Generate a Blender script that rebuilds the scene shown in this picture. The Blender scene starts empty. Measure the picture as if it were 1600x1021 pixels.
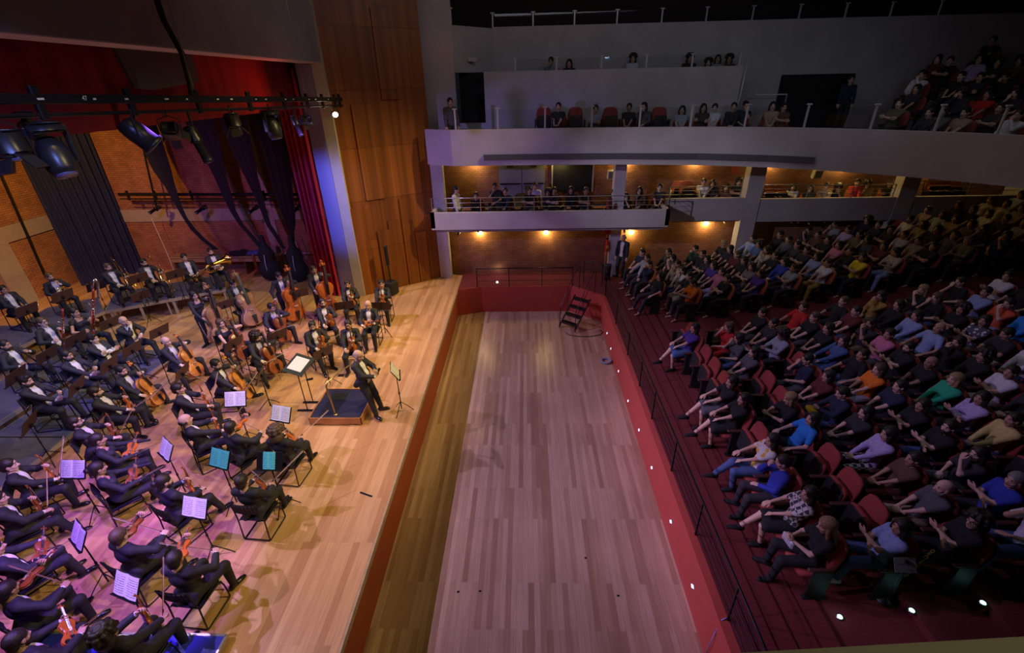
import bpy, math, random
import numpy as np
from mathutils import Matrix, Vector

C = bpy.context.scene.collection
SC = bpy.context.scene
rnd = random.Random(7)
pi = math.pi

# ------------------------------------------------------------------ camera
EYE = np.array([0.0, 0.0, 6.9])
CC = np.array([800.0, 510.5]); VD = np.array([820.0, 129.0]); VV = np.array([832.0, 1880.0])
FPX = float(np.sqrt(-(VD - CC) @ (VV - CC)))
_n = lambda a: a / np.linalg.norm(a)
_ray = lambda u, v: np.array([u - CC[0], -(v - CC[1]), -FPX])
_Y = _n(_ray(*VD)); _Z = -_n(_ray(*VV)); _X = np.cross(_Y, _Z)
RW = np.array([_X, _Y, _Z])
def at(u, v, z=0.0):
    d = RW @ _ray(u, v); return EYE + (z - EYE[2]) / d[2] * d
def aty(u, v, y):
    d = RW @ _ray(u, v); return EYE + y / d[1] * d
def atx(u, v, x):
    d = RW @ _ray(u, v); return EYE + x / d[0] * d
cd = bpy.data.cameras.new('camera'); cam = bpy.data.objects.new('camera', cd); C.objects.link(cam)
cd.sensor_width = 36.0; cd.lens = FPX / 1600 * 36; cd.clip_start = 0.05; cd.clip_end = 200
M4 = Matrix([[*RW[0], EYE[0]], [*RW[1], EYE[1]], [*RW[2], EYE[2]], [0, 0, 0, 1]])
cam.matrix_world = M4
SC.camera = cam

# ------------------------------------------------------------------ look
SC.view_settings.view_transform = 'Standard'; SC.view_settings.look = 'None'
SC.view_settings.gamma = 1.0; SC.view_settings.exposure = 0.0; SC.view_settings.use_curve_mapping = False
SC.cycles.max_bounces = 5; SC.cycles.diffuse_bounces = 3; SC.cycles.glossy_bounces = 2
SC.cycles.transparent_max_bounces = 12; SC.cycles.sample_clamp_indirect = 3.0
SC.cycles.caustics_reflective = False; SC.cycles.caustics_refractive = False
W = bpy.data.worlds.new('world'); SC.world = W; W.use_nodes = True
W.node_tree.nodes['Background'].inputs[0].default_value = (0.35, 0.32, 0.45, 1)
W.node_tree.nodes['Background'].inputs[1].default_value = 0.012

def spot(name, loc, tgt, col, watt, size=60, blend=0.5, rad=0.08):
    l = bpy.data.lights.new(name, 'SPOT'); l.color = col; l.energy = watt; l.spot_size = math.radians(size)
    l.spot_blend = blend; l.shadow_soft_size = rad
    o = bpy.data.objects.new(name, l); C.objects.link(o); o.location = loc
    o.rotation_euler = (Vector(tgt) - Vector(loc)).to_track_quat('-Z', 'Y').to_euler(); return o
def area(name, loc, tgt, col, watt, sx, sy, spread=180):
    l = bpy.data.lights.new(name, 'AREA'); l.color = col; l.energy = watt; l.shape = 'RECTANGLE'; l.size = sx; l.size_y = sy
    l.spread = math.radians(spread)
    o = bpy.data.objects.new(name, l); C.objects.link(o); o.location = loc
    o.rotation_euler = (Vector(tgt) - Vector(loc)).to_track_quat('-Z', 'Y').to_euler(); return o
def bulb(name, loc, col, watt, rad=0.05):
    l = bpy.data.lights.new(name, 'POINT'); l.color = col; l.energy = watt; l.shadow_soft_size = rad
    o = bpy.data.objects.new(name, l); C.objects.link(o); o.location = loc; return o

BLUE = (0.10, 0.14, 1.0)
# warm front-of-house wash from the auditorium ceiling on to the stage
for y_, x_, c_, w_ in ((4.5, 5.0, (1, .78, .32), 3100), (9, 5.6, (1, .74, .28), 4700), (13.5, 5.6, (1, .74, .28), 4200)):
    spot('front_wash_light', (x_, y_, 11.5), (-7.6, y_ * .9 + 1.4, 0), c_, w_, 46, 1.0, .12)
# warm overhead wash from the bridge above the apron
for y_, w_ in ((5.5, 420), (10, 1000), (14, 900)):
    spot('stage_bridge_light', (-3.4, y_, 12.4), (-5.0, y_ + .3, 0), (1, .70, .28), w_ * 1.5, 40, 1.0, .15)
for x_, y_ in ((-9.5, 8), (-10.5, 12.5), (-14.5, 12.0)):
    spot('stage_top_light', (x_, y_, 8.6), (x_, y_ + .2, 0), (1, .76, .52), 500, 78, .9, .2)
# violet wash: a row of lamps behind the header, reaching the pit at about 48 degrees
for y_ in (2.5, 6.2, 9.9, 13.6):
    spot('violet_wash_light', (-9.25, y_, 7.35), (0.3, y_, -1.0), (.68, .50, 1.0), 1550, 62, .8, .06)
# narrow violet spots over the strings
for x_, y_, w_ in ((-6.3, 4.3, 820), (-8.4, 5.4, 760), (-7.4, 7.2, 480), (-9.6, 8.0, 380), (-8.8, 11.2, 300), (-7.4, 12.6, 260)):
    spot('violet_stage_light', (-5.25, y_ - .8, 6.75), (x_, y_, 0), (.32, .10, 1.0), w_ * 3.0, 36, .6, .05)
spot('blue_side_light', (-9.2, 9.5, 5.4), (-6.6, 15.7, 3.4), BLUE, 1900, 30, .8, .1)
spot('blue_balcony_light', (-8.5, 9.0, 6.1), (-1.5, 16.6, 3.6), (.40, .28, 1.0), 1250, 44, 1.0, .1)
spot('violet_back_light', (-9.5, 11, 6.2), (-11.6, 18.6, 2.8), (.85, .22, .75), 560, 60, .9, .15)
spot('blue_band_light', (-9.0, 6.5, 6.6), (-12.5, 12.5, 0.8), (.20, .24, 1.0), 1300, 80, .9, .15)
spot('blue_front_light', (-2.4, 1.5, 9.3), (-9.0, 9.5, 0), (.22, .28, 1.0), 1300, 55, 1.0, .12)
spot('orange_back_light', (-13.0, 12.0, 6.4), (-18.0, 17.0, 3.4), (1.0, .50, .08), 1500, 95, .9, .15)
spot('red_border_light', (-5.9, 14.2, 6.0), (-7.3, 12.6, 7.0), (1.0, .10, .05), 60, 110, .9, .1)
# violet spill over the front of the audience, fading up the rake
spot('violet_spill_light', (-5.6, 7.0, 7.2), (4.6, 7.4, .6), (.66, .44, 1.0), 1450, 50, 1.0, .1)
spot('lavender_side_light', (-4.8, 8.6, 7.2), (7.2, 17.6, 2.2), (.78, .72, 1.0), 1400, 32, 1.0, .1)
spot('cool_house_light', (1.0, 8.0, 11.2), (7.6, 9.0, .8), (.68, .66, 1.0), 430, 66, 1.0, .3)
area('dim_house_light', (9.5, 12.5, 8.6), (10.0, 12.8, 0), (.86, .78, .86), 24, 6, 5)
spot('cool_balcony_light', (5.0, 3.5, 8.3), (8.4, 19.5, 6.8), (.38, .62, 1.0), 190, 46, .95, .2)
area('upper_house_light', (2.0, 11.5, 10.8), (1.0, 18.5, 6.8), (.95, .90, 1.0), 46, 7, 2)
spot('ledge_fill_light', (2.2, -.6, 7.6), (1.9, .95, 5.0), (1, .88, .55), 60, 60, .8, .1)  # unseen fill spot, added to brighten the near ledge
# ------------------------------------------------------------------ materials
MATS = {}
def mat(name, col=(.5, .5, .5), rough=.6, metal=0.0, noise=0.0, nscale=8.0, bump=0.0, emit=None, estr=0.0, objcol=False, spec=.5, ramp=None, trans=0.0):
    if name in MATS: return MATS[name]
    m = bpy.data.materials.new(name); m.use_nodes = True; nt = m.node_tree; b = nt.nodes['Principled BSDF']
    b.inputs['Base Color'].default_value = (*col, 1); b.inputs['Roughness'].default_value = rough
    b.inputs['Metallic'].default_value = metal; b.inputs['Specular IOR Level'].default_value = spec
    src = None
    if objcol:
        oi = nt.nodes.new('ShaderNodeObjectInfo'); src = oi.outputs['Color']
    if noise > 0:
        tc = nt.nodes.new('ShaderNodeTexCoord'); nz = nt.nodes.new('ShaderNodeTexNoise'); nz.inputs['Scale'].default_value = nscale
        nz.inputs['Detail'].default_value = 4; nt.links.new(tc.outputs['Object'], nz.inputs['Vector'])
        hv = nt.nodes.new('ShaderNodeMix'); hv.data_type = 'RGBA'; hv.blend_type = 'MULTIPLY'; hv.inputs[0].default_value = 1.0
        mr = nt.nodes.new('ShaderNodeMapRange'); mr.inputs[1].default_value = .3; mr.inputs[2].default_value = .7
        mr.inputs[3].default_value = 1 - noise; mr.inputs[4].default_value = 1 + noise * .5
        nt.links.new(nz.outputs['Fac'], mr.inputs[0]); nt.links.new(mr.outputs[0], hv.inputs[7])
        if src: nt.links.new(src, hv.inputs[6])
        else: hv.inputs[6].default_value = (*col, 1)
        src = hv.outputs[2]
        if bump > 0:
            bp = nt.nodes.new('ShaderNodeBump'); bp.inputs['Strength'].default_value = bump; bp.inputs['Distance'].default_value = .01
            nt.links.new(nz.outputs['Fac'], bp.inputs['Height']); nt.links.new(bp.outputs[0], b.inputs['Normal'])
    if src: nt.links.new(src, b.inputs['Base Color'])
    if emit:
        b.inputs['Emission Color'].default_value = (*emit, 1); b.inputs['Emission Strength'].default_value = estr
    MATS[name] = m; return m

def nodes_mat(name):
    m = bpy.data.materials.new(name); m.use_nodes = True; MATS[name] = m
    nt = m.node_tree; return m, nt, nt.nodes['Principled BSDF'], nt.nodes.new, nt.links.new

def plank_mat(name, c1, c2, c3, width=.09, length=1.6, rough=.35):
    """floor boards running along Y"""
    m, nt, b, N, L = nodes_mat(name)
    tc = N('ShaderNodeTexCoord'); mp = N('ShaderNodeMapping'); mp.inputs['Rotation'].default_value = (0, 0, pi / 2)
    L(tc.outputs['Object'], mp.inputs['Vector'])
    br = N('ShaderNodeTexBrick'); br.inputs['Scale'].default_value = 1.0; br.inputs['Brick Width'].default_value = length
    br.inputs['Row Height'].default_value = width; br.inputs['Mortar Size'].default_value = .0016; br.inputs['Mortar Smooth'].default_value = .3
    br.inputs['Bias'].default_value = 0.0; br.offset = .37; br.offset_frequency = 2
    br.inputs['Color1'].default_value = (0, 0, 0, 1); br.inputs['Color2'].default_value = (1, 1, 1, 1); br.inputs['Mortar'].default_value = (.0, .0, .0, 1)
    L(mp.outputs[0], br.inputs['Vector'])
    cr = N('ShaderNodeValToRGB'); e = cr.color_ramp.elements; e[0].color = (*c1, 1); e[1].color = (*c3, 1); e[1].position = 1.0
    x = e.new(.45); x.color = (*c2, 1)
    L(br.outputs['Color'], cr.inputs['Fac'])
    nz = N('ShaderNodeTexNoise'); nz.inputs['Scale'].default_value = 3.0; nz.inputs['Detail'].default_value = 6
    mp2 = N('ShaderNodeMapping'); mp2.inputs['Scale'].default_value = (14, .6, 1); L(tc.outputs['Object'], mp2.inputs['Vector']); L(mp2.outputs[0], nz.inputs['Vector'])
    mr = N('ShaderNodeMapRange'); mr.inputs[1].default_value = .3; mr.inputs[2].default_value = .7; mr.inputs[3].default_value = .86; mr.inputs[4].default_value = 1.08
    L(nz.outputs['Fac'], mr.inputs[0])
    n2 = N('ShaderNodeTexNoise'); n2.inputs['Scale'].default_value = .55; n2.inputs['Detail'].default_value = 3; L(tc.outputs['Object'], n2.inputs['Vector'])
    m2 = N('ShaderNodeMapRange'); m2.inputs[1].default_value = .3; m2.inputs[2].default_value = .7; m2.inputs[3].default_value = .85; m2.inputs[4].default_value = 1.1
    L(n2.outputs['Fac'], m2.inputs[0])
    mu = N('ShaderNodeMath'); mu.operation = 'MULTIPLY'; L(mr.outputs[0], mu.inputs[0]); L(m2.outputs[0], mu.inputs[1])
    mx = N('ShaderNodeMix'); mx.data_type = 'RGBA'; mx.blend_type = 'MULTIPLY'; mx.inputs[0].default_value = 1
    L(cr.outputs[0], mx.inputs[6]); L(mu.outputs[0], mx.inputs[7]); L(mx.outputs[2], b.inputs['Base Color'])
    b.inputs['Roughness'].default_value = rough
    bp = N('ShaderNodeBump'); bp.inputs['Strength'].default_value = .15; bp.inputs['Distance'].default_value = .004
    L(br.outputs['Fac'], bp.inputs['Height']); bp.invert = True; L(bp.outputs[0], b.inputs['Normal'])
    return m

def brick_mat(name, c1, c2, mortar, axes='XZ', w=.22, h=.075):
    m, nt, b, N, L = nodes_mat(name)
    tc = N('ShaderNodeTexCoord'); sp = N('ShaderNodeSeparateXYZ'); cb = N('ShaderNodeCombineXYZ'); L(tc.outputs['Object'], sp.inputs[0])
    L(sp.outputs[axes[0]], cb.inputs[0]); L(sp.outputs[axes[1]], cb.inputs[1])
    br = N('ShaderNodeTexBrick'); br.inputs['Scale'].default_value = 1.0; br.inputs['Brick Width'].default_value = w; br.inputs['Row Height'].default_value = h
    br.inputs['Mortar Size'].default_value = .008; br.inputs['Color1'].default_value = (*c1, 1); br.inputs['Color2'].default_value = (*c2, 1)
    br.inputs['Mortar'].default_value = (*mortar, 1); L(cb.outputs[0], br.inputs['Vector'])
    nz = N('ShaderNodeTexNoise'); nz.inputs['Scale'].default_value = 2.2; nz.inputs['Detail'].default_value = 5; L(tc.outputs['Object'], nz.inputs['Vector'])
    mr = N('ShaderNodeMapRange'); mr.inputs[1].default_value = .3; mr.inputs[2].default_value = .7; mr.inputs[3].default_value = .75; mr.inputs[4].default_value = 1.15
    L(nz.outputs['Fac'], mr.inputs[0])
    mx = N('ShaderNodeMix'); mx.data_type = 'RGBA'; mx.blend_type = 'MULTIPLY'; mx.inputs[0].default_value = 1
    L(br.outputs['Color'], mx.inputs[6]); L(mr.outputs[0], mx.inputs[7]); L(mx.outputs[2], b.inputs['Base Color'])
    bp = N('ShaderNodeBump'); bp.inputs['Strength'].default_value = .6; bp.inputs['Distance'].default_value = .01; bp.invert = True
    L(br.outputs['Fac'], bp.inputs['Height']); L(bp.outputs[0], b.inputs['Normal']); b.inputs['Roughness'].default_value = .8
    return m

def panel_mat(name, c1, c2, pw=1.1, ph=1.7):
    """veneer panels with vertical grain: brick lookup over (u,v) = (X+Y, Z)"""
    m, nt, b, N, L = nodes_mat(name)
    tc = N('ShaderNodeTexCoord'); sp = N('ShaderNodeSeparateXYZ'); cb = N('ShaderNodeCombineXYZ'); L(tc.outputs['Object'], sp.inputs[0])
    L(sp.outputs['X'], cb.inputs[0]); L(sp.outputs['Z'], cb.inputs[1])
    br = N('ShaderNodeTexBrick'); br.inputs['Scale'].default_value = 1; br.inputs['Brick Width'].default_value = pw; br.inputs['Row Height'].default_value = ph
    br.offset = .5; br.inputs['Mortar Size'].default_value = .006; br.inputs['Color1'].default_value = (*c1, 1); br.inputs['Color2'].default_value = (*c2, 1)
    br.inputs['Mortar'].default_value = (.05, .02, .006, 1); L(cb.outputs[0], br.inputs['Vector'])
    mp = N('ShaderNodeMapping'); mp.inputs['Scale'].default_value = (5, 5, .12); L(tc.outputs['Object'], mp.inputs['Vector'])
    nz = N('ShaderNodeTexNoise'); nz.inputs['Scale'].default_value = 1.0; nz.inputs['Detail'].default_value = 7; L(mp.outputs[0], nz.inputs['Vector'])
    mr = N('ShaderNodeMapRange'); mr.inputs[1].default_value = .3; mr.inputs[2].default_value = .7; mr.inputs[3].default_value = .55; mr.inputs[4].default_value = 1.25
    L(nz.outputs['Fac'], mr.inputs[0])
    mx = N('ShaderNodeMix'); mx.data_type = 'RGBA'; mx.blend_type = 'MULTIPLY'; mx.inputs[0].default_value = 1
    L(br.outputs['Color'], mx.inputs[6]); L(mr.outputs[0], mx.inputs[7]); L(mx.outputs[2], b.inputs['Base Color']); b.inputs['Roughness'].default_value = .45
    return m

def page_mat(name, paper, ink, rows=9.0, mode='staves'):
    m, nt, b, N, L = nodes_mat(name)
    tc = N('ShaderNodeTexCoord'); sp = N('ShaderNodeSeparateXYZ'); L(tc.outputs['Object'], sp.inputs[0])
    mp = N('ShaderNodeMapping'); mp.inputs['Scale'].default_value = (1, 1, 1); L(tc.outputs['Object'], mp.inputs['Vector'])
    wv = N('ShaderNodeMath'); wv.operation = 'SINE'; ml = N('ShaderNodeMath'); ml.operation = 'MULTIPLY'; ml.inputs[1].default_value = 2 * pi / .030
    L(sp.outputs['Y'], ml.inputs[0]); L(ml.outputs[0], wv.inputs[0])
    nz = N('ShaderNodeTexNoise'); nz.inputs['Scale'].default_value = 95; nz.inputs['Detail'].default_value = 2; L(tc.outputs['Object'], nz.inputs['Vector'])
    g = N('ShaderNodeMath'); g.operation = 'GREATER_THAN'; g.inputs[1].default_value = .1; L(wv.outputs[0], g.inputs[0])
    g2 = N('ShaderNodeMath'); g2.operation = 'GREATER_THAN'; g2.inputs[1].default_value = .47; L(nz.outputs['Fac'], g2.inputs[0])
    ab = N('ShaderNodeMath'); ab.operation = 'ABSOLUTE'; L(sp.outputs['X'], ab.inputs[0])
    a2 = N('ShaderNodeMath'); a2.operation = 'SUBTRACT'; a2.inputs[1].default_value = .115; L(ab.outputs[0], a2.inputs[0])
    a3 = N('ShaderNodeMath'); a3.operation = 'ABSOLUTE'; L(a2.outputs[0], a3.inputs[0])
    a4 = N('ShaderNodeMath'); a4.operation = 'LESS_THAN'; a4.inputs[1].default_value = .088; L(a3.outputs[0], a4.inputs[0])
    y1 = N('ShaderNodeMath'); y1.operation = 'ABSOLUTE'; L(sp.outputs['Y'], y1.inputs[0])
    y2 = N('ShaderNodeMath'); y2.operation = 'LESS_THAN'; y2.inputs[1].default_value = .125; L(y1.outputs[0], y2.inputs[0])
    p = N('ShaderNodeMath'); p.operation = 'MULTIPLY'; L(g.outputs[0], p.inputs[0]); L(g2.outputs[0], p.inputs[1])
    q = N('ShaderNodeMath'); q.operation = 'MULTIPLY'; L(p.outputs[0], q.inputs[0]); L(a4.outputs[0], q.inputs[1])
    r = N('ShaderNodeMath'); r.operation = 'MULTIPLY'; L(q.outputs[0], r.inputs[0]); L(y2.outputs[0], r.inputs[1])
    r2 = N('ShaderNodeMath'); r2.operation = 'MULTIPLY'; r2.inputs[1].default_value = .75; L(r.outputs[0], r2.inputs[0])
    mx = N('ShaderNodeMix'); mx.data_type = 'RGBA'; L(r2.outputs[0], mx.inputs[0]); mx.inputs[6].default_value = (*paper, 1); mx.inputs[7].default_value = (*ink, 1)
    L(mx.outputs[2], b.inputs['Base Color']); b.inputs['Roughness'].default_value = .7
    return m

# ------------------------------------------------------------------ mesh helpers
class MB:
    """collects shapes into one mesh"""
    def __init__(s): s.v = []; s.f = []; s.m = []; s.n = 0
    def add(s, V, F, mi=0):
        V = np.asarray(V, float).reshape(-1, 3); s.v.append(V)
        for f in F: s.f.append([i + s.n for i in f]); s.m.append(mi)
        s.n += len(V); return s
    def box(s, c, d, R=None, mi=0, bev=0.0):
        c = np.array(c, float); h = np.array(d, float) / 2
        if bev > 0:
            b = min(bev, h.min() * .9)
            V = []; 
            for sx in (-1, 1):
                for sy in (-1, 1):
                    for sz in (-1, 1):
                        V += [(sx * (h[0] - b), sy * (h[1] - b), sz * h[2]), (sx * (h[0] - b), sy * h[1], sz * (h[2] - b)), (sx * h[0], sy * (h[1] - b), sz * (h[2] - b))]
            ix = lambda sx, sy, sz, k: ((sx > 0) * 4 + (sy > 0) * 2 + (sz > 0)) * 3 + k
            F = []
            for z in (-1, 1):
                f = [ix(-1, -1, z, 0), ix(1, -1, z, 0), ix(1, 1, z, 0), ix(-1, 1, z, 0)]; F.append(f if z > 0 else f[::-1])
            for y in (-1, 1):
                f = [ix(-1, y, -1, 1), ix(1, y, -1, 1), ix(1, y, 1, 1), ix(-1, y, 1, 1)]; F.append(f if y < 0 else f[::-1])
            for x in (-1, 1):
                f = [ix(x, -1, -1, 2), ix(x, 1, -1, 2), ix(x, 1, 1, 2), ix(x, -1, 1, 2)]; F.append(f if x > 0 else f[::-1])
            for y in (-1, 1):
                for z in (-1, 1):
                    f = [ix(-1, y, z, 0), ix(1, y, z, 0), ix(1, y, z, 1), ix(-1, y, z, 1)]; F.append(f if y * z < 0 else f[::-1])
            for x in (-1, 1):
                for z in (-1, 1):
                    f = [ix(x, -1, z, 0), ix(x, 1, z, 0), ix(x, 1, z, 2), ix(x, -1, z, 2)]; F.append(f[::-1] if x * z < 0 else f)
            for x in (-1, 1):
                for y in (-1, 1):
                    f = [ix(x, y, -1, 1), ix(x, y, 1, 1), ix(x, y, 1, 2), ix(x, y, -1, 2)]; F.append(f if x * y > 0 else f[::-1])
            for x in (-1, 1):
                for y in (-1, 1):
                    for z in (-1, 1):
                        f = [ix(x, y, z, 0), ix(x, y, z, 1), ix(x, y, z, 2)]; F.append(f if x * y * z < 0 else f[::-1])
            V = np.array(V)
        else:
            V = np.array([(x, y, z) for x in (-h[0], h[0]) for y in (-h[1], h[1]) for z in (-h[2], h[2])])
            F = [(0, 1, 3, 2), (4, 6, 7, 5), (0, 4, 5, 1), (2, 3, 7, 6), (0, 2, 6, 4), (1, 5, 7, 3)]
        if R is not None: V = V @ np.array(R, float).T
        return s.add(V + c, F, mi)
    def tube(s, pts, r, n=8, mi=0, cap=True, close=False, sq=None):
        P = [np.array(p, float) for p in pts]; k = len(P); rr = r if hasattr(r, '__len__') else [r] * k
        T = []
        for i in range(k):
            if close: t = P[(i + 1) % k] - P[i - 1]
            else: t = P[min(i + 1, k - 1)] - P[max(i - 1, 0)]
            T.append(t / (np.linalg.norm(t) + 1e-9))
        a = np.array([0, 0, 1.]) if abs(T[0][2]) < .9 else np.array([1., 0, 0])
        V = []; u = None
        for i in range(k):
            u = (a if u is None else u) - T[i] * ((a if u is None else u) @ T[i]); u /= np.linalg.norm(u) + 1e-9
            w = np.cross(T[i], u)
            for j in range(n):
                an = 2 * pi * j / n; V.append(P[i] + rr[i] * (math.cos(an) * u + math.sin(an) * w * (sq or 1)))
        F = []
        for i in range(k if close else k - 1):
            a0 = i * n; b0 = ((i + 1) % k) * n
            for j in range(n): F.append((a0 + j, a0 + (j + 1) % n, b0 + (j + 1) % n, b0 + j))
        if cap and not close: F.append(tuple(range(n))[::-1]); F.append(tuple((k - 1) * n + j for j in range(n)))
        return s.add(V, F, mi)
    def lathe(s, prof, n=20, base=(0, 0, 0), R=None, mi=0):
        V = []; F = []
        for (r, z) in prof:
            for j in range(n): a = 2 * pi * j / n; V.append((r * math.cos(a), r * math.sin(a), z))
        for i in range(len(prof) - 1):
            for j in range(n): F.append((i * n + j, i * n + (j + 1) % n, (i + 1) * n + (j + 1) % n, (i + 1) * n + j))
        F.append(tuple(range(n))[::-1]); F.append(tuple((len(prof) - 1) * n + j for j in range(n)))
        V = np.array(V)
        if R is not None: V = V @ np.array(R, float).T
        return s.add(V + np.array(base, float), F, mi)
    def prism(s, poly, z0, z1, mi=0):
        n = len(poly); V = [(x, y, z0) for x, y in poly] + [(x, y, z1) for x, y in poly]
        F = [tuple(range(n))[::-1], tuple(range(n, 2 * n))] + [(i, (i + 1) % n, n + (i + 1) % n, n + i) for i in range(n)]
        return s.add(V, F, mi)
    def quad(s, a, b, c, d, mi=0): return s.add([a, b, c, d], [(0, 1, 2, 3)], mi)
    def mesh(s, name, mats, smooth=False):
        me = bpy.data.meshes.new(name); V = np.concatenate(s.v) if s.v else np.zeros((0, 3))
        me.from_pydata(V.tolist(), [], s.f)
        for m in (mats if isinstance(mats, (list, tuple)) else [mats]): me.materials.append(m)
        if len(s.f): me.polygons.foreach_set('material_index', s.m)
        if smooth: me.polygons.foreach_set('use_smooth', [True] * len(s.f))
        me.update(); return me
    def build(s, name, mats, parent=None, smooth=False, loc=None, **k):
        return ob(name, s.mesh(name, mats, smooth), parent, loc, **k)

def ob(name, me, parent=None, loc=None, label=None, cat=None, group=None, kind=None, rz=None, M=None):
    o = bpy.data.objects.new(name, me); C.objects.link(o)
    if parent: o.parent = parent
    if loc is not None: o.location = loc
    if rz is not None: o.rotation_euler = (0, 0, rz)
    if M is not None: o.matrix_local = M
    return tag(o, label, cat, group, kind)
def tag(o, label=None, cat=None, group=None, kind=None):
    if label: o['label'] = label
    if cat: o['category'] = cat
    if group: o['group'] = group
    if kind: o['kind'] = kind
    return o
def empty(name, loc, rz=0, label=None, cat=None, group=None):
    o = bpy.data.objects.new(name, None); C.objects.link(o); o.location = loc; o.rotation_euler = (0, 0, rz); o.empty_display_size = .1
    return tag(o, label, cat, group)
def struct(name, mb, m, smooth=False, loc=None): return mb.build(name, m, None, smooth, loc, kind='structure')
def clone(root, loc=None, rz=None, label=None, group=None, M=None):
    def cp(o, par):
        c = o.copy(); C.objects.link(c)
        if par: c.parent = par
        for k in o.children: cp(k, c)
        return c
    r = cp(root, None)
    if loc is not None: r.location = loc
    if rz is not None: r.rotation_euler = (0, 0, rz)
    if M is not None: r.matrix_world = M
    return tag(r, label, None, group)
def rot(axis, deg): return np.array(Matrix.Rotation(math.radians(deg), 3, axis))
def frame(x, up=(0, 0, 1)):
    x = _n(np.array(x, float)); y = np.cross(up, x); 
    if np.linalg.norm(y) < 1e-4: y = np.array([0, 1., 0])
    y = _n(y); return np.array([x, y, np.cross(x, y)]).T
def mat4(R, t):
    m = Matrix.Identity(4)
    for i in range(3):
        for j in range(3): m[i][j] = R[i][j]
        m[i][3] = t[i]
    return m
# ------------------------------------------------------------------ surface materials
stage_wood = plank_mat('stage_boards', (.50, .26, .11), (.62, .35, .155), (.70, .42, .20), .11, 2.6, .32)
pit_wood = plank_mat('pit_boards', (.38, .22, .13), (.52, .34, .21), (.62, .43, .29), .10, 2.2, .28)
brick = brick_mat('red_brick', (.34, .14, .07), (.43, .19, .09), (.16, .09, .06))
brickS = brick_mat('dark_red_brick', (.30, .11, .06), (.38, .15, .08), (.12, .06, .05))
brickY = brick_mat('red_brick_back', (.36, .15, .05), (.46, .20, .07), (.16, .08, .05), 'YZ')
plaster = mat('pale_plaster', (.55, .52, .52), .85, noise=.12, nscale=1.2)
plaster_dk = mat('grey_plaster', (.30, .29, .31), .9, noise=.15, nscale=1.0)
blue_top = mat('bright_blue_top', (.03, .04, .55), .5)
concrete = mat('grey_concrete', (.40, .36, .33), .85, noise=.12, nscale=2)
pil_mat = mat('cream_pilaster', (.60, .57, .42), .8, noise=.08, nscale=2)
header_m = mat('header_plaster', (.42, .39, .34), .9, noise=.15, nscale=.9)
veneer = panel_mat('wood_veneer', (.29, .090, .010), (.39, .130, .016))
redwall = mat('pit_red_paint', (.50, .075, .055), .6, noise=.06, nscale=2)
redstage = mat('stage_front_paint', (.42, .09, .02), .6, noise=.08, nscale=2)
carpet = mat('maroon_carpet', (.155, .018, .020), .95, noise=.25, nscale=40, bump=.2)
black_metal = mat('black_metal', (.02, .02, .022), .4, .6)
steel = mat('brushed_steel', (.62, .60, .55), .28, .9)
alu = mat('aluminium_edge', (.52, .50, .46), .35, .7)
darkwood = mat('dark_wood_side', (.14, .07, .035), .6, noise=.3, nscale=5)
riser_top = mat('blue_grey_riser_top', (.10, .10, .17), .7, noise=.15, nscale=5)
glass = None
def glass_mat():
    m, nt, b, N, L = nodes_mat('clear_glass')
    tr = N('ShaderNodeBsdfTransparent'); gl = N('ShaderNodeBsdfGlossy'); gl.inputs['Roughness'].default_value = .03; gl.inputs['Color'].default_value = (.9, .95, 1, 1)
    tr.inputs[0].default_value = (.93, .95, .96, 1); mx = N('ShaderNodeMixShader'); mx.inputs[0].default_value = .04
    L(tr.outputs[0], mx.inputs[1]); L(gl.outputs[0], mx.inputs[2]); L(mx.outputs[0], nt.nodes['Material Output'].inputs[0]); return m
glass = glass_mat()

XS = -2.62        # stage edge
YB = 17.75        # brick side wall
def poly_struct(name, poly, z0, z1, m): return struct(name, MB().prism(poly, z0, z1), m)

# stage floor, pit, auditorium floor
poly_struct('floor', [(-19.2, 2.0), (XS, 2.0), (XS, 17.6), (-3.3, 17.75), (-6.0, 17.75), (-6.0, 19.0), (-19.2, 19.0)], -.12, 0, stage_wood)
struct('trim_1', MB().box((XS + .012, 9.8, -.06), (.03, 15.6, .125)), mat('stage_nosing', (.50, .38, .22), .5, noise=.2))
poly_struct('wall_stage_front', [(XS - .16, 2.0), (XS - .02, 2.0), (XS - .02, 17.5), (XS - .16, 17.5)], -1.2, -.12, redstage)
poly_struct('floor_pit', [(XS - .1, 2.0), (2.9, 2.0), (2.9, 16.5), (XS - .1, 16.5)], -1.2, -1.08, pit_wood)
# pit far wall with its angled return, and the audience side wall
poly_struct('wall_pit_far', [(XS - .02, 16.05), (-1.72, 16.38), (1.72, 16.38), (2.76, 15.45), (2.9, 15.6), (1.9, 16.6), (-1.8, 16.6), (XS - .02, 16.3)], -1.2, -.004, redwall)
poly_struct('wall_pit_right', [(2.74, 2.0), (2.9, 2.0), (2.9, 15.6), (2.76, 15.46)], -1.2, -.004, redwall)
poly_struct('floor_platform', [(XS + .03, 16.1), (-1.75, 16.42), (1.75, 16.42), (2.80, 15.5), (3.2, 15.5), (3.2, 18.2), (XS + .03, 17.8)], -.15, .004, carpet)
RK0, RKS = 5.3, .165
def rake(x): return max(0.0, RKS * (x - RK0))
# auditorium: flat front strip then broad stepped rake
a = MB(); a.box((3.737, 9.2, -.1), (1.718, 16.6, .2)); struct('floor_auditorium', a, carpet)
a = MB(); x = 4.7; k = 0
ROWX = [4.15 + .98 * i for i in range(15)]
for i in range(1, 15):
    x0 = ROWX[i] - .62 if i > 1 else 4.6; x0 -= .004; x1 = ROWX[i] + .37 if i < 14 else 21.0
    
    z = rake(ROWX[i]); a.box(((x0 + x1) / 2, 9.6, z / 2 - .5), (x1 - x0, 17.2, z + 1.0))
struct('floor_rake', a, carpet)

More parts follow.
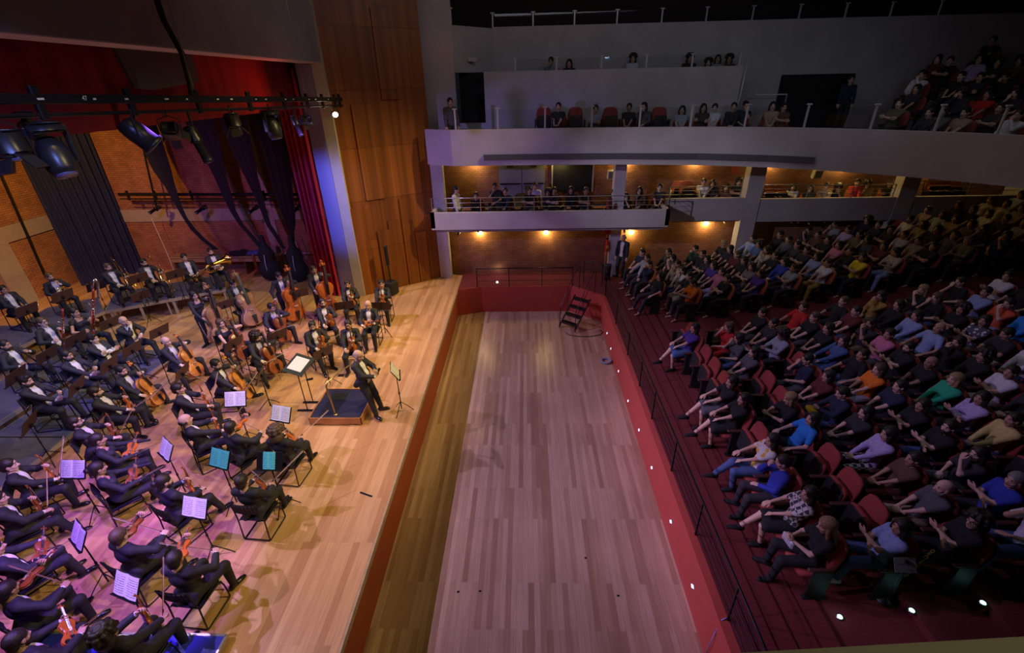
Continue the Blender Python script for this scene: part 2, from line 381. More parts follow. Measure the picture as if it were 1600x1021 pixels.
# proscenium: header, pilaster with deep reveal
poly_struct('wall_proscenium_pilaster', [(-5.98, 15.60), (-6.33, 15.60), (-6.33, 15.63), (-6.88, 15.78), (-6.88, 16.2), (-5.98, 16.2)], 0, 12.5, pil_mat)
struct('trim_2', MB().prism([(-6.34, 15.60), (-6.34, 15.63), (-6.89, 15.78), (-6.89, 15.75)], 0.002, 7.53), mat('white_reveal', (.34, .35, .50), .8))
h = MB(); h.box((-6.3, 7.5, 10.1), (.56, 17.0, 5.1)); struct('wall_header', h, header_m)
struct('trim_3', MB().box((-6.34, 7.4, 7.545), (.62, 16.5, .02)), mat('white_soffit', (.60, .55, .58), .8))
# splayed veneer wall between pilaster and side gallery
dx, dy = -3.36 + 6.03, 17.5 - 15.66; Lw = math.hypot(dx, dy); an = math.atan2(dy, dx)
w = MB().box((Lw / 2, .08, 6.2), (Lw, .14, 12.6)); o = w.build('wall_veneer', veneer, None, False, (-6.03, 15.66, 0), kind='structure', rz=an)
w = MB()
for i, (s, t, z0, z1) in enumerate([(.07, .13, 0, 3.2), (.18, .12, 0, 2.0), (.33, .14, 0, 2.3), (.46, .13, 0, 2.6), (.62, .13, 0, 3.3), (.76, .13, 0, 2.0), (.90, .13, 0, 2.6), (.30, .2, 3.4, 6.4), (.62, .2, 6.5, 9)]):
    w.box((s * Lw, -.015 - .01 * (i % 3), (z0 + z1) / 2), (t * Lw * 1.0, .04, z1 - z0 - .01))
w.build('trim_4', veneer, None, False, (-6.03, 15.66, 0), kind='structure', rz=an)

# back stage walls
struct('wall_stage_back', MB().box((-18.7, 9.0, 4.5), (.4, 20, 9.2)), brickY)
a = MB(); a.box((-18.47, 9.0, 2.5), (.1, 20, .55)); 
for y, wd in ((15.1, .75), (11.0, .8), (7, .8)): a.box((-18.45, y, 4.5), (.14, wd, 9.0))
struct('trim_5', a, mat('back_wall_beam', (.36, .30, .22), .8, noise=.1))
struct('wall_stage_far', MB().box((-12.6, 18.8, 4.5), (12.6, .4, 9.2)), brickS)
struct('trim_6', MB().box((-12.6, 18.57, 2.38), (12.2, .08, .5)).box((-10.5, 18.56, 4.5), (.45, .1, 9)).box((-10.2, 18.5, .72), (7.0, .12, .06)), mat('far_wall_beam', (.34, .27, .24), .85, noise=.15))
struct('ceiling_stage', MB().box((-12.6, 9.5, 9.2), (13, 20, .2)), mat('black_fly', (.012, .012, .013), .9))
struct('ceiling', MB().box((7, 9, 13.2), (27, 24, .3)), mat('dark_ceiling', (.05, .045, .045), .9))
struct('wall_stage_near', MB().box((-12.6, 1.2, 4.5), (12.6, .3, 9.2)), brick)

# ---------------- side wall of the auditorium (brick) and its columns
b_ = MB(); b_.box((-.1, 17.95, 1.2), (6.9, .3, 2.8)); b_.box((12.2, 18.35, 1.0), (18.0, .3, 2.6)); b_.box((3.22, 18.0, 1.2), (.14, .9, 2.4))
struct('wall_brick', b_, brick)
struct('wall_gallery_brick', MB().box((11.8, 19.1, 3.5), (16.4, .3, 2.6)), brick)
b_ = MB(); b_.box((0, 19.1, 3.6), (7.4, .3, 2.2)); struct('wall_gallery_back', b_, brick)
for i, (x, wd, z0, z1) in enumerate([(-3.22, .42, 0, 5.0), (3.42, .40, 0, 5.0)]):
    struct('trim_%d' % (7 + i), MB().box((x, 17.52, (z0 + z1) / 2), (wd, .42, z1 - z0)), plaster)
for i, (x, x2) in enumerate([(8.06, 8.62), (13.55, 14.15)]):
    struct('trim_%d' % (9 + i), MB().box(((x + x2) / 2, 17.62, 2.4), (x2 - x, .42, 5.2)), plaster)
# lower gallery: projecting slab and fascia, then recessed slab running on
gx0, gx1, gy = -3.42, 5.1, 16.45
f = MB(); f.box(((gx0 + gx1) / 2, gy + .07, 2.52), (gx1 - gx0, .14, .62)); f.box((gx1 - .07, (gy + 17.6) / 2, 2.55), (.14, 17.6 - gy, .56)); f.box((gx0 + .07, (gy + 17.6) / 2, 2.55), (.14, 17.6 - gy, .56))
struct('wall_gallery_fascia', f, plaster)
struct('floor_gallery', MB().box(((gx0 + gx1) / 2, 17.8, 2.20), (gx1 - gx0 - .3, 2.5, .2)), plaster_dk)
f = MB(); f.box((6.62, 17.52, 2.56), (2.85, .16, .84)); f.box((11.1, 17.52, 2.50), (4.9, .16, .84)); f.box((17.0, 17.52, 2.50), (5.7, .16, .84))
struct('wall_gallery_parapet', f, plaster)
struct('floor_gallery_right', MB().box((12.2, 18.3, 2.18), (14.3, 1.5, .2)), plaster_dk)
# gallery back wall details: doors
for i, (x0, x1, c) in enumerate([(-1.05, -.15, (.16, .16, .17)), (-.13, .77, (.16, .16, .17))]):
    d = struct('door_%d' % (i + 1), MB().box(((x0 + x1) / 2, 18.93, 3.5), (x1 - x0, .06, 2.1)), mat('grey_door', (.26, .26, .28), .6))
    MB().box(((x0 + x1) / 2, 18.87, 3.35), (x1 - x0 - .1, .05, .05)).build('push_bar', black_metal, d)
    MB().box(((x0 + x1) / 2, 18.88, 4.0), (.24, .02, .08)).build('door_sign', mat('dark_sign', (.04, .04, .05), .5), d)
# ---------------- balcony 2 (upper): curved fascia
fp = [(-3.42, 16.95), (-2.48, 16.5), (0, 16.42), (3, 16.2), (5.5, 15.8), (7.4, 15.15), (9.0, 14.3), (10.4, 13.2), (11.6, 12.0), (12.5, 10.4), (13.1, 8.4), (13.4, 6)]
FT, FBm = 5.56, 4.42
def smooth(pl, n=5):
    out = []
    for i in range(1, len(pl) - 2):
        a, b, c, d = [np.array(p) for p in pl[i - 1:i + 3]]
        for k in range(n): t = k / n; out.append(tuple(.5 * (2 * b + (c - a) * t + (2 * a - 5 * b + 4 * c - d) * t * t + (3 * b - a - 3 * c + d) * t ** 3)))
    return [pl[0]] + out + [pl[-2], pl[-1]]
fp = smooth(fp)
def offset(pl, d):
    out = []
    for i, p in enumerate(pl):
        a = np.array(pl[max(i - 1, 0)]); c = np.array(pl[min(i + 1, len(pl) - 1)]); t = _n(c - a); out.append((p[0] - t[1] * d, p[1] + t[0] * d))
    return out
def ribbon(pl, th, z0, z1):
    q = offset(pl, th); m = MB()
    for i in range(len(pl) - 1): m.prism([pl[i], pl[i + 1], q[i + 1], q[i]], z0, z1)
    return m
struct('wall_balcony_fascia', ribbon(fp, .16, FBm, FT), plaster)
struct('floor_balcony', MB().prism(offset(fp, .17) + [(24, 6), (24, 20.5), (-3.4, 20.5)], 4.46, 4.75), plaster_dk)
struct('trim_11', MB().prism([(-1.4, 16.36), (0, 16.375), (3, 16.16), (5.5, 15.76), (7.4, 15.10), (8.5, 14.5), (8.5, 14.62), (7.4, 15.2), (5.5, 15.86), (3, 16.26), (0, 16.475), (-1.4, 16.46)], 4.60, 4.78), mat('dark_grille', (.10, .10, .105), .5))
# walls behind upper balcony
w = MB(); w.box((-2.95, 18.05, 8.8), (1.1, .2, 8.2)); w.prism([(-2.42, 17.95), (-1.12, 19.4), (-1.12, 19.55), (-2.42, 18.1)], 7.25, 8.62)
w.box((-1.9, 18.1, 5.2), (1.0, .1, .9)); 
struct('wall_upper_left', w, plaster)
struct('wall_box_front', MB().box((2.97, 18.07, 6.0), (8.75, .14, 2.5)).box((7.28, 18.9, 6.2), (.14, 1.7, 2.0)), plaster)
w = MB(); w.box((9.9, 19.5, 6.68), (22.1, .2, 3.96))
struct('wall_upper_back', w, plaster)
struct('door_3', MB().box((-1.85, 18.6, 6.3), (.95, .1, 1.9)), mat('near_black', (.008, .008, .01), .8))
struct('door_4', MB().box((10.65, 19.37, 6.05), (2.6, .1, 1.8)), MATS['near_black'])  # near-black slab before the wall, painting the dark of an open doorway
struct('floor_box', MB().box((3.0, 18.75, 6.3), (8.5, 1.2, .1)), plaster_dk)
struct('floor_technical_gallery', MB().box((8, 20.7, 8.2), (24, 2.2, .2)), plaster_dk)
struct('wall_technical_back', MB().box((8, 21.9, 10), (24, .2, 4)), mat('dark_paint', (.04, .022, .02), .9))
struct('wall_rear', MB().box((21.2, 10, 6), (.3, 22, 14)), mat('dark_rear', (.10, .085, .085), .9))
struct('wall_gallery_rear', MB().box((18.9, 18.2, 3.6), (.5, 1.4, 2.4)), plaster)
# raked rear balcony tier
a = MB()
for i in range(7): a.box((13.0 + .9 * i + 2, 13.5, 4.9 + .17 * i), (4.9, 11, .35 * (i + 1)))
struct('floor_balcony_rake', a, plaster_dk)
# near balcony front ledge, right under the camera
l0 = at(1150, 1021, 5.0); l1 = at(1620, 994, 5.0); d_ = l1 - l0
lg = [tuple((l0 - d_ * 1.2)[:2]), tuple((l1 + d_ * .6)[:2]), tuple((l1 + d_ * .6)[:2] - np.array([0, .5])), tuple((l0 - d_ * 1.2)[:2] - np.array([0, .5]))]
poly_struct('wall_near_parapet', lg[::-1], 4.4, 5.0, mat('beige_ledge', (.42, .38, .26), .8))
# ------------------------------------------------------------------ smooth-blended bodies (signed distance fields meshed by surface nets)
def cone(a, b, ra, rb, m=0, sq=None): return ('c', np.array(a, float), np.array(b, float), ra, rb, m, sq)
def ell(c, r, R=None, m=0): return ('e', np.array(c, float), np.array(r, float), R, m)
def _box_of(p):
    if p[0] == 'c':
        r = max(p[3], p[4]); return np.minimum(p[1], p[2]) - r, np.maximum(p[1], p[2]) + r
    r = float(p[2].max()) * (1 if p[3] is None else 1.0); return p[1] - r, p[1] + r
def _dist(p, P):
    if p[0] == 'c':
        a, b, ra, rb, sq = p[1], p[2], p[3], p[4], p[6]; ab = b - a; L = ab @ ab + 1e-12
        v = P - a; t = np.clip(v @ ab / L, 0, 1); w = v - t[..., None] * ab
        if sq is not None: w = w + (sq[1] - 1) * (w @ sq[0])[..., None] * sq[0]
        return np.sqrt((w * w).sum(-1)) - (ra + (rb - ra) * t)
    v = P - p[1]
    if p[3] is not None: v = v @ p[3]
    q = v / p[2]; k0 = np.sqrt((q * q).sum(-1)); g = q / p[2]; k1 = np.sqrt((g * g).sum(-1)) + 1e-9
    return k0 * (k0 - 1) / k1
def surf(prims, h=.015, k=.02, cuts=(), cmat=None):
    lo = np.min([_box_of(p)[0] for p in prims], 0) - 3 * h; hi = np.max([_box_of(p)[1] for p in prims], 0) + 3 * h
    n = np.ceil((hi - lo) / h).astype(int) + 1
    F = np.full(n, 9.0, np.float32); D = np.full(n, 9.0, np.float32); I = np.zeros(n, np.int16)
    ax = [lo[i] + h * np.arange(n[i]) for i in range(3)]
    def sub(p, pad):
        a, b = _box_of(p); s = [slice(max(0, int((a[i] - pad - lo[i]) / h)), min(n[i], int((b[i] + pad - lo[i]) / h) + 2)) for i in range(3)]
        return tuple(s), np.stack(np.meshgrid(*[ax[i][s[i]] for i in range(3)], indexing='ij'), -1)
    for p in prims:
        s, P = sub(p, k + 2.5 * h); d = _dist(p, P).astype(np.float32); f = F[s]
        hh = np.clip(.5 + .5 * (f - d) / k, 0, 1); F[s] = np.where(np.abs(f - d) < k, f * (1 - hh) + d * hh - k * hh * (1 - hh), np.minimum(f, d))
        t = D[s]; q = d < t; t[q] = d[q]; I[s][q] = p[5] if p[0] == 'c' else p[4]
    for p in cuts:
        s, P = sub(p, 2 * h)
        if P.size == 0: continue
        F[s] = np.maximum(F[s], -_dist(p, P).astype(np.float32))
    S = F < 0; c = [[[S[i:n[0] - 1 + i, j:n[1] - 1 + j, l:n[2] - 1 + l] for l in (0, 1)] for j in (0, 1)] for i in (0, 1)]
    cnt = sum(c[i][j][l].astype(np.int8) for i in (0, 1) for j in (0, 1) for l in (0, 1)); act = (cnt > 0) & (cnt < 8)
    idx = np.argwhere(act); V = np.zeros((len(idx), 3)); N = np.zeros(len(idx))
    for a in ((0, 0, 0), (0, 1, 0), (0, 0, 1), (0, 1, 1), (1, 0, 0), (1, 0, 1), (1, 1, 0), (1, 1, 1)):
        for x in range(3):
            if a[x]: continue
            b = list(a); b[x] = 1
            fa = F[idx[:, 0] + a[0], idx[:, 1] + a[1], idx[:, 2] + a[2]]; fb = F[idx[:, 0] + b[0], idx[:, 1] + b[1], idx[:, 2] + b[2]]
            cr = (fa < 0) != (fb < 0); t = np.where(cr, fa / np.where(cr, fa - fb, 1), 0)
            q = np.array(a, float)[None] + 0 * V; q[:, x] = t; V += q * cr[:, None]; N += cr
    V = lo + h * (idx + V / N[:, None])
    G = np.full(act.shape, -1, np.int32); G[act] = np.arange(len(idx)); Fc = []
    for x in range(3):
        y, z = (x + 1) % 3, (x + 2) % 3
        s0 = [slice(1, n[i] - 1) for i in range(3)]; s1 = list(s0); s0[x] = slice(0, n[x] - 1); s1[x] = slice(1, n[x])
        A, B = S[tuple(s0)], S[tuple(s1)]; e = np.argwhere(A != B)
        if not len(e): continue
        inv = A[tuple(e.T)]; off = np.ones(3, int); off[x] = 0; e = e + off
        def g(dy, dz):
            q = e.copy(); q[:, y] += dy; q[:, z] += dz; return G[tuple(q.T)]
        Q = np.stack([g(-1, -1), g(0, -1), g(0, 0), g(-1, 0)], 1); Q[~inv] = Q[~inv][:, ::-1]; Fc.append(Q)
    Fc = np.concatenate(Fc); Fc = Fc[(Fc >= 0).all(1)]
    ii = np.round((V[Fc[:, 0]] - lo) / h).astype(int); mi = I[tuple(np.clip(ii, 0, n - 1).T)]
    return V, Fc, mi.astype(np.int32)
def xf(msh, R=None, t=(0, 0, 0), flip=False):
    V, F, m = msh; V = V.copy()
    if flip: V[:, 1] *= -1; F = F[:, ::-1]
    if R is not None: V = V @ np.array(R).T
    return V + np.array(t, float), F, m
def join(ms):
    V = []; F = []; M = []; n = 0
    for v, f, m in ms: V.append(v); F.append(f + n); M.append(m); n += len(v)
    return np.concatenate(V), np.concatenate(F), np.concatenate(M)
def to_mesh(name, msh, mats):
    V, F, mi = msh; me = bpy.data.meshes.new(name); me.vertices.add(len(V)); me.vertices.foreach_set('co', V.astype(np.float32).ravel())
    me.loops.add(F.size); me.loops.foreach_set('vertex_index', F.ravel().astype(np.int32)); me.polygons.add(len(F))
    me.polygons.foreach_set('loop_start', np.arange(0, F.size, 4, dtype=np.int32)); me.polygons.foreach_set('loop_total', np.full(len(F), 4, np.int32))
    for m in mats: me.materials.append(m)
    me.polygons.foreach_set('material_index', np.minimum(mi, len(mats) - 1)); me.polygons.foreach_set('use_smooth', np.ones(len(F), bool))
    me.update(calc_edges=True); return me

skin = mat('skin', (.7, .5, .4), .55, objcol=True, noise=.08, nscale=14)
eye_dk = mat('eye_iris', (.02, .012, .01), .2); eye_wh = mat('eye_white', (.65, .62, .6), .4); lipm = mat('lips', (.38, .15, .13), .5); browm = mat('brow_hair', (.03, .02, .016), .8)
cloth = mat('cloth', (.5, .5, .5), .85, objcol=True, noise=.18, nscale=22, bump=.25)
hairm = mat('hair', (.03, .02, .015), .5, objcol=True, noise=.45, nscale=60, bump=.6)
suitm = mat('black_suit_cloth', (.022, .023, .030), .75, noise=.3, nscale=18, bump=.25)
trousm = mat('black_trouser_cloth', (.020, .020, .025), .8, noise=.3, nscale=18, bump=.2)
shirtm = mat('white_shirt_cloth', (.78, .77, .74), .8, noise=.10, nscale=20, bump=.2)
shoem = mat('black_leather', (.012, .012, .013), .18, noise=.2)
BODY = [skin, eye_dk, eye_wh, lipm, browm]

# head, in its own frame: origin at skull centre, +x face, z up (chin at about -.13)
def head_prims():
    P = [ell((-.012, 0, .028), (.098, .077, .092)), ell((.02, 0, -.03), (.07, .062, .078)), cone((.042, 0, -.085), (.05, 0, -.095), .034, .028),
         cone((.0, -.035, -.06), (.045, -.018, -.09), .03, .025), cone((.0, .035, -.06), (.045, .018, -.09), .03, .025),
         cone((.082, 0, .005), (.103, 0, -.028), .009, .014), cone((.09, -.014, -.032), (.09, .014, -.032), .009, .009),
         cone((.070, -.042, .029), (.081, -.012, .027), .0065, .006, 4), cone((.070, .042, .029), (.081, .012, .027), .0065, .006, 4),
         cone((.072, -.02, -.062), (.08, 0, -.060), .008, .010, 3), cone((.072, .02, -.062), (.08, 0, -.060), .008, .010, 3),
         ell((-.005, .077, -.005), (.022, .010, .033)), ell((-.005, -.077, -.005), (.022, .010, .033)),
         ell((.045, .043, -.025), (.026, .022, .024)), ell((.045, -.043, -.025), (.026, .022, .024)),
         ell((.068, .031, .006), (.013, .015, .010), None, 2), ell((.068, -.031, .006), (.013, .015, .010), None, 2),
         ell((.077, .031, .006), (.0062, .0065, .0062), None, 1), ell((.077, -.031, .006), (.0062, .0065, .0062), None, 1)]
    return P
HS = 1.12
HEAD = surf(head_prims(), .0062, .010); HEADLO = surf(head_prims(), .0082, .010)
def hair_mesh(style):
    cuts = [ell((.115, 0, -.035), (.078, .078, .108)), ell((.105, 0, .02), (.05, .062, .060))]; h = .009
    if style == 'short': P = [ell((-.02, 0, .042), (.106, .086, .093)), ell((-.06, 0, -.02), (.055, .07, .07))]; cuts += [ell((.02, .1, -.06), (.06, .03, .07)), ell((.02, -.1, -.06), (.06, .03, .07))]
    elif style == 'quiff': P = [ell((-.02, 0, .045), (.108, .088, .096)), ell((.045, 0, .105), (.045, .055, .035)), ell((-.06, 0, -.02), (.055, .07, .07))]
    elif style == 'curly':
        r = random.Random(3); P = [ell((-.02, 0, .05), (.125, .11, .11))] + [ell((-.02 + .12 * math.cos(a) * math.cos(b), .11 * math.sin(a) * math.cos(b), .05 + .1 * math.sin(b)), (.035, .035, .035)) for a in [i * .7 for i in range(9)] for b in (0.0, .5, 1.0)] + [ell((-.06, 0, -.06), (.09, .11, .1))]
    elif style == 'long': P = [ell((-.02, 0, .042), (.110, .092, .096)), cone((-.055, 0, .0), (-.085, 0, -.26), .085, .06, 0, (np.array([1., 0, 0]), 1.5)), cone((.0, .082, 0), (.01, .09, -.20), .03, .026), cone((.0, -.082, 0), (.01, -.09, -.20), .03, .026)]
    elif style == 'bob': P = [ell((-.02, 0, .042), (.112, .096, .097)), ell((-.045, 0, -.045), (.085, .1, .085)), cone((.01, .085, .0), (.02, .085, -.09), .028, .03), cone((.01, -.085, .0), (.02, -.085, -.09), .028, .03)]
    elif style == 'bun': P = [ell((-.02, 0, .042), (.106, .086, .093)), ell((-.06, 0, -.02), (.055, .07, .07)), ell((-.125, 0, .04), (.042, .045, .042))]
    elif style == 'fringe': P = [ell((-.075, 0, -.01), (.045, .072, .055)), cone((-.02, .076, .0), (-.07, .06, -.02), .014, .02), cone((-.02, -.076, 0), (-.07, -.06, -.02), .014, .02)]
    elif style == 'cap': P = [ell((-.01, 0, .055), (.108, .09, .085)), cone((.09, 0, .045), (.15, 0, .04), .045, .04, 0, (np.array([0, 0, 1.]), 5))]; cuts = [ell((.115, 0, -.05), (.075, .075, .085))]
    elif style == 'beard': P = [ell((.035, 0, -.075), (.062, .062, .052)), cone((.0, .066, -.03), (.035, .05, -.08), .016, .026), cone((.0, -.066, -.03), (.035, -.05, -.08), .016, .026), cone((.09, -.022, -.047), (.094, .022, -.047), .007, .007)]; cuts = [ell((.098, 0, -.066), (.02, .024, .009)), ell((-.03, 0, -.15), (.06, .08, .05))]; h = .008
    V, F, m = surf(P, h, .012, cuts); return V, F, m * 0
HAIRS = {}
def hair(style):
    if style not in HAIRS: HAIRS[style] = to_mesh('hair_' + style, hair_mesh(style), [hairm])
    return HAIRS[style]
def specs_mesh():
    m = MB()
    for s in (-1, 1):
        m.tube([(.094, s * .033 + .024 * math.cos(a), .004 + .019 * math.sin(a)) for a in [i * pi / 6 for i in range(12)]], .0028, 5, close=True); m.tube([(.092, s * .058, .01), (.0, s * .082, .012)], .0026, 5)
    m.tube([(.097, -.01, .008), (.097, .01, .008)], .0026, 5); return m.mesh('glasses', black_metal)
SPECS = specs_mesh()

# hand: wrist at origin, fingers along +x, palm facing -z, thumb towards +y
def hand_mesh(curl, spread=.0, h=.0058, thumb=.5):
    P = [cone((-.03, 0, 0), (.02, 0, 0), .024, .026, 0, (np.array([0, 0, 1.]), 1.35)), cone((.02, -.026, 0), (.082, -.030, -.002), .017, .014, 0, (np.array([0, 0, 1.]), 1.3)),
         cone((.02, 0, 0), (.088, -.008, .002), .019, .014, 0, (np.array([0, 0, 1.]), 1.3)), cone((.02, .018, 0), (.086, .016, .002), .018, .014, 0, (np.array([0, 0, 1.]), 1.3)), cone((.02, .028, 0), (.082, .034, 0), .014, .012)]
    for i, (y, L) in enumerate(((.034, .072), (.012, .082), (-.010, .076), (-.031, .058))):
        a = math.radians(curl * (.45 + .06 * i)); p = np.array([.084 - .006 * abs(i - 1), y, 0.0]); an = spread * (1.5 - i)
        for j, (f, r0, r1) in enumerate(((.46, .0098, .0090), (.31, .0088, .0082), (.23, .0080, .0068))):
            d = np.array([math.cos(a) * math.cos(an), math.sin(an), -math.sin(a)]); q = p + d * L * f; P.append(cone(p, q, r0, r1)); p = q; a += math.radians(curl * .75)
    t0 = np.array([.018, .026, -.006]); c = math.radians(20 + 35 * thumb); t1 = t0 + .040 * np.array([.7, .62, -.35 * math.sin(c)]); t2 = t1 + .032 * np.array([.86, .18, -.48 * thumb]); t3 = t2 + .024 * np.array([.9, -.1 * thumb, -.45 * thumb])
    P += [cone(t0, t1, .015, .012), cone(t1, t2, .0115, .0105), cone(t2, t3, .010, .0085)]
    return surf(P, h, .006)
HANDS = {'relax': hand_mesh(22, .05), 'grip': hand_mesh(62, .02, thumb=.9), 'flat': hand_mesh(8, .09)}
HANDSLO = {'relax': hand_mesh(22, .05, .0085), 'grip': hand_mesh(62, .02, .0085, .9), 'flat': hand_mesh(8, .09, .0085)}

def ik(a, b, l1, l2, pole):
    d = b - a; L = np.linalg.norm(d); L = min(max(L, abs(l1 - l2) + .01), (l1 + l2) * .999); u = _n(d); b = a + u * L
    x = (l1 * l1 - l2 * l2 + L * L) / (2 * L); y = math.sqrt(max(l1 * l1 - x * x, 0)); p = pole - u * (u @ pole); p = _n(p) if np.linalg.norm(p) > 1e-5 else np.array([0, 0, -1.])
    return a + u * x + p * y, b

class Fig:
    """a posed figure in its own frame: origin on the floor under the hips, facing +x"""
    def __init__(s, hip=.50, lean=8, side=0, twist=0, head=(0, 0, 0), lh=(.30, .13, .62), rh=(.30, -.13, .62), lf=(.42, .13), rf=(.42, -.13), lpose='relax', rpose='relax', lpalm=(0, 0, -1), rpalm=(0, 0, -1),
                 lpole=(-.4, .8, -.6), rpole=(-.4, -.8, -.6), ldir=None, rdir=None, female=False, size=1.0, hipx=0.0, knee=(.6, 0, 1), kl=None, kr=None, fz=(0, 0), hi=True, belly=0.0, kneeout=.12):
        s.hi = hi; s.f = female; A = np.array
        s.H = A([hipx, 0, hip]); R = rot('Z', twist) @ rot('X', -side) @ rot('Y', -lean); s.u = R @ A([0, 0, 1.]); s.s = R @ A([0, 1., 0]); s.fw = R @ A([1., 0, 0]); s.R = R
        sw = .158 if female else .178; s.N = s.H + s.u * .50; s.SL = s.H + s.u * .462 + s.s * sw; s.SR = s.H + s.u * .462 - s.s * sw
        s.HR = R @ rot('Z', head[0]) @ rot('Y', head[1] - lean * .6 * -1 if False else head[1] + lean * .75) @ rot('X', head[2]); s.HC = s.N + s.u * .045 + s.fw * .012 + s.HR @ A([.014, 0, .130])
        s.LE, s.LW = ik(s.SL, A(lh, float), .285, .255, A(lpole, float)); s.RE, s.RW = ik(s.SR, A(rh, float), .285, .255, A(rpole, float))
        s.lpose, s.rpose, s.lpalm, s.rpalm, s.ldir, s.rdir = lpose, rpose, lpalm, rpalm, ldir, rdir; s.belly = belly
        s.JL = s.H + A([0, .095, -.01]); s.JR = s.H + A([0, -.095, -.01])
        kp = A(knee, float)
        s.KL, s.AL = ik(s.JL, A([lf[0], lf[1], .085 + fz[0]]), .43, .42, A(kl, float) if kl else kp + A([0, kneeout, 0])); s.KR, s.AR = ik(s.JR, A([rf[0], rf[1], .085 + fz[1]]), .43, .42, A(kr, float) if kr else kp - A([0, kneeout, 0]))
    def torso(s, g=0.0):
        H, u, fw, sd, R = s.H, s.u, s.fw, s.s, s.R; f = s.f; b = s.belly
        P = [ell(H + A3(0, 0, .02), (.118 + g, .168 + g, .115 + g)), ell(H + u * .17 + fw * (.01 + b * .4), (.102 + g + b, (.138 if not f else .125) + g + b * .6, .14 + g), R), ell(H + u * .33, (.112 + g, (.160 if not f else .142) + g, .15 + g), R),
             cone(s.SL - sd * .015, s.SR + sd * .015, .052 + g, .052 + g), cone(s.SL - sd * .05 + u * .005, s.N + u * .005, .05 + g, .046 + g), cone(s.SR + sd * .05 + u * .005, s.N + u * .005, .05 + g, .046 + g)]
        if f: P += [ell(H + u * .335 + fw * .085 + sd * .07, (.05 + g, .058 + g, .055 + g), R), ell(H + u * .335 + fw * .085 - sd * .07, (.05 + g, .058 + g, .055 + g), R)]
        return P
    def arms(s, g=0.0, end=1.0, upper=1.0, m=0):
        P = []; t = .9 if s.f else 1.0
        for S, E, Wr in ((s.SL, s.LE, s.LW), (s.SR, s.RE, s.RW)):
            e1 = S + (E - S) * min(upper, 1); P.append(cone(S, e1, .052 * t + g, (.041 * t if upper >= 1 else .046 * t) + g, m))
            if end > 0: P.append(cone(E, E + (Wr - E) * end, .041 * t + g, (.041 + (.028 - .041) * end) * t + g, m))
        return P
    def legs(s, g=0.0, shin=1.0, thigh=1.0, m=0):
        P = []
        for J, K, An in ((s.JL, s.KL, s.AL), (s.JR, s.KR, s.AR)):
            P.append(cone(J, J + (K - J) * thigh, .088 + g, (.060 if thigh >= 1 else .07) + g, m))
            if shin > 0: P.append(cone(K, K + (An - K) * shin, .058 + g, (.058 + (.038 - .058) * shin) + g, m))
        return P
    def feet(s, g=0.0, m=0):
        P = []
        for K, An in ((s.KL, s.AL), (s.KR, s.AR)):
            d = (An - K); d[2] = 0; d = d * 0.3 + (An - s.H) * [.5, .35, 0]; d = _n(d + A3(1e-3, 0, 0)); low = An * [1, 1, 0] + A3(0, 0, An[2] - .085 + .035)
            P += [cone(An, low - d * .045, .036 + g, .034 + g, m), cone(low - d * .03, low + d * .13, .036 + g, .030 + g, m, (A3(0, 0, 1), 1.25)), cone(low + d * .10, low + d * .165 - A3(0, 0, .008), .030 + g, .024 + g, m, (A3(0, 0, 1), 1.3))]
        return P
    def body(s):
        h = .0145 if s.hi else .02
        P = s.torso() + s.arms() + s.legs() + s.feet() + [cone(s.N - s.u * .02, s.HC - s.HR @ A3(.015, 0, .06), .056 if not s.f else .048, .052 if not s.f else .045)]
        b = surf(P, h, .028); H = HANDS if s.hi else HANDSLO
        out = [b, xf(HEAD if s.hi else HEADLO, s.HR * HS, s.HC)]
        for side, (E, Wr, pose, palm, dr) in enumerate(((s.LE, s.LW, s.lpose, s.lpalm, s.ldir), (s.RE, s.RW, s.rpose, s.rpalm, s.rdir))):
            x = _n(np.array(dr, float)) if dr is not None else _n(Wr - E); z = -np.array(palm, float); z = z - x * (z @ x); z = _n(z) if np.linalg.norm(z) > 1e-3 else _n(np.cross(x, A3(0, 1, 0))); y = np.cross(z, x)
            # left hand seen palm down has its thumb to the right (-y)
            out.append(xf(H[pose], np.array([x, y, z]).T, Wr, flip=(side == 0)))
        return join(out)
    def tmat(s): return mat4(s.HR * HS, s.HC)
def A3(x, y, z): return np.array([x, y, z], float)
def shell(P, h, k, cuts=(), mi=None, crop=None):
    msh = surf(P, h, k, cuts); 
    if crop is not None:
        V, F, m = msh; keep = crop(V[F].mean(1)); F = F[keep]; used = np.unique(F); mp = np.full(len(V), -1); mp[used] = np.arange(len(used)); msh = (V[used], mp[F], m[keep])
    if mi is not None:
        V, F, m = msh; msh = (V, F, mi(V[F].mean(1)).astype(np.int32))
    return msh
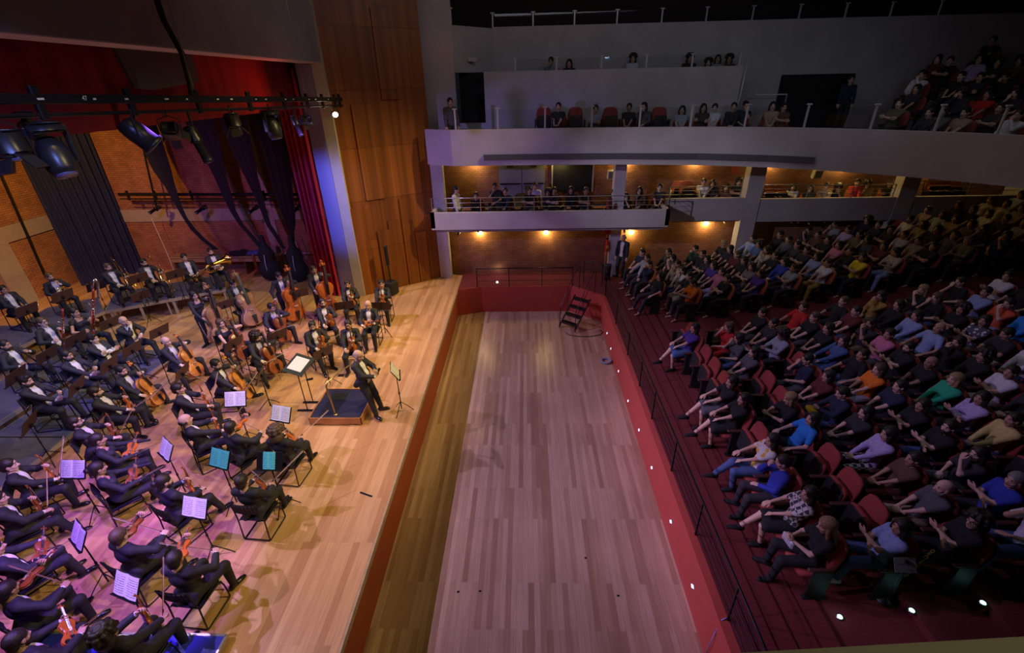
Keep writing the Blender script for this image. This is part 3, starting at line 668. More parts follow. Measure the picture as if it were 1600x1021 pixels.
# ------------------------------------------------------------------ instruments
varn = mat('orange_varnish', (.50, .13, .02), .22, noise=.25, nscale=9); varn_dk = mat('brown_varnish', (.26, .07, .02), .25, noise=.3, nscale=7); varn_yl = mat('amber_varnish', (.62, .24, .04), .25, noise=.25, nscale=8)
varn_gr = mat('pale_brown_varnish', (.36, .19, .09), .3, noise=.3, nscale=5)
ebony = mat('ebony', (.012, .010, .010), .3); brass = mat('polished_brass', (.80, .52, .16), .18, 1.0); silver = mat('silver_keys', (.75, .75, .78), .2, 1.0); ivory = mat('ivory_bridge', (.62, .48, .30), .5)
redwood = mat('bassoon_red_wood', (.30, .035, .012), .25, noise=.25, nscale=10); bowwood = mat('bow_wood', (.34, .14, .06), .4); bowhair = mat('bow_hair', (.75, .70, .58), .6); gut = mat('string_steel', (.55, .53, .5), .3, .8)
OUTL = [(0, .05), (.012, .13), (.04, .20), (.09, .258), (.16, .29), (.22, .295), (.30, .272), (.36, .235), (.385, .232), (.405, .20), (.44, .168), (.51, .154), (.58, .160), (.625, .182), (.645, .205), (.67, .198), (.73, .22), (.81, .237), (.88, .222), (.94, .175), (.98, .11), (1.0, .045)]
def fiddle(kind, name, m, bowed=True):
    """frame: end button at the origin, +x to the scroll, +z out of the front plate"""
    Lb, neck, th, pin = {'violin': (.356, .235, .034, 0), 'viola': (.41, .27, .038, 0), 'cello': (.755, .46, .11, .26), 'bass': (1.10, .72, .17, .10)}[kind]
    wid = 1.06 if kind == 'bass' else 1.0
    root = bpy.data.objects.new(name, None); C.objects.link(root); root.empty_display_size = .1
    o = [(x * Lb, y * Lb * wid) for x, y in OUTL]; ring = o + [(x, -y) for x, y in o[::-1]]; n = len(ring); cx = Lb * .5
    def sc(k): return [(cx + (x - cx) * (1 - (1 - k) * .6), y * k) for x, y in ring]
    B = MB(); V = []; F = []
    for k, z in ((.35, -th * .72), (.8, -th * .62), (.97, -th * .5), (1.02, -th * .47), (.955, -th * .42), (.955, th * .42), (1.02, th * .47), (.97, th * .5), (.8, th * .66), (.35, th * .80)):
        V += [(x, y, z) for x, y in sc(k)]
    for i in range(9):
        for j in range(n): F.append((i * n + j, i * n + (j + 1) % n, (i + 1) * n + (j + 1) % n, (i + 1) * n + j))
    B.add(V, F)
    B.add([(x, y, -th * .72) for x, y in sc(.35)], [(j, n - 1 - j, n - 2 - j, j + 1)[::1] for j in range(n // 2 - 1)]); B.add([(x, y, th * .80) for x, y in sc(.35)], [(j, j + 1, n - 2 - j, n - 1 - j) for j in range(n // 2 - 1)])
    ob('body', B.mesh('fiddle_body', m, True), root)
    f = MB()
    for s in (-1, 1):
        f.tube([(Lb * (.37 + .18 * t), s * Lb * (.115 - .035 * t + .012 * math.sin(t * 2 * pi)), th * (.70 + .03 * math.sin(t * pi))) for t in [i / 8 for i in range(9)]], Lb * .0085, 5)
    ob('sound_hole', f.mesh('sound_hole', ebony), root)
    nk = MB(); nr = Lb * .032; zt = th * .8; nk.tube([(Lb * .96, 0, th * .45), (Lb + neck * .35, 0, th * .8), (Lb + neck * .75, 0, th * .95)], [nr * 1.3, nr, nr * .9], 8)
    sx = Lb + neck * .75; nk.tube([(sx, 0, zt * 1.15), (sx + neck * .14, 0, zt * .8), (sx + neck * .20, 0, zt * .2), (sx + neck * .26, 0, zt * .3), (sx + neck * .24, 0, zt * .95), (sx + neck * .19, 0, zt * .8)], [nr, nr * .95, nr * .8, nr * .65, nr * .55, nr * .5], 8)
    for i in range(4): nk.tube([(sx + neck * (.03 + .035 * i), -nr * 3.0, zt * .8), (sx + neck * (.03 + .035 * i), nr * 3.0, zt * .8)], nr * .28, 6)
    ob('neck', nk.mesh('neck', m, True), root)
    fb = MB(); fb.box((Lb * .93 + neck * .26 - Lb * .02, 0, th * 1.12), (Lb * .30 + neck * .9, Lb * .085, th * .16), rot('Y', 2.0), bev=.003); ob('fingerboard', fb.mesh('fingerboard', ebony), root)
    bz = th * 1.5 if kind in ('violin', 'viola') else th * 1.15
    br = MB().box((Lb * .46, 0, (th * .7 + bz) / 2), (Lb * .014, Lb * .12, bz - th * .62), bev=.002); ob('bridge', br.mesh('bridge', ivory), root)
    tp = MB().prism([(Lb * .03, -.02 * Lb), (Lb * .30, -.065 * Lb), (Lb * .31, 0), (Lb * .30, .065 * Lb), (Lb * .03, .02 * Lb)], th * .95, th * 1.1); ob('tailpiece', tp.mesh('tailpiece', ebony), root)
    st = MB()
    for i in range(4): y = (i - 1.5) * Lb * .026; st.tube([(Lb * .29, y * .8, th * 1.08), (Lb * .46, y, bz), (sx, y * .5, th * 1.28)], Lb * .0030 + .0003, 4)
    ob('strings', st.mesh('strings', gut), root)
    if kind in ('violin', 'viola'): ob('chin_rest', MB().lathe([(.001, .012), (.030, .012), (.034, .016), (.028, .014), (.01, .010)], 12, (.045, .055, th * .5)).mesh('chin_rest', ebony), root)
    else: ob('endpin', MB().tube([(0, 0, 0), (-pin, 0, 0)], [.008 if kind == 'cello' else .012, .004], 8).mesh('endpin', steel), root)
    return root
def bow_obj(L=.74):
    root = bpy.data.objects.new('bow', None); C.objects.link(root)
    ob('stick', MB().tube([(0, 0, 0), (L * .3, 0, -.004), (L * .6, 0, -.006), (L * .97, 0, .002), (L, 0, -.018)], [.0052, .0048, .0044, .0036, .0026], 6).mesh('bow_stick', bowwood, True), root)
    ob('bow_hair', MB().box((L * .51, 0, -.022), (L * .94, .007, .0025)).mesh('bow_hair', bowhair), root)
    ob('frog', MB().box((.055, 0, -.014), (.045, .012, .02), bev=.002).mesh('frog', ebony), root)
    return root
def woodwind(name, kind):
    root = bpy.data.objects.new(name, None); C.objects.link(root)
    if kind == 'clarinet':
        ob('body', MB().lathe([(.009, 0), (.013, .06), (.0135, .12), (.0135, .52), (.017, .58), (.034, .66), (.030, .66)], 12).mesh('clarinet_body', ebony, True), root)
        k = MB()
        for i in range(11): k.lathe([(.001, 0), (.008, .002), (.008, .006), (.001, .007)], 8, (.013, .003 * (i % 3 - 1), .14 + .04 * i), rot('Y', 90))
        for z in (.06, .13, .33, .56): k.lathe([(.0135, z), (.016, z), (.016, z + .012), (.0135, z + .012)], 12)
        k.tube([(.015, .008, .12), (.015, .008, .5)], .002, 5); ob('keys', k.mesh('clarinet_keys', silver, True), root)
    elif kind == 'bass_clarinet':
        ob('body', MB().lathe([(.014, 0), (.017, .1), (.017, .85), (.019, .9)], 12).mesh('bass_clarinet_body', ebony, True), root)
        b = MB().tube([(0, 0, .0), (.01, 0, -.05), (-.02, 0, -.11), (-.10, 0, -.13), (-.2, 0, -.11)], .009, 8).tube([(0, 0, .9), (.03, 0, .98), (.09, 0, 1.0), (.13, 0, .93), (.15, 0, .85)], [.018, .02, .03, .045, .075], 12, cap=False); ob('crook', b.mesh('crook', silver, True), root)
        k = MB()
        for i in range(16): k.lathe([(.001, 0), (.011, .002), (.011, .007), (.001, .008)], 8, (.017, .004 * (i % 3 - 1), .1 + .047 * i), rot('Y', 90))
        k.tube([(.02, .01, .1), (.02, .01, .85)], .003, 5); ob('keys', k.mesh('keys', silver, True), root)
    else:
        g = 1.0 if kind == 'bassoon' else 1.25
        ob('body', MB().lathe([(.022 * g, .0), (.03 * g, .01), (.03 * g, .40 * g), (.024 * g, .42 * g)], 14).lathe([(.021 * g, .4 * g), (.019 * g, 1.0 * g), (.024 * g, 1.05 * g), (.022 * g, 1.22 * g), (.030 * g, 1.32 * g), (.024 * g, 1.32 * g)], 14, (.0, .018 * g, 0)).lathe([(.015 * g, .4 * g), (.012 * g, .86 * g)], 12, (0, -.022 * g, 0)).mesh('bassoon_body', redwood, True), root)
        k = MB()
        for i in range(14): k.lathe([(.001, 0), (.013, .002), (.013, .008), (.001, .01)], 8, (.022 * g, .02 * (i % 2) - .012, (.08 + .075 * i) * g), rot('Y', 90))
        for z in (.0, .40, .86, 1.05): k.lathe([(.03 * g, z * g), (.034 * g, z * g + .004), (.034 * g, z * g + .022), (.03 * g, z * g + .026)], 14, (0, 0, 0))
        k.tube([(.03 * g, .0, .05 * g), (.03 * g, 0, .98 * g)], .0035, 5); ob('keys', k.mesh('keys', silver, True), root)
        c = MB().tube([(0, -.022 * g, .86 * g), (-.02, -.03, .95 * g), (-.10, -.05, .99 * g), (-.20, -.06, .95 * g), (-.27, -.07, .90 * g)], [.006, .006, .005, .004, .003], 7)
        if kind == 'contrabassoon': c.tube([(0, .0, 1.32 * g), (.0, .02, 1.45 * g), (.03, .06, 1.52 * g), (.06, .10, 1.44 * g), (.06, .11, 1.1 * g)], [.03, .034, .036, .034, .03], 12)
        ob('crook', c.mesh('crook', silver, True), root)
    return root
def flare(r0, r1, L, n=8, p=3.2): return [(r0 + (r1 - r0) * (i / n) ** p, L * i / n) for i in range(n + 1)]
def brass_inst(name, kind):
    root = bpy.data.objects.new(name, None); C.objects.link(root)
    if kind == 'trombone':   # +x along the slide
        ob('slide', MB().tube([(-.05, 0, 0), (.66, 0, 0), (.70, 0, -.01), (.715, 0, -.04), (.70, 0, -.07), (.66, 0, -.08), (-.05, 0, -.08)], .0085, 8).tube([(.0, 0, 0), (0, 0, -.08)], .007, 6).tube([(.12, 0, 0), (.12, 0, -.08)], .007, 6).mesh('slide', brass, True), root)
        b = MB(); pr = flare(.010, .105, .5); b.tube([(-.05, 0, -.08), (-.42, .02, -.09), (-.50, .05, -.10), (-.53, .09, -.10), (-.50, .13, -.10), (-.42, .14, -.10), (-.1, .14, -.10)], .0095, 8)
        V = MB(); V.lathe(pr + [(.100, .495)], 20); v = np.concatenate(V.v) @ rot('Y', 90).T + np.array([-.12, .14, -.10]); b.add(v, V.f[:-2])
        b.tube([(-.3, .02, -.09), (-.3, .14, -.10)], .006, 6); ob('bell', b.mesh('bell', brass, True), root)
        ob('mouthpiece', MB().lathe([(.006, 0), (.008, .05), (.013, .08), (.010, .08)], 10, (-.05, 0, 0), rot('Y', -90)).mesh('mouthpiece', silver, True), root)
    elif kind == 'horn':
        ob('tubing', MB().tube([(.13 * math.cos(a), .15 * math.sin(a), .012 * math.sin(3 * a)) for a in [i * pi / 10 for i in range(20)]], .011, 8, close=True).tube([(.09 * math.cos(a), .11 * math.sin(a), .02) for a in [i * pi / 8 for i in range(16)]], .009, 8, close=True).mesh('tubing', brass, True), root)
        V = MB(); V.lathe(flare(.014, .155, .36, 9, 3.6) + [(.150, .355)], 24); v = np.concatenate(V.v) @ rot('Y', 75).T + np.array([-.06, -.14, -.02]); ob('bell', MB().add(v, V.f[:-2]).mesh('bell', brass, True), root)
        k = MB(); [k.lathe([(.014, 0), (.014, .06), (.006, .065), (.006, .08)], 10, (.03 * i - .03, .05, .02)) for i in range(3)]; ob('valves', k.mesh('valves', silver, True), root)
    elif kind == 'trumpet':
        V = MB(); V.lathe(flare(.0065, .06, .3), 18); v = np.concatenate(V.v) @ rot('Y', 90).T + np.array([.18, 0, 0]); ob('bell', MB().add(v, V.f[:-2]).tube([(.2, 0, 0), (-.05, 0, 0), (-.08, 0, -.03), (-.05, 0, -.06), (.22, 0, -.06), (.25, 0, -.03), (.22, 0, .0), (.0, 0, .0)], .006, 7).mesh('bell', brass, True), root)
        k = MB(); [k.lathe([(.010, -.09), (.010, .02), (.004, .025), (.008, .045)], 10, (.05 + .025 * i, 0, -.01)) for i in range(3)]; ob('valves', k.mesh('valves', silver, True), root)
    else:                    # tuba lying on the lap: bell along +y
        V = MB(); V.lathe([(.05, 0), (.06, .1), (.09, .3), (.12, .45), (.17, .52), (.215, .56), (.205, .555)], 24); v = np.concatenate(V.v) @ rot('X', -90).T + np.array([0, -.10, .06]); ob('bell', MB().add(v, V.f[:-2]).mesh('bell', brass, True), root)
        t = MB(); t.tube([(0, -.10, .06), (.0, -.30, .06), (0, -.38, 0), (0, -.38, -.10), (0, -.3, -.18), (0, .1, -.18), (0, .17, -.12), (0, .17, -.05), (0, .1, -.02), (0, -.2, -.02)], [.05, .05, .05, .046, .042, .036, .032, .028, .024, .02], 12)
        for i in range(3): t.tube([(.05, -.15 + .09 * i, -.15), (.08, -.15 + .09 * i, -.06), (.05, -.15 + .09 * i, .0)], .012, 8)
        ob('tubing', t.mesh('tubing', brass, True), root)
        k = MB(); [k.lathe([(.018, -.08), (.018, .06), (.008, .065), (.012, .09)], 10, (.08, -.1 + .05 * i, -.06)) for i in range(4)]; ob('valves', k.mesh('valves', silver, True), root)
    return root

# ------------------------------------------------------------------ furniture
pad = mat('black_seat_pad', (.02, .02, .024), .8, noise=.2, nscale=30)
def make_chair():
    t = bpy.data.objects.new('orchestra_chair', None); C.objects.link(t)
    s = MB(); s.box((.02, 0, .445), (.44, .45, .05), bev=.022); s.build('seat', pad, t, True)
    b = MB(); 
    for i in range(7):
        a = (i - 3) / 3; b.box((-.235 - .02 * (1 - a * a) , a * .185, .76), (.035, .075, .24), rot('Z', -a * 12) @ rot('Y', -9), bev=.014)
    b.build('backrest', pad, t, True)
    for y in (-.235, .235):
        MB().tube([(-.26, y * .9, .90), (-.235, y * .93, .70), (-.21, y, .47), (-.24, y, .05), (-.22, y, .014), (-.16, y, .012), (.22, y, .012), (.26, y, .03), (.25, y, .30), (.225, y, .42), (.16, y * .95, .425), (-.2, y * .95, .43)], .0115, 7).build('leg', black_metal, t, True)
    MB().tube([(-.245, -.235, .03), (-.245, .235, .03)], .010, 6).build('stretcher', black_metal, t, True); MB().tube([(.235, -.235, .40), (.235, .235, .40)], .010, 6).build('stretcher', black_metal, t, True)
    return t
paper = page_mat('sheet_music_paper', (.80, .79, .76), (.10, .10, .12)); teal = page_mat('teal_page', (.10, .62, .66), (.03, .20, .26)); deskm = mat('brown_desk', (.060, .028, .026), .45, noise=.1)
def make_stand(h=1.05, desk=(.50, .34), tilt=28, wide=False, dark=True):
    """faces -x towards the player, who sits at -x; the desk leans away"""
    t = bpy.data.objects.new('music_stand', None); C.objects.link(t)
    for a in (60, 180, 300):
        MB().tube([(0, 0, .30), (.16 * math.cos(math.radians(a)), .16 * math.sin(math.radians(a)), .14), (.27 * math.cos(math.radians(a)), .27 * math.sin(math.radians(a)), .012)], .009, 6).build('leg', black_metal, t, True)
    MB().tube([(0, 0, .10), (0, 0, h)], [.013, .009], 8).lathe([(.018, .52), (.018, .57)], 8).build('pole', black_metal, t, True)
    R = rot('Y', -(90 - tilt)); d = MB(); d.box((.0, 0, 0), (desk[1], desk[0], .008), None, bev=.003); d.box((-desk[1] / 2, 0, .02), (.008, desk[0], .04))
    ds = d.build('desk', deskm if dark else black_metal, t); ds.matrix_local = mat4(R, (0.02, 0, h + .06))
    MB().box((.03, 0, h), (.05, .05, .07), bev=.006).build('bracket', black_metal, t)
    return t
def sheet(name='sheet_music', m=None, w=.42, hh=.30):
    b = MB(); n = 6
    for s in (-1, 1):
        V = []; F = []
        for i in range(n + 1):
            x = s * w / 2 * i / n; z = .004 + .012 * math.sin(pi * i / n) 
            for j in (0, 1): V += [(x, (j - .5) * hh, z), (x, (j - .5) * hh, z - .004)]
        for i in range(n):
            a = i * 4; q = (a, a + 4, a + 6, a + 2); F += [q if s > 0 else q[::-1], (a + 1, a + 3, a + 7, a + 5)]
        b.add(V, F)
    return b.mesh(name, m or paper)
# theatre seat, facing +x
seat_red = mat('red_seat_fabric', (.36, .055, .045), .9, noise=.15, nscale=30, bump=.1); seat_orange = mat('orange_seat_fabric', (.50, .13, .04), .9, noise=.15, nscale=30); seat_dk = mat('black_seat_shell', (.014, .013, .014), .6); arm_m = mat('armrest_brown', (.10, .035, .03), .5)
def make_theatre_seat(down, m):
    t = bpy.data.objects.new('theatre_seat', None); C.objects.link(t)
    V = MB(); prof = [(-.24, -.24), (.24, -.24), (.255, -.1), (.25, .12), (.21, .25), (.12, .30), (-.12, .30), (-.21, .25), (-.25, .12), (-.255, -.1)]
    def slab(c, th, mi, sc=1.0, R=None, P=prof):
        n = len(P); v = []
        for x, s_ in ((-th / 2, .93), (-th / 4, 1.0), (th / 4, 1.0), (th / 2, .93)): v += [(x, y * sc * s_, z * sc * s_) for y, z in P]
        f = [tuple(range(n)), tuple(range(3 * n, 4 * n))[::-1]] + [(i * n + j, (i + 1) * n + j, (i + 1) * n + (j + 1) % n, i * n + (j + 1) % n) for i in range(3) for j in range(n)]
        v = np.array(v) @ (R if R is not None else np.eye(3)).T; return v + np.array(c), [q[::-1] for q in f], mi
    R = rot('Y', -14); b = MB(); b.add(*slab((-.20, 0, .72), .07, 0, R=R)); b.build('backrest', m, t, True)
    b = MB(); b.add(*slab((-.255, 0, .66), .03, 0, 1.03, R)); b.build('back_shell', seat_dk, t, True)
    P2 = [(-.22, -.20), (.22, -.20), (.235, 0), (.22, .2), (.15, .235), (-.15, .235), (-.22, .2), (-.235, 0)]
    if down: b = MB(); b.add(*slab((.06, 0, .40), .09, 0, 1.0, rot('Y', 86), P2)); b.build('seat', m, t, True)
    else: b = MB(); b.add(*slab((-.03, 0, .56), .085, 0, 1.0, rot('Y', -6), P2)); b.build('seat', m, t, True); b = MB(); b.add(*slab((.022, 0, .55), .02, 0, .96, rot('Y', -6), P2)); b.build('seat_shell', seat_dk, t, True)
    for y in (-.29, .29):
        a = MB(); a.box((.0, y, .31), (.30, .035, .60), bev=.012); a.box((.0, y, .015), (.34, .07, .03)); sd = a.build('side_support', seat_dk, t)
        MB().box((.06, y, .635), (.36, .055, .035), bev=.012).build('armrest', arm_m, sd)
    return t
# ------------------------------------------------------------------ musicians: clothes
PARTC = {}
def suit_meshes(key, F, jacket=True, female=False, sleeve=1.0):
    if key in PARTC: return PARTC[key]
    d = {}; h = .0125
    d['body'] = to_mesh('body_' + key, F.body(), BODY)
    nk = cone(F.N + F.u * .045, F.HC, .07, .09)
    if jacket:
        d['shirt'] = to_mesh('shirt_' + key, shell(F.torso(.010) + F.arms(.006, .97), h, .028, [nk]), [shirtm])
        sk = [cone(F.H + F.s * .11 - F.fw * .06 + F.u * .02, F.H + F.s * .12 - F.fw * .16 - A3(0, 0, .06), .10, .06), cone(F.H - F.s * .11 - F.fw * .06 + F.u * .02, F.H - F.s * .12 - F.fw * .16 - A3(0, 0, .06), .10, .06)]
        lapel = lambda c: None
        def rel(c):
            q = c - F.H; return q @ F.fw, q @ F.s, q @ F.u
        def opening(c):
            x, y, z = rel(c); w = np.interp(z, [-.05, .12, .30, .45, .52], [.085, .055, .065, .075, .06]); return ~((x > 0.01) & (np.abs(y) < w) & (z > -.3)) & ~((((c - F.LW) * _n(F.LW - F.LE)).sum(1) > -.02) & (np.linalg.norm(c - F.LW, axis=1) < .10)) & ~((((c - F.RW) * _n(F.RW - F.RE)).sum(1) > -.02) & (np.linalg.norm(c - F.RW, axis=1) < .10))
        def lap(c):
            x, y, z = rel(c); w = np.interp(z, [.12, .30, .45, .52], [.055, .065, .075, .06]); return ((x > .01) & (np.abs(y) < w + .030) & (z > .14) & (z < .50)).astype(int)
        d['jacket'] = to_mesh('jacket_' + key, shell(F.torso(.024) + F.arms(.017) + sk, h, .03, [nk], lap, opening), [suitm, mat('satin_lapel', (.03, .03, .035), .3)])
        b = MB(); c = F.N + F.u * .012 + F.fw * .062
        for s_ in (-1, 1): b.add([c + F.s * .004 * s_, c + F.s * .042 * s_ + F.u * .02, c + F.s * .046 * s_ - F.u * .0, c + F.s * .042 * s_ - F.u * .02, c + F.fw * .014 + F.s * .02 * s_], [(0, 1, 4), (1, 2, 4), (2, 3, 4), (3, 0, 4), (0, 3, 2, 1)])
        b.box(c, (.018, .018, .018), F.R, bev=.004); d['bow_tie'] = b.mesh('bow_tie_' + key, shirtm)
    else:
        def crop(c): q = c - F.N; return ~(((q @ F.fw) > .02) & ((q @ F.u) > -.075) & (np.abs(q @ F.s) < .09)) 
        d['blouse'] = to_mesh('blouse_' + key, shell(F.torso(.014) + (F.arms(.012, sleeve if sleeve > 1 else 0, min(sleeve, 1))), h, .028, [nk], None, crop), [suitm])
    d['trousers'] = to_mesh('trousers_' + key, shell(F.legs(.016, .93) + [ell(F.H + A3(-.01, 0, .0), (.13, .178, .11))], h, .03), [trousm])
    fp_ = F.feet(.012)
    d['shoe'] = to_mesh('shoe_' + key, shell(fp_[:3], .0095, .012), [shoem]); d['shoe '] = to_mesh('shoe_' + key, shell(fp_[3:], .0095, .012), [shoem])
    PARTC[key] = d; return d
SKINS = [(.62, .38, .27, 1), (.50, .29, .19, 1), (.70, .45, .34, 1), (.36, .20, .13, 1), (.56, .34, .24, 1)]
HC_ = [(.020, .014, .010, 1), (.035, .022, .014, 1), (.012, .010, .009, 1), (.10, .06, .035, 1), (.22, .21, .20, 1), (.34, .22, .10, 1)]
def person(key, F, loc, rz, label, look=('short',), hc=0, sk=0, jacket=True, female=False, sleeve=1.0, group=None, z=0):
    d = suit_meshes(key, F, jacket, female, sleeve)
    p = ob('person', d['body'], None, (loc[0], loc[1], z), label, 'person', group, rz=rz); p.color = SKINS[sk % 5]
    for k, me in d.items():
        if k != 'body': ob(k.strip(), me, p)
    for st in look:
        if st == 'bald': continue
        if st == 'specs': ob('glasses', SPECS, p, M=F.tmat()); continue
        hq = ob('beard' if st == 'beard' else ('cap' if st == 'cap' else 'hair'), hair(st), p, M=F.tmat()); hq.color = HC_[hc]
    return p
def place(root, F_or_none, p, M): root.matrix_world = Matrix.Translation(p.location) @ Matrix.Rotation(p.rotation_euler[2], 4, 'Z') @ M; return root
def axisM(o, x, z):
    x = _n(np.array(x, float)); z = np.array(z, float); z = _n(z - x * (x @ z)); return mat4(np.array([x, np.cross(z, x), z]).T, o)

# poses (figure frame: +x forward, +y left).  each gives the figure and where its things sit
A = np.array
def P_vrest(v=0, tw=0):
    hd = [(0, 4, 0), (14, 2, 4), (-12, 6, -3), (6, -4, 0)][v % 4]
    F = Fig(hip=.555, lean=[10, 16, 4, 12][v % 4], twist=tw, head=hd, lh=(.30, .10, .92), rh=(.36, -.12, .72), lf=(0.40, .17), rf=[(.44, -.16), (.36, -.2), (.56, -.12), (.42, -.16)][v % 4], lpose='grip', rpose='grip', lpalm=(-.3, -1, 0), rpalm=(-.2, 0, -1), ldir=(.3, -.5, .5), rdir=(.8, .3, -.2))
    return F, axisM((.315, .05, .63), (-.10 + .05 * v, .03, 1), (1, .25 - .2 * v, .15)), axisM((.40, -.09, .72), [(.35, .45, .8), (.75, .35, .35), (.2, .8, .45), (.6, .2, .75)][v % 4], (0, 0, 1))
def P_vchin():
    F = Fig(hip=.555, lean=4, head=(18, 4, 6), lh=(.42, .22, 1.10), rh=(.36, -.22, .88), lf=(0.43, .17), rf=(.42, -.2), lpose='grip', rpose='grip', lpalm=(0, -.6, .8), rpalm=(0, .5, -1), lpole=(0, .5, -1), rpole=(0, -1, -.4), ldir=(.1, -.5, .8), rdir=(.8, .5, 0))
    return F, axisM((.07, .06, 1.10), (.86, .42, -.06), (-.1, .0, 1)), axisM((.42, -.18, .86), (-.35, .75, .62), (0, 0, 1))
def P_vlap():
    F = Fig(hip=.555, lean=12, head=(8, 10, 0), lh=(.34, .20, .80), rh=(.30, -.16, .74), lf=(0.43, .15), rf=(0.50, -.10), lpose='grip', rpose='relax', lpalm=(0, -.7, .5), rpalm=(0, 0, -1), ldir=(.4, -.7, .3), rdir=(.7, .6, 0))
    return F, axisM((.20, -.18, .72), (.42, .86, .34), (.5, -.3, .9)), axisM((.36, -.08, .74), (.7, -.5, .35), (0, 0, 1))
def P_fold():
    return Fig(hip=.555, lean=14, head=(10, 6, 4), lh=(.20, -.10, .90), rh=(.22, .10, .86), lf=(0.48, .14), rf=(0.43, -.16), lpose='flat', rpose='grip', lpalm=(-1, 0, .2), rpalm=(-1, 0, 0), lpole=(0, 1, -.5), rpole=(0, -1, -.5)), None, None
def P_chin():
    return Fig(hip=.555, lean=4, side=-4, head=(-8, 10, -6), lh=(.30, .05, .80), rh=(.20, -.03, 1.12), lf=(0.50, .16), rf=(0.38, -.18), lpose='relax', rpose='grip', rpalm=(-1, 0, 0), lpole=(0, 1, -.4), rpole=(.4, -.5, -1), rdir=(-.3, .2, 1)), None, None
def P_lap():
    return Fig(hip=.555, lean=12, head=(0, 6, 0), lh=(.34, .12, .70), rh=(.30, -.10, .70), lf=(0.48, .16), rf=(0.44, -.18), lpose='relax', rpose='relax', ldir=(.7, -.7, -.1), rdir=(.7, .7, -.1)), axisM((.32, -.25, .70), (0, 1, .1), (0, 0, 1)), None
def P_clar():
    return Fig(hip=.555, lean=12, head=(0, 8, 0), lh=(.34, .10, .80), rh=(.40, -.10, .70), lf=(0.48, .18), rf=(0.38, -.22), lpose='grip', rpose='grip', lpalm=(-.5, -1, 0), rpalm=(-.5, 1, 0), ldir=(.5, -.5, .2), rdir=(.5, .5, 0)), axisM((.22, .22, .98), (0, 0, 1), (1, 0, 0)), None
def P_horn():
    return Fig(hip=.555, lean=6, head=(0, 4, 0), lh=(.24, .02, 1.02), rh=(.30, -.22, .70), lf=(0.43, .16), rf=(0.38, -.2), lpose='grip', rpose='relax', lpalm=(-1, -.5, 0), ldir=(0, -.3, 1), lpole=(.3, .7, -.6)), axisM((.28, -.02, .80), (0, .8, .5), (1, 0, 0)), None
def P_bone():
    return Fig(hip=.555, lean=10, head=(6, 5, 0), lh=(.30, .22, .86), rh=(.34, -.08, .70), lf=(0.43, .18), rf=(0.38, -.2), lpose='grip', rpose='relax', lpalm=(0, 1, 0), ldir=(.8, .2, .2), rdir=(.8, .4, -.1)), axisM((.40, .27, 1.02), (.16, .10, -.95), (0, 1, 0)) @ Matrix.Scale(1.15, 4), None
def P_bsn():
    return Fig(hip=.555, lean=10, head=(6, 2, 0), lh=(.28, .12, .98), rh=(.26, -.20, .76), lf=(0.43, .2), rf=(0.38, -.2), lpose='grip', rpose='grip', lpalm=(0, -.8, .3), rpalm=(0, .9, 0), ldir=(.3, -.6, .6), rdir=(.7, .2, .3)), axisM((.24, -.26, .48), (.08, .36, .92), (1, 0, 0)), None
def P_cello(v=0):
    F = Fig(hip=.555, lean=[4, -4, 8][v], head=[(-14, 8, 0), (10, 12, 0), (-4, 2, 6)][v], lh=[(.30, .14, 1.06), (.32, .12, .98), (.28, .18, 1.10)][v], rh=[(.50, -.34, .66), (.46, -.30, .74), (.38, -.24, .68)][v], lf=(.42, .34), rf=(.42, -.34), lpose='grip', rpose='grip', lpalm=(-.6, -.8, 0), rpalm=(0, .3, -1), ldir=(.2, -.8, .35), lpole=(-.1, 1, -.3), rpole=(-.2, -1, -.3), rdir=(.7, .4, -.5), kneeout=.55)
    return F, axisM((.50, 0, .24), (-.34, .085, .92), (.92, .10, .34)), axisM([(.56, -.38, .62), (.52, -.34, .70), (.44, -.27, .62)][v], [(.1, .95, .12), (.25, .9, .1), (.5, .3, -.75)][v], (0, 0, 1))
def P_bassp(v=0):
    F = Fig(hip=.925 if v < 2 else .74, lean=[-4, 0, 6][v], head=[(6, 14, 0), (0, 4, 6), (8, 12, 4)][v], lh=[(.30, .22, 1.36), (.34, .20, 1.46), (.40, .10, 1.16)][v], rh=[(.18, -.32, .92), (.36, -.20, 1.00), (.42, -.18, .98)][v], lf=(.0, .16) if v < 2 else (.36, .30), rf=(.06, -.16) if v < 2 else (.30, -.26), lpose='grip', rpose='relax', lpalm=(-.5, -.9, 0), rpalm=(0, .9, -.3), ldir=(.4, -.6, .4), rpole=(-.6, -.8, -.2), lpole=(0, 1, -.4), knee=(1, 0, .05) if v < 2 else (1, 0, .5), kneeout=.1)
    return F, axisM((.46, .06, .14) if v < 2 else (.66, .03, .12), (-.10, .07, .99) if v < 2 else (-.36, .03, .93), (1, .25, .1) if v < 2 else (.9, .1, .34)), axisM((.34, -.30, .92), (.1, .1, -1), (1, 0, 0))
def head_at(F, u, v, z, yaw_to):
    """floor position so that the head of a figure facing yaw_to(target) shows at pixel u,v"""
    p = at(u, v, z + F.HC[2]); 
    for _ in range(3):
        th = math.atan2(yaw_to[1] - p[1], yaw_to[0] - p[0]); q = at(u, v, z + F.HC[2]); off = rotz(th) @ F.HC[:2]; p = q[:2] - off
    return p, th
def rotz(a): return A([[math.cos(a), -math.sin(a)], [math.sin(a), math.cos(a)]])

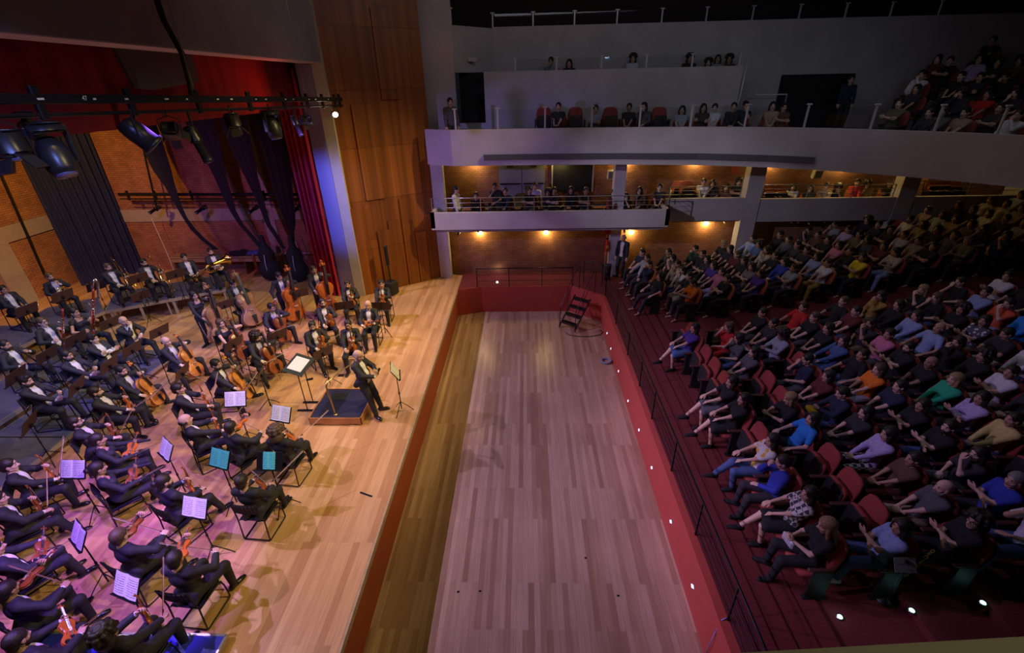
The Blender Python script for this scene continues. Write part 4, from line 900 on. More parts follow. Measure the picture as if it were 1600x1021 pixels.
CHAIR = make_chair(); first_chair = [True]
def put_chair(p, rz, z, label):
    if first_chair[0]: first_chair[0] = False; c = CHAIR; c.location = (p[0], p[1], z); c.rotation_euler = (0, 0, rz); tag(c, label)
    else: c = clone(CHAIR, (p[0], p[1], z), rz, label)
    tag(c, None, 'chair', 'black chairs of the orchestra')
KIT = {}
def inst(key, maker, M, p, label, cat, group):
    if key not in KIT: KIT[key] = maker(); o = KIT[key]
    else: o = clone(KIT[key])
    place(o, None, p, M); tag(o, label, cat, group); return o
POD = (-4.4, 9.3)
mk = {'violin': lambda: fiddle('violin', 'violin', varn), 'violin_dk': lambda: fiddle('violin', 'violin', varn_dk), 'viola': lambda: fiddle('viola', 'viola', varn), 'cello': lambda: fiddle('cello', 'cello', varn_yl), 'cello_dk': lambda: fiddle('cello', 'cello', varn_dk),
      'bass': lambda: fiddle('bass', 'double_bass', varn), 'bass_gr': lambda: fiddle('bass', 'double_bass', varn_gr), 'bow': bow_obj, 'clarinet': lambda: woodwind('clarinet', 'clarinet'), 'bass_clarinet': lambda: woodwind('bass_clarinet', 'bass_clarinet'), 'bassoon': lambda: woodwind('bassoon', 'bassoon'), 'contrabassoon': lambda: woodwind('contrabassoon', 'contrabassoon'),
      'trombone': lambda: brass_inst('trombone', 'trombone'), 'tuba': lambda: brass_inst('tuba', 'tuba'), 'horn': lambda: brass_inst('french_horn', 'horn'), 'trumpet': lambda: brass_inst('trumpet', 'trumpet')}
POSES = {}
def pose(k):
    if k not in POSES:
        a = k.split(':'); v = int(a[1]) if len(a) > 1 else 0
        POSES[k] = {'vrest': lambda: P_vrest(v), 'vchin': P_vchin, 'vlap': P_vlap, 'fold': P_fold, 'chin': P_chin, 'lap': P_lap, 'clar': P_clar, 'horn': P_horn, 'bone': P_bone, 'bsn': P_bsn, 'cello': lambda: P_cello(v), 'bass': lambda: P_bassp(v)}[a[0]]()
    return POSES[k]
# head pixel u,v | riser height | pose | instrument | look | hair | skin | female | turn | short description
MUS = [
 (432, 676, 0, 'vlap', 'violin', ('curly',), 3, 0, 0, 0, 'man with curly brown hair seen from behind on the front desk'),
 (361, 668, 0, 'vchin', 'violin', ('short',), 0, 1, 0, 0, 'dark haired violinist beside the curly haired man'),
 (290, 657, 0, 'vrest:1', 'violin', ('fringe',), 2, 0, 0, 0, 'balding violinist turned to his right'),
 (279, 608, 0, 'vrest:0', 'violin', ('short',), 0, 1, 0, 0, 'young violinist with violin upright and bow raised'),
 (379, 753, 0, 'vlap', 'violin_dk', ('short',), 0, 0, 0, 0, 'violinist leaning back near the stage edge'),
 (257, 753, 0, 'vrest:2', 'violin', ('bun', 'beard'), 0, 0, 0, 0, 'bearded violinist with hair in a top knot'),
 (274, 874, 0, 'vchin', 'violin', ('short',), 0, 0, 0, 0, 'violinist seen from behind, lowest on the right'),
 (187, 838, 0, 'vchin', 'violin_dk', ('short',), 3, 2, 0, 0, 'brown haired violinist holding violin across his chest'),
 (153, 733, 0, 'vlap', 'violin_dk', ('bun',), 0, 1, 1, 0, 'woman violinist with lace sleeves and tied hair'),
 (153, 688, 0, 'vlap', 'violin', ('bun',), 0, 1, 1, 0, 'woman violinist in black with tied back hair'),
 (118, 660, 0, 'vrest:3', 'violin_dk', ('short', 'specs', 'beard'), 0, 2, 0, 0, 'bearded violinist with glasses beside the riser'),
 (150, 613, 0, 'vrest:1', 'violin', ('short', 'beard'), 0, 0, 0, 0, 'bearded violinist with legs crossed near the cellos'),
 (14, 728, 0, 'vrest:0', 'violin', ('short',), 0, 2, 0, 0, 'violinist at the left edge with an amber violin upright'),
 (-4, 780, 0, 'vrest:2', 'violin_dk', ('short',), 0, 0, 0, 0, 'half cut off violinist at the left edge, second from the riser'),
 (-10, 858, 0, 'vlap', 'violin_dk', ('short',), 0, 0, 0, 0, 'half cut off violinist at the left edge with violin in lap'),
 (12, 922, 0, 'vchin', 'violin_dk', ('short',), 0, 1, 0, 0, 'violinist in profile at the lower left'),
 (28, 1000, 0, 'vlap', 'violin', ('short', 'beard'), 0, 0, 0, 0, 'violinist at the bottom left corner'),
 (166, 990, 0, 'vrest:3', 'violin', ('curly',), 0, 0, 0, 0, 'curly dark haired violinist at the bottom edge'),
 (338, 570, 0, 'cello:0', 'cello', ('short', 'beard'), 0, 1, 0, 0, 'bearded cellist with an amber cello nearest the podium'),
 (400, 527, 0, 'cello:1', 'cello_dk', ('curly', 'beard'), 0, 0, 0, 0, 'bearded cellist bent over a dark cello'),
 (260, 534, 0, 'cello:2', 'cello', ('fringe',), 2, 2, 0, 0, 'cellist with closely cut hair and an orange cello'),
 (190, 580, 0, 'cello:0', 'cello', ('short', 'beard'), 0, 0, 0, 0, 'dark bearded cellist with bow across his cello'),
 (345, 506, 0, 'cello:2', 'cello_dk', ('long',), 3, 2, 1, 0, 'woman cellist with bare arms and brown cello'),
 (424, 481, 0, 'cello:1', 'cello_dk', ('short',), 0, 0, 0, 0, 'cellist in front of the double basses, bow held level'),
 (303, 462, 0, 'bass:1', 'bass_gr', ('long',), 0, 0, 1, 0, 'woman with long dark hair standing at a double bass'),
 (364, 444, 0, 'bass:2', 'bass_gr', ('short',), 0, 0, 0, 0, 'seated double bass player bent over a pale brown bass'),
 (436, 432, 0, 'bass:0', 'bass', ('short',), 0, 0, 0, 0, 'double bass player standing, looking down at his orange bass'),
 (490, 422, 0, 'bass:1', 'bass', ('short',), 0, 0, 0, 0, 'double bass player standing beside the red curtain'),
 (543, 445, 0, 'vrest:0', 'viola', ('short', 'beard'), 0, 0, 0, 0, 'bearded viola player before the blue lit pilaster'),
 (596, 444, 0, 'vrest:1', 'viola', ('short',), 0, 0, 0, 0, 'viola player in front of the wooden wall'),
 (504, 474, 0, 'vrest:3', 'viola', ('short', 'specs', 'beard'), 0, 2, 0, 0, 'viola player with glasses behind the front violas'),
 (575, 477, 0, 'vlap', 'viola', ('fringe',), 4, 0, 0, 0, 'bald viola player nearest the stage edge'),
 (488, 510, 0, 'vrest:2', 'viola', ('short', 'beard'), 0, 1, 0, 0, 'bearded viola player with legs apart beside the podium stand'),
 (544, 508, 0, 'vrest:0', 'viola', ('short', 'specs', 'beard'), 0, 0, 0, 0, 'viola player with glasses just behind the conductor'),
 (41, 596, .2, 'clar', 'clarinet', ('quiff', 'beard'), 0, 0, 0, 0, 'clarinettist with one foot on the low riser'),
 (105, 556, .2, 'clar', 'clarinet', ('short', 'beard'), 0, 1, 0, 0, 'broad clarinettist with instrument across his knees'),
 (146, 530, .2, 'fold', None, ('quiff',), 0, 0, 0, 0, 'musician with folded arms on the low riser'),
 (193, 502, .2, 'chin', None, ('fringe',), 4, 0, 0, 0, 'bald musician resting his chin on his hand'),
 (8, 540, .4, 'bsn', 'bass_clarinet', ('short', 'beard'), 0, 1, 0, 0, 'bearded man with a bass clarinet and silver crook'),
 (66, 504, .4, 'bsn', 'bassoon', ('short', 'specs'), 3, 2, 0, 0, 'man in glasses behind a red bassoon'),
 (117, 489, .4, 'bsn', 'contrabassoon', ('bun',), 0, 1, 1, 0, 'woman with a contrabassoon on the middle riser'),
 (5, 453, .6, 'lap', 'trumpet', ('short',), 0, 1, 0, 0, 'brass player at the far left edge'),
 (78, 433, .6, 'horn', 'horn', ('short', 'beard'), 3, 0, 0, 0, 'horn player with his hand raised before the brick wall'),
 (169, 418, .6, 'bone', 'trombone', ('short', 'beard'), 3, 0, 0, 0, 'heavily built bearded trombonist before the navy curtain'),
 (225, 411, .6, 'bone', 'trombone', ('short', 'beard'), 0, 0, 0, 0, 'trombonist with hands in his lap, second along the back'),
 (288, 403, .6, 'lap', 'trombone', ('short',), 0, 1, 0, 0, 'young trombonist with instrument sloping across his knees'),
 (329, 394, .6, 'lap', 'tuba', ('short', 'beard'), 0, 0, 0, 0, 'tuba player at the right end of the back riser'),
]
NM = {'violin': ('violin', 'violins', 'orange violin'), 'violin_dk': ('violin', 'violins', 'dark brown violin'), 'viola': ('viola', 'violas', 'orange viola'), 'cello': ('cello', 'cellos', 'amber cello'), 'cello_dk': ('cello', 'cellos', 'dark brown cello'), 'bass': ('double bass', 'double basses', 'orange double bass'), 'bass_gr': ('double bass', 'double basses', 'pale brown double bass'),
      'clarinet': ('clarinet', 'clarinets', 'black clarinet with silver keys'), 'bass_clarinet': ('bass clarinet', 'clarinets', 'black bass clarinet'), 'bassoon': ('bassoon', 'bassoons', 'red bassoon'), 'contrabassoon': ('bassoon', 'bassoons', 'big red bassoon'), 'trombone': ('trombone', 'trombones', 'brass trombone'), 'tuba': ('tuba', 'tubas', 'brass tuba'), 'horn': ('horn', 'horns', 'brass horn'), 'trumpet': ('trumpet', 'trumpets', 'brass trumpet')}
HEADPOS = {}
for (u, v, z, pk, ik_, look, hc, sk, fem, turn, desc) in MUS:
    if fem:
        fk = pk + 'f'
        if fk not in POSES:
            F0, m1, m2 = pose(pk); F1 = object.__new__(Fig); F1.__dict__.update(F0.__dict__); F1.f = True; POSES[fk] = (F1, m1, m2)
        F, M1, M2 = POSES[fk]; pk = fk
    else: F, M1, M2 = pose(pk)
    tgt = POD if not pk.startswith('bass') else (-3.0, 9.0)
    p, th = head_at(F, u, v, z, tgt); th += math.radians(turn); 
    if turn: q = at(u, v, z + F.HC[2]); p = q[:2] - rotz(th) @ F.HC[:2]
    who = desc; suit = 'black suit' if not fem else 'black clothes'
    per = person(pk.replace(':', ''), F, p, th, f'person: {desc}, {suit}' if len(desc.split()) < 12 else f'person: {desc}', look, hc, sk, not fem, bool(fem), 0.25 if 'bare' in desc or 'contra' in desc else 2.0, 'orchestra musicians', z)
    short = ' '.join(desc.split()[:9])
    if not pk.startswith('bass:0') and not pk.startswith('bass:1'): put_chair(p, th, z, f'black chair under the {short}'[:95])
    if ik_:
        cat, grp, nm = NM[ik_]
        M_ = M1
        if ik_ == 'trombone' and pk == 'lap': M_ = axisM((.42, .10, .80), (.45, -.85, -.25), (0, 0, 1))
        if ik_ == 'clarinet': M_ = axisM((.33, .14, .90), (0, 0, 1), (1, 0, 0)) @ Matrix.Rotation(math.radians(160), 4, 'Y') @ Matrix.Rotation(math.radians(25), 4, 'X')
        if ik_ in ('bassoon', 'contrabassoon'): M_ = mat4(np.array([A([1., 0, -.15]), A([0, 1., 0]), A([.15, 0, 1.])]).T @ rot('X', -16), (.34, -.20, .30)) 
        if ik_ == 'bass_clarinet': M_ = mat4(rot('X', 12) @ rot('Y', 160), (.22, -.0, 1.10))
        if ik_ == 'horn': M_ = mat4(rot('Y', 70), (.33, 0, .80))
        if ik_ == 'tuba': M_ = mat4(rot('Z', 20), (.34, -.05, .86))
        if ik_ == 'trumpet': M_ = axisM((.36, -.1, .74), (.8, .5, .1), (0, 0, 1))
        inst(ik_, mk[ik_], M_, per, f'{nm} of the {short}', cat, grp + ' of the orchestra')
        if M2 is not None and ik_ in ('violin', 'violin_dk', 'viola', 'cello', 'cello_dk', 'bass', 'bass_gr'): inst('bow', mk['bow'], M2, per, f'bow held by the {short}', 'bow', 'bows of the string players')
    HEADPOS[(u, v)] = (p, th)
# ------------------------------------------------------------------ risers
def riser(poly, z, label, loc=None, top=None):
    t = empty('stage_riser', (0, 0, 0), 0, label, 'riser', 'orchestra risers')
    MB().prism(poly, z - .03, z).build('top', top or riser_top, t)
    cx, cy = np.mean(poly, 0); n = len(poly)
    for i in range(n):
        a, b = np.array(poly[i]), np.array(poly[(i + 1) % n]); d = b - a; L = np.linalg.norm(d); u = d / L; nn = np.array([u[1], -u[0]]); mid = (a + b) / 2 + nn * .018
        R = np.array([[u[0], -nn[0], 0], [u[1], -nn[1], 0], [0, 0, 1]])
        MB().box((mid[0], mid[1], z - .045), (L + .03, .035, .095), R).build('edge_rail', alu, t)
        if z <= .45: m2 = (a + b) / 2 - nn * .02; MB().box((m2[0], m2[1], (z - .09) / 2), (L, .025, z - .09), R).build('skirt_board', darkwood, t)
        for f in ((.03, .5) if z > .45 else (.03,)):
            q = a + d * f - nn * .05 + u * .05; MB().box((q[0], q[1], (z - .09) / 2), (.08, .05, z - .09), R).build('leg', alu, t)
    return t
riser([(-11.84, 4.4), (-10.17, 4.4), (-10.17, 7.6), (-11.84, 7.6)], .2, 'low blue topped riser with metal edge at the left, nearer half')
riser([(-11.84, 7.64), (-10.17, 7.64), (-10.17, 11.35), (-11.84, 11.35)], .2, 'low blue topped riser with metal edge under the clarinettists')
riser([(-13.5, 6.0), (-11.88, 6.0), (-11.88, 11.6), (-13.5, 11.6)], .4, 'middle riser with wooden side under the bassoon players')
riser([(-16.2, 8.6), (-14.3, 8.6), (-14.3, 12.2), (-16.2, 12.2)], .6, 'high riser under the brass player at the far left')
riser([(-15.7, 12.25), (-13.95, 12.25), (-13.75, 13.2), (-14.9, 14.3), (-15.9, 13.5)], .6, 'high riser corner piece under the horn player')
d0 = _n(np.array([2.83, 1.66])); nb = np.array([-d0[1], d0[0]]); a0 = np.array([-13.7, 13.24])
for k in range(2):
    p = a0 + d0 * (1.72 * k); q = p + d0 * 1.68
    riser([tuple(p), tuple(q), tuple(q + nb * 1.7), tuple(p + nb * 1.7)], .6, 'high riser on metal legs before the navy curtain, ' + ('left' if k == 0 else 'right') + ' half')
riser([(-6.9, 2.6), (-4.26, 2.6), (-4.26, 3.6), (-6.9, 3.6)], .12, 'low bright blue platform at the bottom edge of the stage', None, blue_top)

# ------------------------------------------------------------------ music stands: desk pixel, dark desk?, sheet kind, height
STN = [(438, 648, 0, 'w', 'before the curly haired violinist'), (342, 718, 0, 't', 'with teal folder on it'), (303, 795, 0, 'w', 'with open score, by the top knot violinist'), (196, 918, 0, 'w', 'with open score at the lower left'),
 (420, 722, 0, 'tp', 'with one teal page behind a black chair'), (258, 703, 0, 'w', 'seen half side on in the middle of the violins'), (121, 838, 0, 'w', 'turned sideways at the left, score lit blue'), (367, 625, 0, 'w', 'turned edge on beside the nearest amber cello'), (113, 735, 0, 'w', 'turned edge on at the left between the violins'),
 (618, 580, 0, 'w', 'alone at the stage edge beside the conductor'),
 (150, 447, 1, '', 'before the bearded trombonist'), (215, 435, 1, '', 'between the two left trombonists'), (274, 428, 1, '', 'between trombonists, right one'), (41, 484, 1, '', 'before the far left brass player'), (97, 462, 1, '', 'before the horn player'),
 (117, 530, 1, '', 'before the red bassoon'), (72, 555, 1, '', 'before the bass clarinet'), (171, 505, 1, '', 'before the woman with the contrabassoon'), (205, 546, 1, '', 'before the bald wind player'), (248, 518, 1, '', 'standing beyond the orange cello'),
 (169, 570, 1, '', 'before the musician with folded arms'), (23, 588, 1, '', 'at the left edge on the middle riser'), (118, 604, 1, '', 'slanting before the broad clarinettist'), (44, 662, 1, '', 'at the left edge before the low riser'), (283, 582, 1, '', 'between the two orange cellos'),
 (219, 462, 1, '', 'lying nearly flat behind the cellos'), (467, 458, 1, '', 'before the standing bass player'), (350, 476, 1, '', 'before the seated bass player'), (364, 537, 1, '', 'before the woman cellist'), (406, 584, 1, '', 'before the bent over cellist'),
 (504, 551, 1, '', 'before the front viola desk'), (538, 477, 1, '', 'between the viola desks'), (433, 524, 1, '', 'before the cellist near the basses'), (341, 421, 1, '', 'before the tuba player'), (595, 478, 1, '', 'before the rear violas at the wood wall')]
stand0 = {}
smesh = {'w': sheet(), 't': sheet('folder', teal, .40, .31), 'tp': sheet('teal_page', teal, .22, .30)}
for i, (u, v, dark, kind, desc) in enumerate(STN):
    zb = 0.6 if v < 470 and u < 300 and (u, v) != (219, 462) else (.4 if u < 130 and 480 < v < 600 and v not in (604,) else 0)
    if (u, v) in ((118, 604), (169, 570)): zb = .2
    if (u, v) in ((341, 421), (150, 447)): zb = 0
    if (u, v) in ((117, 530), (72, 555)): zb = .2
    h = 1.10 if not dark else .98
    p = at(u, v, zb + h + .06); key = dark
    if v > 700 and u < 200: th = math.atan2(POD[1] - p[1], POD[0] - p[0]) - .15
    else: th = math.atan2(POD[1] - p[1], POD[0] - p[0])
    if (u, v) == (618, 580): th = math.radians(15) + pi
    if (u, v) in ((367, 625), (113, 735)): th += .9
    if key not in stand0: s = stand0[key] = make_stand(.98 if dark else 1.10, (.56, .34) if dark else (.46, .32), 24 if dark else 30, dark=dark); s.location = (p[0], p[1], zb); s.rotation_euler = (0, 0, th)
    else: s = clone(stand0[key], (p[0], p[1], zb), th)
    tag(s, ('brown music stand ' if dark else 'black music stand ') + desc, 'music stand', 'music stands of the orchestra')
    if kind:
        R = rot('Y', -60); Q = np.array([[0, 1., 0], [-1, 0, 0], [0, 0, 1]]).T @ np.eye(3)
        Rs = R @ np.array([[0, 1., 0], [-1., 0, 0], [0, 0, 1.]]); o = ob('sheet_music' if kind == 'w' else 'music_folder', smesh[kind])
        o.matrix_world = Matrix.Translation((p[0], p[1], zb)) @ Matrix.Rotation(th, 4, 'Z') @ mat4(Rs, np.array([.02, 0, h + .06]) + R @ np.array([0.01, 0, .010]))
        tag(o, ('open white score on the stand ' if kind == 'w' else 'teal sheet on the stand ') + desc, 'sheet music', 'sheet music on the stands')
# conductor's wide stand on two poles
p = at(467, 570, 1.22); t = empty('conductor_stand', (p[0], p[1], 0), math.radians(0), 'wide black conductor stand with large white score beside the podium', 'music stand')
R = rot('X', 0) @ rot('Y', 24)
ds = MB().box((0, 0, 0), (.44, .78, .012), None, bev=.004).box((.22, 0, .02), (.012, .78, .04)).build('desk', mat('black_green_desk', (.03, .04, .035), .4), t); ds.matrix_local = mat4(rot('Y', 22), (0, 0, 1.22))
for y in (-.16, .16):
    MB().tube([(0, y, .0), (0, y, 1.2)], .012, 8).build('pole', black_metal, t); MB().box((0, y, .02), (.50, .06, .035), bev=.01).build('foot', black_metal, t)
sc = MB().box((0, -.13, .0), (.31, .27, .012), bev=.003).box((0, .135, .0), (.31, .26, .012), bev=.003).build('score', mat('white_score', (.72, .71, .68), .7, noise=.05, nscale=60)); sc.matrix_world = Matrix.Translation(t.location) @ mat4(rot('Y', 22), (0, 0, 1.22)) @ Matrix.Translation((-.01, 0, .014))
tag(sc, 'large open white score lying on the wide conductor stand', 'sheet music', 'sheet music on the stands')

# podium with carpet top, scalloped front and brass rail
t = empty('podium', (-4.40, 8.83, 0), 0, 'low wooden conductor podium with navy carpet top and brass rail', 'podium')
orange = mat('podium_wood', (.50, .22, .08), .4, noise=.2, nscale=6)
MB().box((0, 0, .165), (1.14, 1.08, .07)).build('carpet_top', mat('navy_carpet', (.018, .02, .05), .95, noise=.3, nscale=40, bump=.2), t)
sk = [(-.59 + 1.18 * i / 24) for i in range(25)]
def scal(x): return .015 + .035 * max(0, math.sin((x + .59) / 1.18 * 3 * pi) * .9)
for (a, b, nm) in (((-.59, -.56), (.59, -.56), 0), ((.59, -.56), (.59, .56), 1), ((.59, .56), (-.59, .56), 2), ((-.59, .56), (-.59, -.56), 3)):
    m = MB(); a = np.array(a); b = np.array(b); d = b - a; u = _n(d); nn = np.array([u[1], -u[0]])
    V = []; 
    for i in range(25):
        q = a + d * i / 24; z0 = scal(-.59 + 1.18 * i / 24); 
        for k in (0, 1): V += [(*(q + nn * .02 * k), z0), (*(q + nn * .02 * k), .21)]
    F = []
    for i in range(24):
        s = i * 4; F += [(s + 2, s + 6, s + 7, s + 3), (s, s + 1, s + 5, s + 4), (s + 1, s + 3, s + 7, s + 5), (s, s + 4, s + 6, s + 2)]
    m.add(V, F); m.build('side_panel', orange, t)
MB().tube([(-.02, -.44, .20), (-.02, -.44, .26), (-.10, -.40, .95), (-.10, -.36, 1.02), (.0, -.1, 1.04), (.18, .35, 1.04), (.22, .42, 1.0), (.25, .44, .9), (.30, .47, .20)], .019, 10).lathe([(.05, .198), (.05, .215), (.02, .225)], 14, (-.02, -.44, 0)).build('rail', mat('dull_brass', (.55, .40, .18), .3, .9), t, True)

# conductor
F = Fig(hip=.925, lean=8, head=(-4, 16, 0), lh=(.26, .04, 1.18), rh=(.30, -.10, 1.14), lf=(.16, .14), rf=(.22, -.20), lpose='grip', rpose='grip', lpalm=(-.8, -.5, 0), rpalm=(-.6, .6, 0), lpole=(-.1, 1, -.6), rpole=(-.2, -1, -.7), ldir=(.3, -.6, .5), rdir=(.3, .7, .4), knee=(1, 0, .05), kneeout=.05, hipx=-.06, belly=.03)
p, th = head_at(F, 560, 556, 0, (3.0, 7.3))
per = person('conductor', F, p, th, 'person: bald conductor in black suit standing between podium and stage edge, hands at chest', ('fringe',), 4, 0, True)
mic = MB().lathe([(.010, 0), (.013, .12), (.018, .15), (.026, .17), (.028, .19), (.018, .215)], 12).build('microphone', black_metal); place(mic, None, per, mat4(rot('Y', 20), (.33, -.03, 1.13))); tag(mic, 'small black microphone held by the conductor at his chest', 'microphone')

# small things lying on the stage floor
for i, (u, v, w_, l_) in enumerate(((533, 587, .10, .16), (484, 593, .09, .17), (449, 779, .14, .10), (572, 773, .28, .03))):
    p = at(u, v, .01); o = MB().box((0, 0, .012), (l_, w_, .022), bev=.006).build('spectacle_case' if i < 3 else 'marker_stick', ebony, None, False, (p[0], p[1], 0), rz=.4 * i)
    tag(o, ['small black case on the floor behind the podium', 'small black case on the floor near the viola stand', 'small black case beside the chair near the stage edge', 'thin dark stick lying on the open stage floor'][i], 'case' if i < 3 else 'stick')
for i, (u, v) in enumerate(((80, 588), (253, 612), (95, 642))):
    zb = (.2, 0, .2, .6, .6)[i]; p = at(u, v, zb); 
    if i == 1: continue
    o = MB().lathe([(.028, 0), (.030, .13), (.022, .16), (.012, .18), (.013, .205)], 12).build('water_bottle', mat('clear_blue_plastic', (.35, .42, .60), .15), None, True, (p[0], p[1], zb)); tag(o, ['water bottle on the low riser by the clarinets', '', 'water bottle by the foot of the quiffed clarinettist', 'water bottle on the high riser at the left', 'water bottle on the high riser at the right'][i], 'bottle', 'water bottles of the orchestra')

# column loudspeaker by the wood wall
t = empty('column_speaker', (-5.0, 15.75, 0), -.5, 'slim black column loudspeaker on a square base by the wood wall', 'speaker')
MB().box((0, 0, .27), (.36, .40, .5), bev=.03).build('bass_cabinet', mat('black_plastic', (.015, .015, .017), .5), t); MB().tube([(0, 0, .5), (0, 0, 1.15)], .022, 8).build('pole', black_metal, t); MB().box((0, 0, 1.50), (.10, .12, .74), bev=.02).build('speaker_column', MATS['black_plastic'], t)

# ------------------------------------------------------------------ soft goods
def cloth_ribbon(rows, m, name, label, cat, group=None, cols=26, amp=.07, freq=5, th=.02, nrm=(0, -1, 0)):
    """rows: list of (left point, right point); pleated, with real thickness"""
    V = []; nr = len(rows); nrm = np.array(nrm, float)
    for s_ in (0, 1):
        for r, (a, b) in enumerate(rows):
            a = np.array(a, float); b = np.array(b, float); w = np.linalg.norm(b - a)
            for c in range(cols + 1):
                t = c / cols; V.append(a + (b - a) * t + nrm * (amp * min(1, w / .7) * (math.sin(t * freq * 2 * pi + .3 * math.sin(r * .5)) + .35 * math.sin(t * freq * 4.6 * pi + 1.3)) + th * s_))
    N = cols + 1; O = nr * N; F = []
    for r in range(nr - 1):
        for c in range(cols): i = r * N + c; F += [(i, i + N, i + N + 1, i + 1), (O + i, O + i + 1, O + i + N + 1, O + i + N)]
    for r in range(nr - 1):
        for c in (0, cols): i = r * N + c; F.append((i, i + N, O + i + N, O + i))
    for c in range(cols):
        for r in (0, nr - 1): i = r * N + c; F.append((i, i + 1, O + i + 1, O + i))
    o = MB().add(V, F).build(name, m, None, True); return tag(o, label, cat, group)
velvet = mat('red_velvet', (.50, .012, .035), .8, noise=.2, nscale=12); border_m = mat('red_border_cloth', (.26, .010, .010), .85, noise=.15, nscale=4); black_cl = mat('black_drape_cloth', (.012, .011, .014), .95, noise=.3, nscale=10); navy = mat('navy_curtain_cloth', (.010, .014, .075), .9, noise=.25, nscale=8)
L = []
for rows in ([(212, 243, 192), (221, 256, 230), (240, 267, 266), (259, 274, 292), (274, 283, 320), (286, 292, 340), (298, 305, 358), (315, 322, 375), (334, 342, 390)],
             [(288, 333, 184), (302, 341, 215), (317, 347, 239), (335, 353, 275), (349, 363, 308), (360, 369, 330), (373, 380, 350), (391, 398, 371), (408, 416, 391)],
             [(341, 384, 181), (353, 390, 210), (365, 396, 240), (383, 403, 275), (402, 413, 315), (410, 418, 335), (417, 424, 352), (430, 437, 371), (441, 447, 389)],
             [(393, 442, 180), (404, 447, 215), (415, 453, 250), (427, 457, 290), (438, 461, 328), (447, 462, 350), (455, 460, 366), (459, 461, 380)]):
    rr = []
    for (a, b, v) in rows: rr.append((aty(a, v, 17.2), aty(b, v, 17.2)))
    a0, b0 = rr[0]; rr.insert(0, (a0 + (a0 - rr[1][0]) * 1.2 + np.array([0, 0, .6]), b0 + (b0 - rr[1][1]) * 1.2 + np.array([0, 0, .6])))
    # resample smoothly
    full = []
    for i in range(len(rr) - 1):
        for k in range(4): t_ = k / 4; full.append((rr[i][0] * (1 - t_) + rr[i + 1][0] * t_, rr[i][1] * (1 - t_) + rr[i + 1][1] * t_))
    full.append(rr[-1]); L.append(full)
for i, r in enumerate(L): cloth_ribbon(r, black_cl, 'black_drape', ['leftmost', 'second from left', 'third from left', 'rightmost'][i] + ' black drape swept to a point before the side wall', 'curtain', 'black drapes of the wings', 18, .06, 3)
zz = [7.2 * (1 - k / 12) + .02 for k in range(13)]
cloth_ribbon([((-17.95, 16.85, z), (-16.55, 18.5, z)) for z in zz], navy, 'navy_curtain', 'tall navy blue curtain hanging behind the trombonists', 'curtain', None, 60, .09, 9, .03, (.85, -.5, 0))
cloth_ribbon([((-7.70, 15.85, z), (-6.93, 15.70, z)) for z in [7.4 * (1 - k / 12) + .02 for k in range(13)]], velvet, 'red_curtain', 'gathered red velvet curtain beside the blue lit pilaster', 'curtain', None, 40, .10, 4.5, .03)
cloth_ribbon([((-7.15, y0, z), (-7.15, y1, z)) for z, y0, y1 in [(9.0, 2, 16.6), (8, 2, 16.6), (7.2, 2, 16.6), (6.32, 2, 16.6)]], border_m, 'red_border', 'wide red border cloth hanging across the top of the stage opening', 'curtain', None, 120, .02, 30, .02, (1, 0, 0))

def text_to_mesh(o):
    bpy.context.view_layer.update(); me = bpy.data.meshes.new_from_object(o.evaluated_get(bpy.context.evaluated_depsgraph_get())); n = bpy.data.objects.new(o.name, me); C.objects.link(n); n.parent = o.parent; n.matrix_local = o.matrix_local.copy(); nm = o.name; bpy.data.objects.remove(o); n.name = nm; return n
# ------------------------------------------------------------------ lighting bars and fixtures
def bar_at(a, b, label, clamps, name='lighting_bar'):
    a = np.array(a); b = np.array(b); t = empty(name, (0, 0, 0), 0, label, 'lighting bar'); d = b - a; L_ = np.linalg.norm(d); R = frame(d)
    MB().box((a + b) / 2, (L_, .07, .11), R, bev=.01).build('cable_trunking', black_metal, t)
    MB().tube([a - np.array([0, 0, .17]), b - np.array([0, 0, .17])], .025, 8).build('pipe', black_metal, t)
    for f in clamps: MB().box(a + d * f - np.array([0, 0, .04]), (.06, .10, .36), None, bev=.01).build('hanger', black_metal, t)
    for f in clamps[::3]: MB().tube([a + d * f, a + d * f + np.array([0, 0, 2.2])], .004, 5).build('suspension_wire', steel, t)
    sm = MB()
    for k in range(16):
        f = .12 + .052 * k + .01 * math.sin(k * 3); q = a + d * f + np.array([.037, 0, .0]); sm.box(q, (.003, .045 + .02 * (k % 3), .022))
    sm.build('socket_label', mat('white_marking', (.6, .6, .55), .6), t)
    return t
ba = np.array([-5.6, 3.0, 6.93]); bb = np.array([-5.6, 15.6, 6.56])
tb = bar_at(ba, bb, 'long black lighting bar hanging across the stage opening', [.12, .22, .33, .45, .58, .70, .80, .88, .955, .985])
fc = bpy.data.curves.new('bar_number', 'FONT'); fc.body = '47'; fc.size = .075; fc.extrude = .001; fo = bpy.data.objects.new('bar_number', fc); C.objects.link(fo); fo.parent = tb
q = atx(128, 153, -5.555); fo.location = (q[0], q[1], q[2] - .03); fo.rotation_euler = (pi / 2, 0, pi / 2); fc.materials.append(MATS['white_marking']); text_to_mesh(fo)
bar_at(aty(185, 304, 17.6), aty(470, 304, 17.6), 'thin black lighting bar in front of the far side wall', [.05, .2, .4, .6, .8, .95], 'lighting_bar')
fix_m = mat('fixture_black', (.016, .016, .018), .35, noise=.1); lens_m = mat('lens_glass', (.10, .12, .30), .08, spec=1.0)
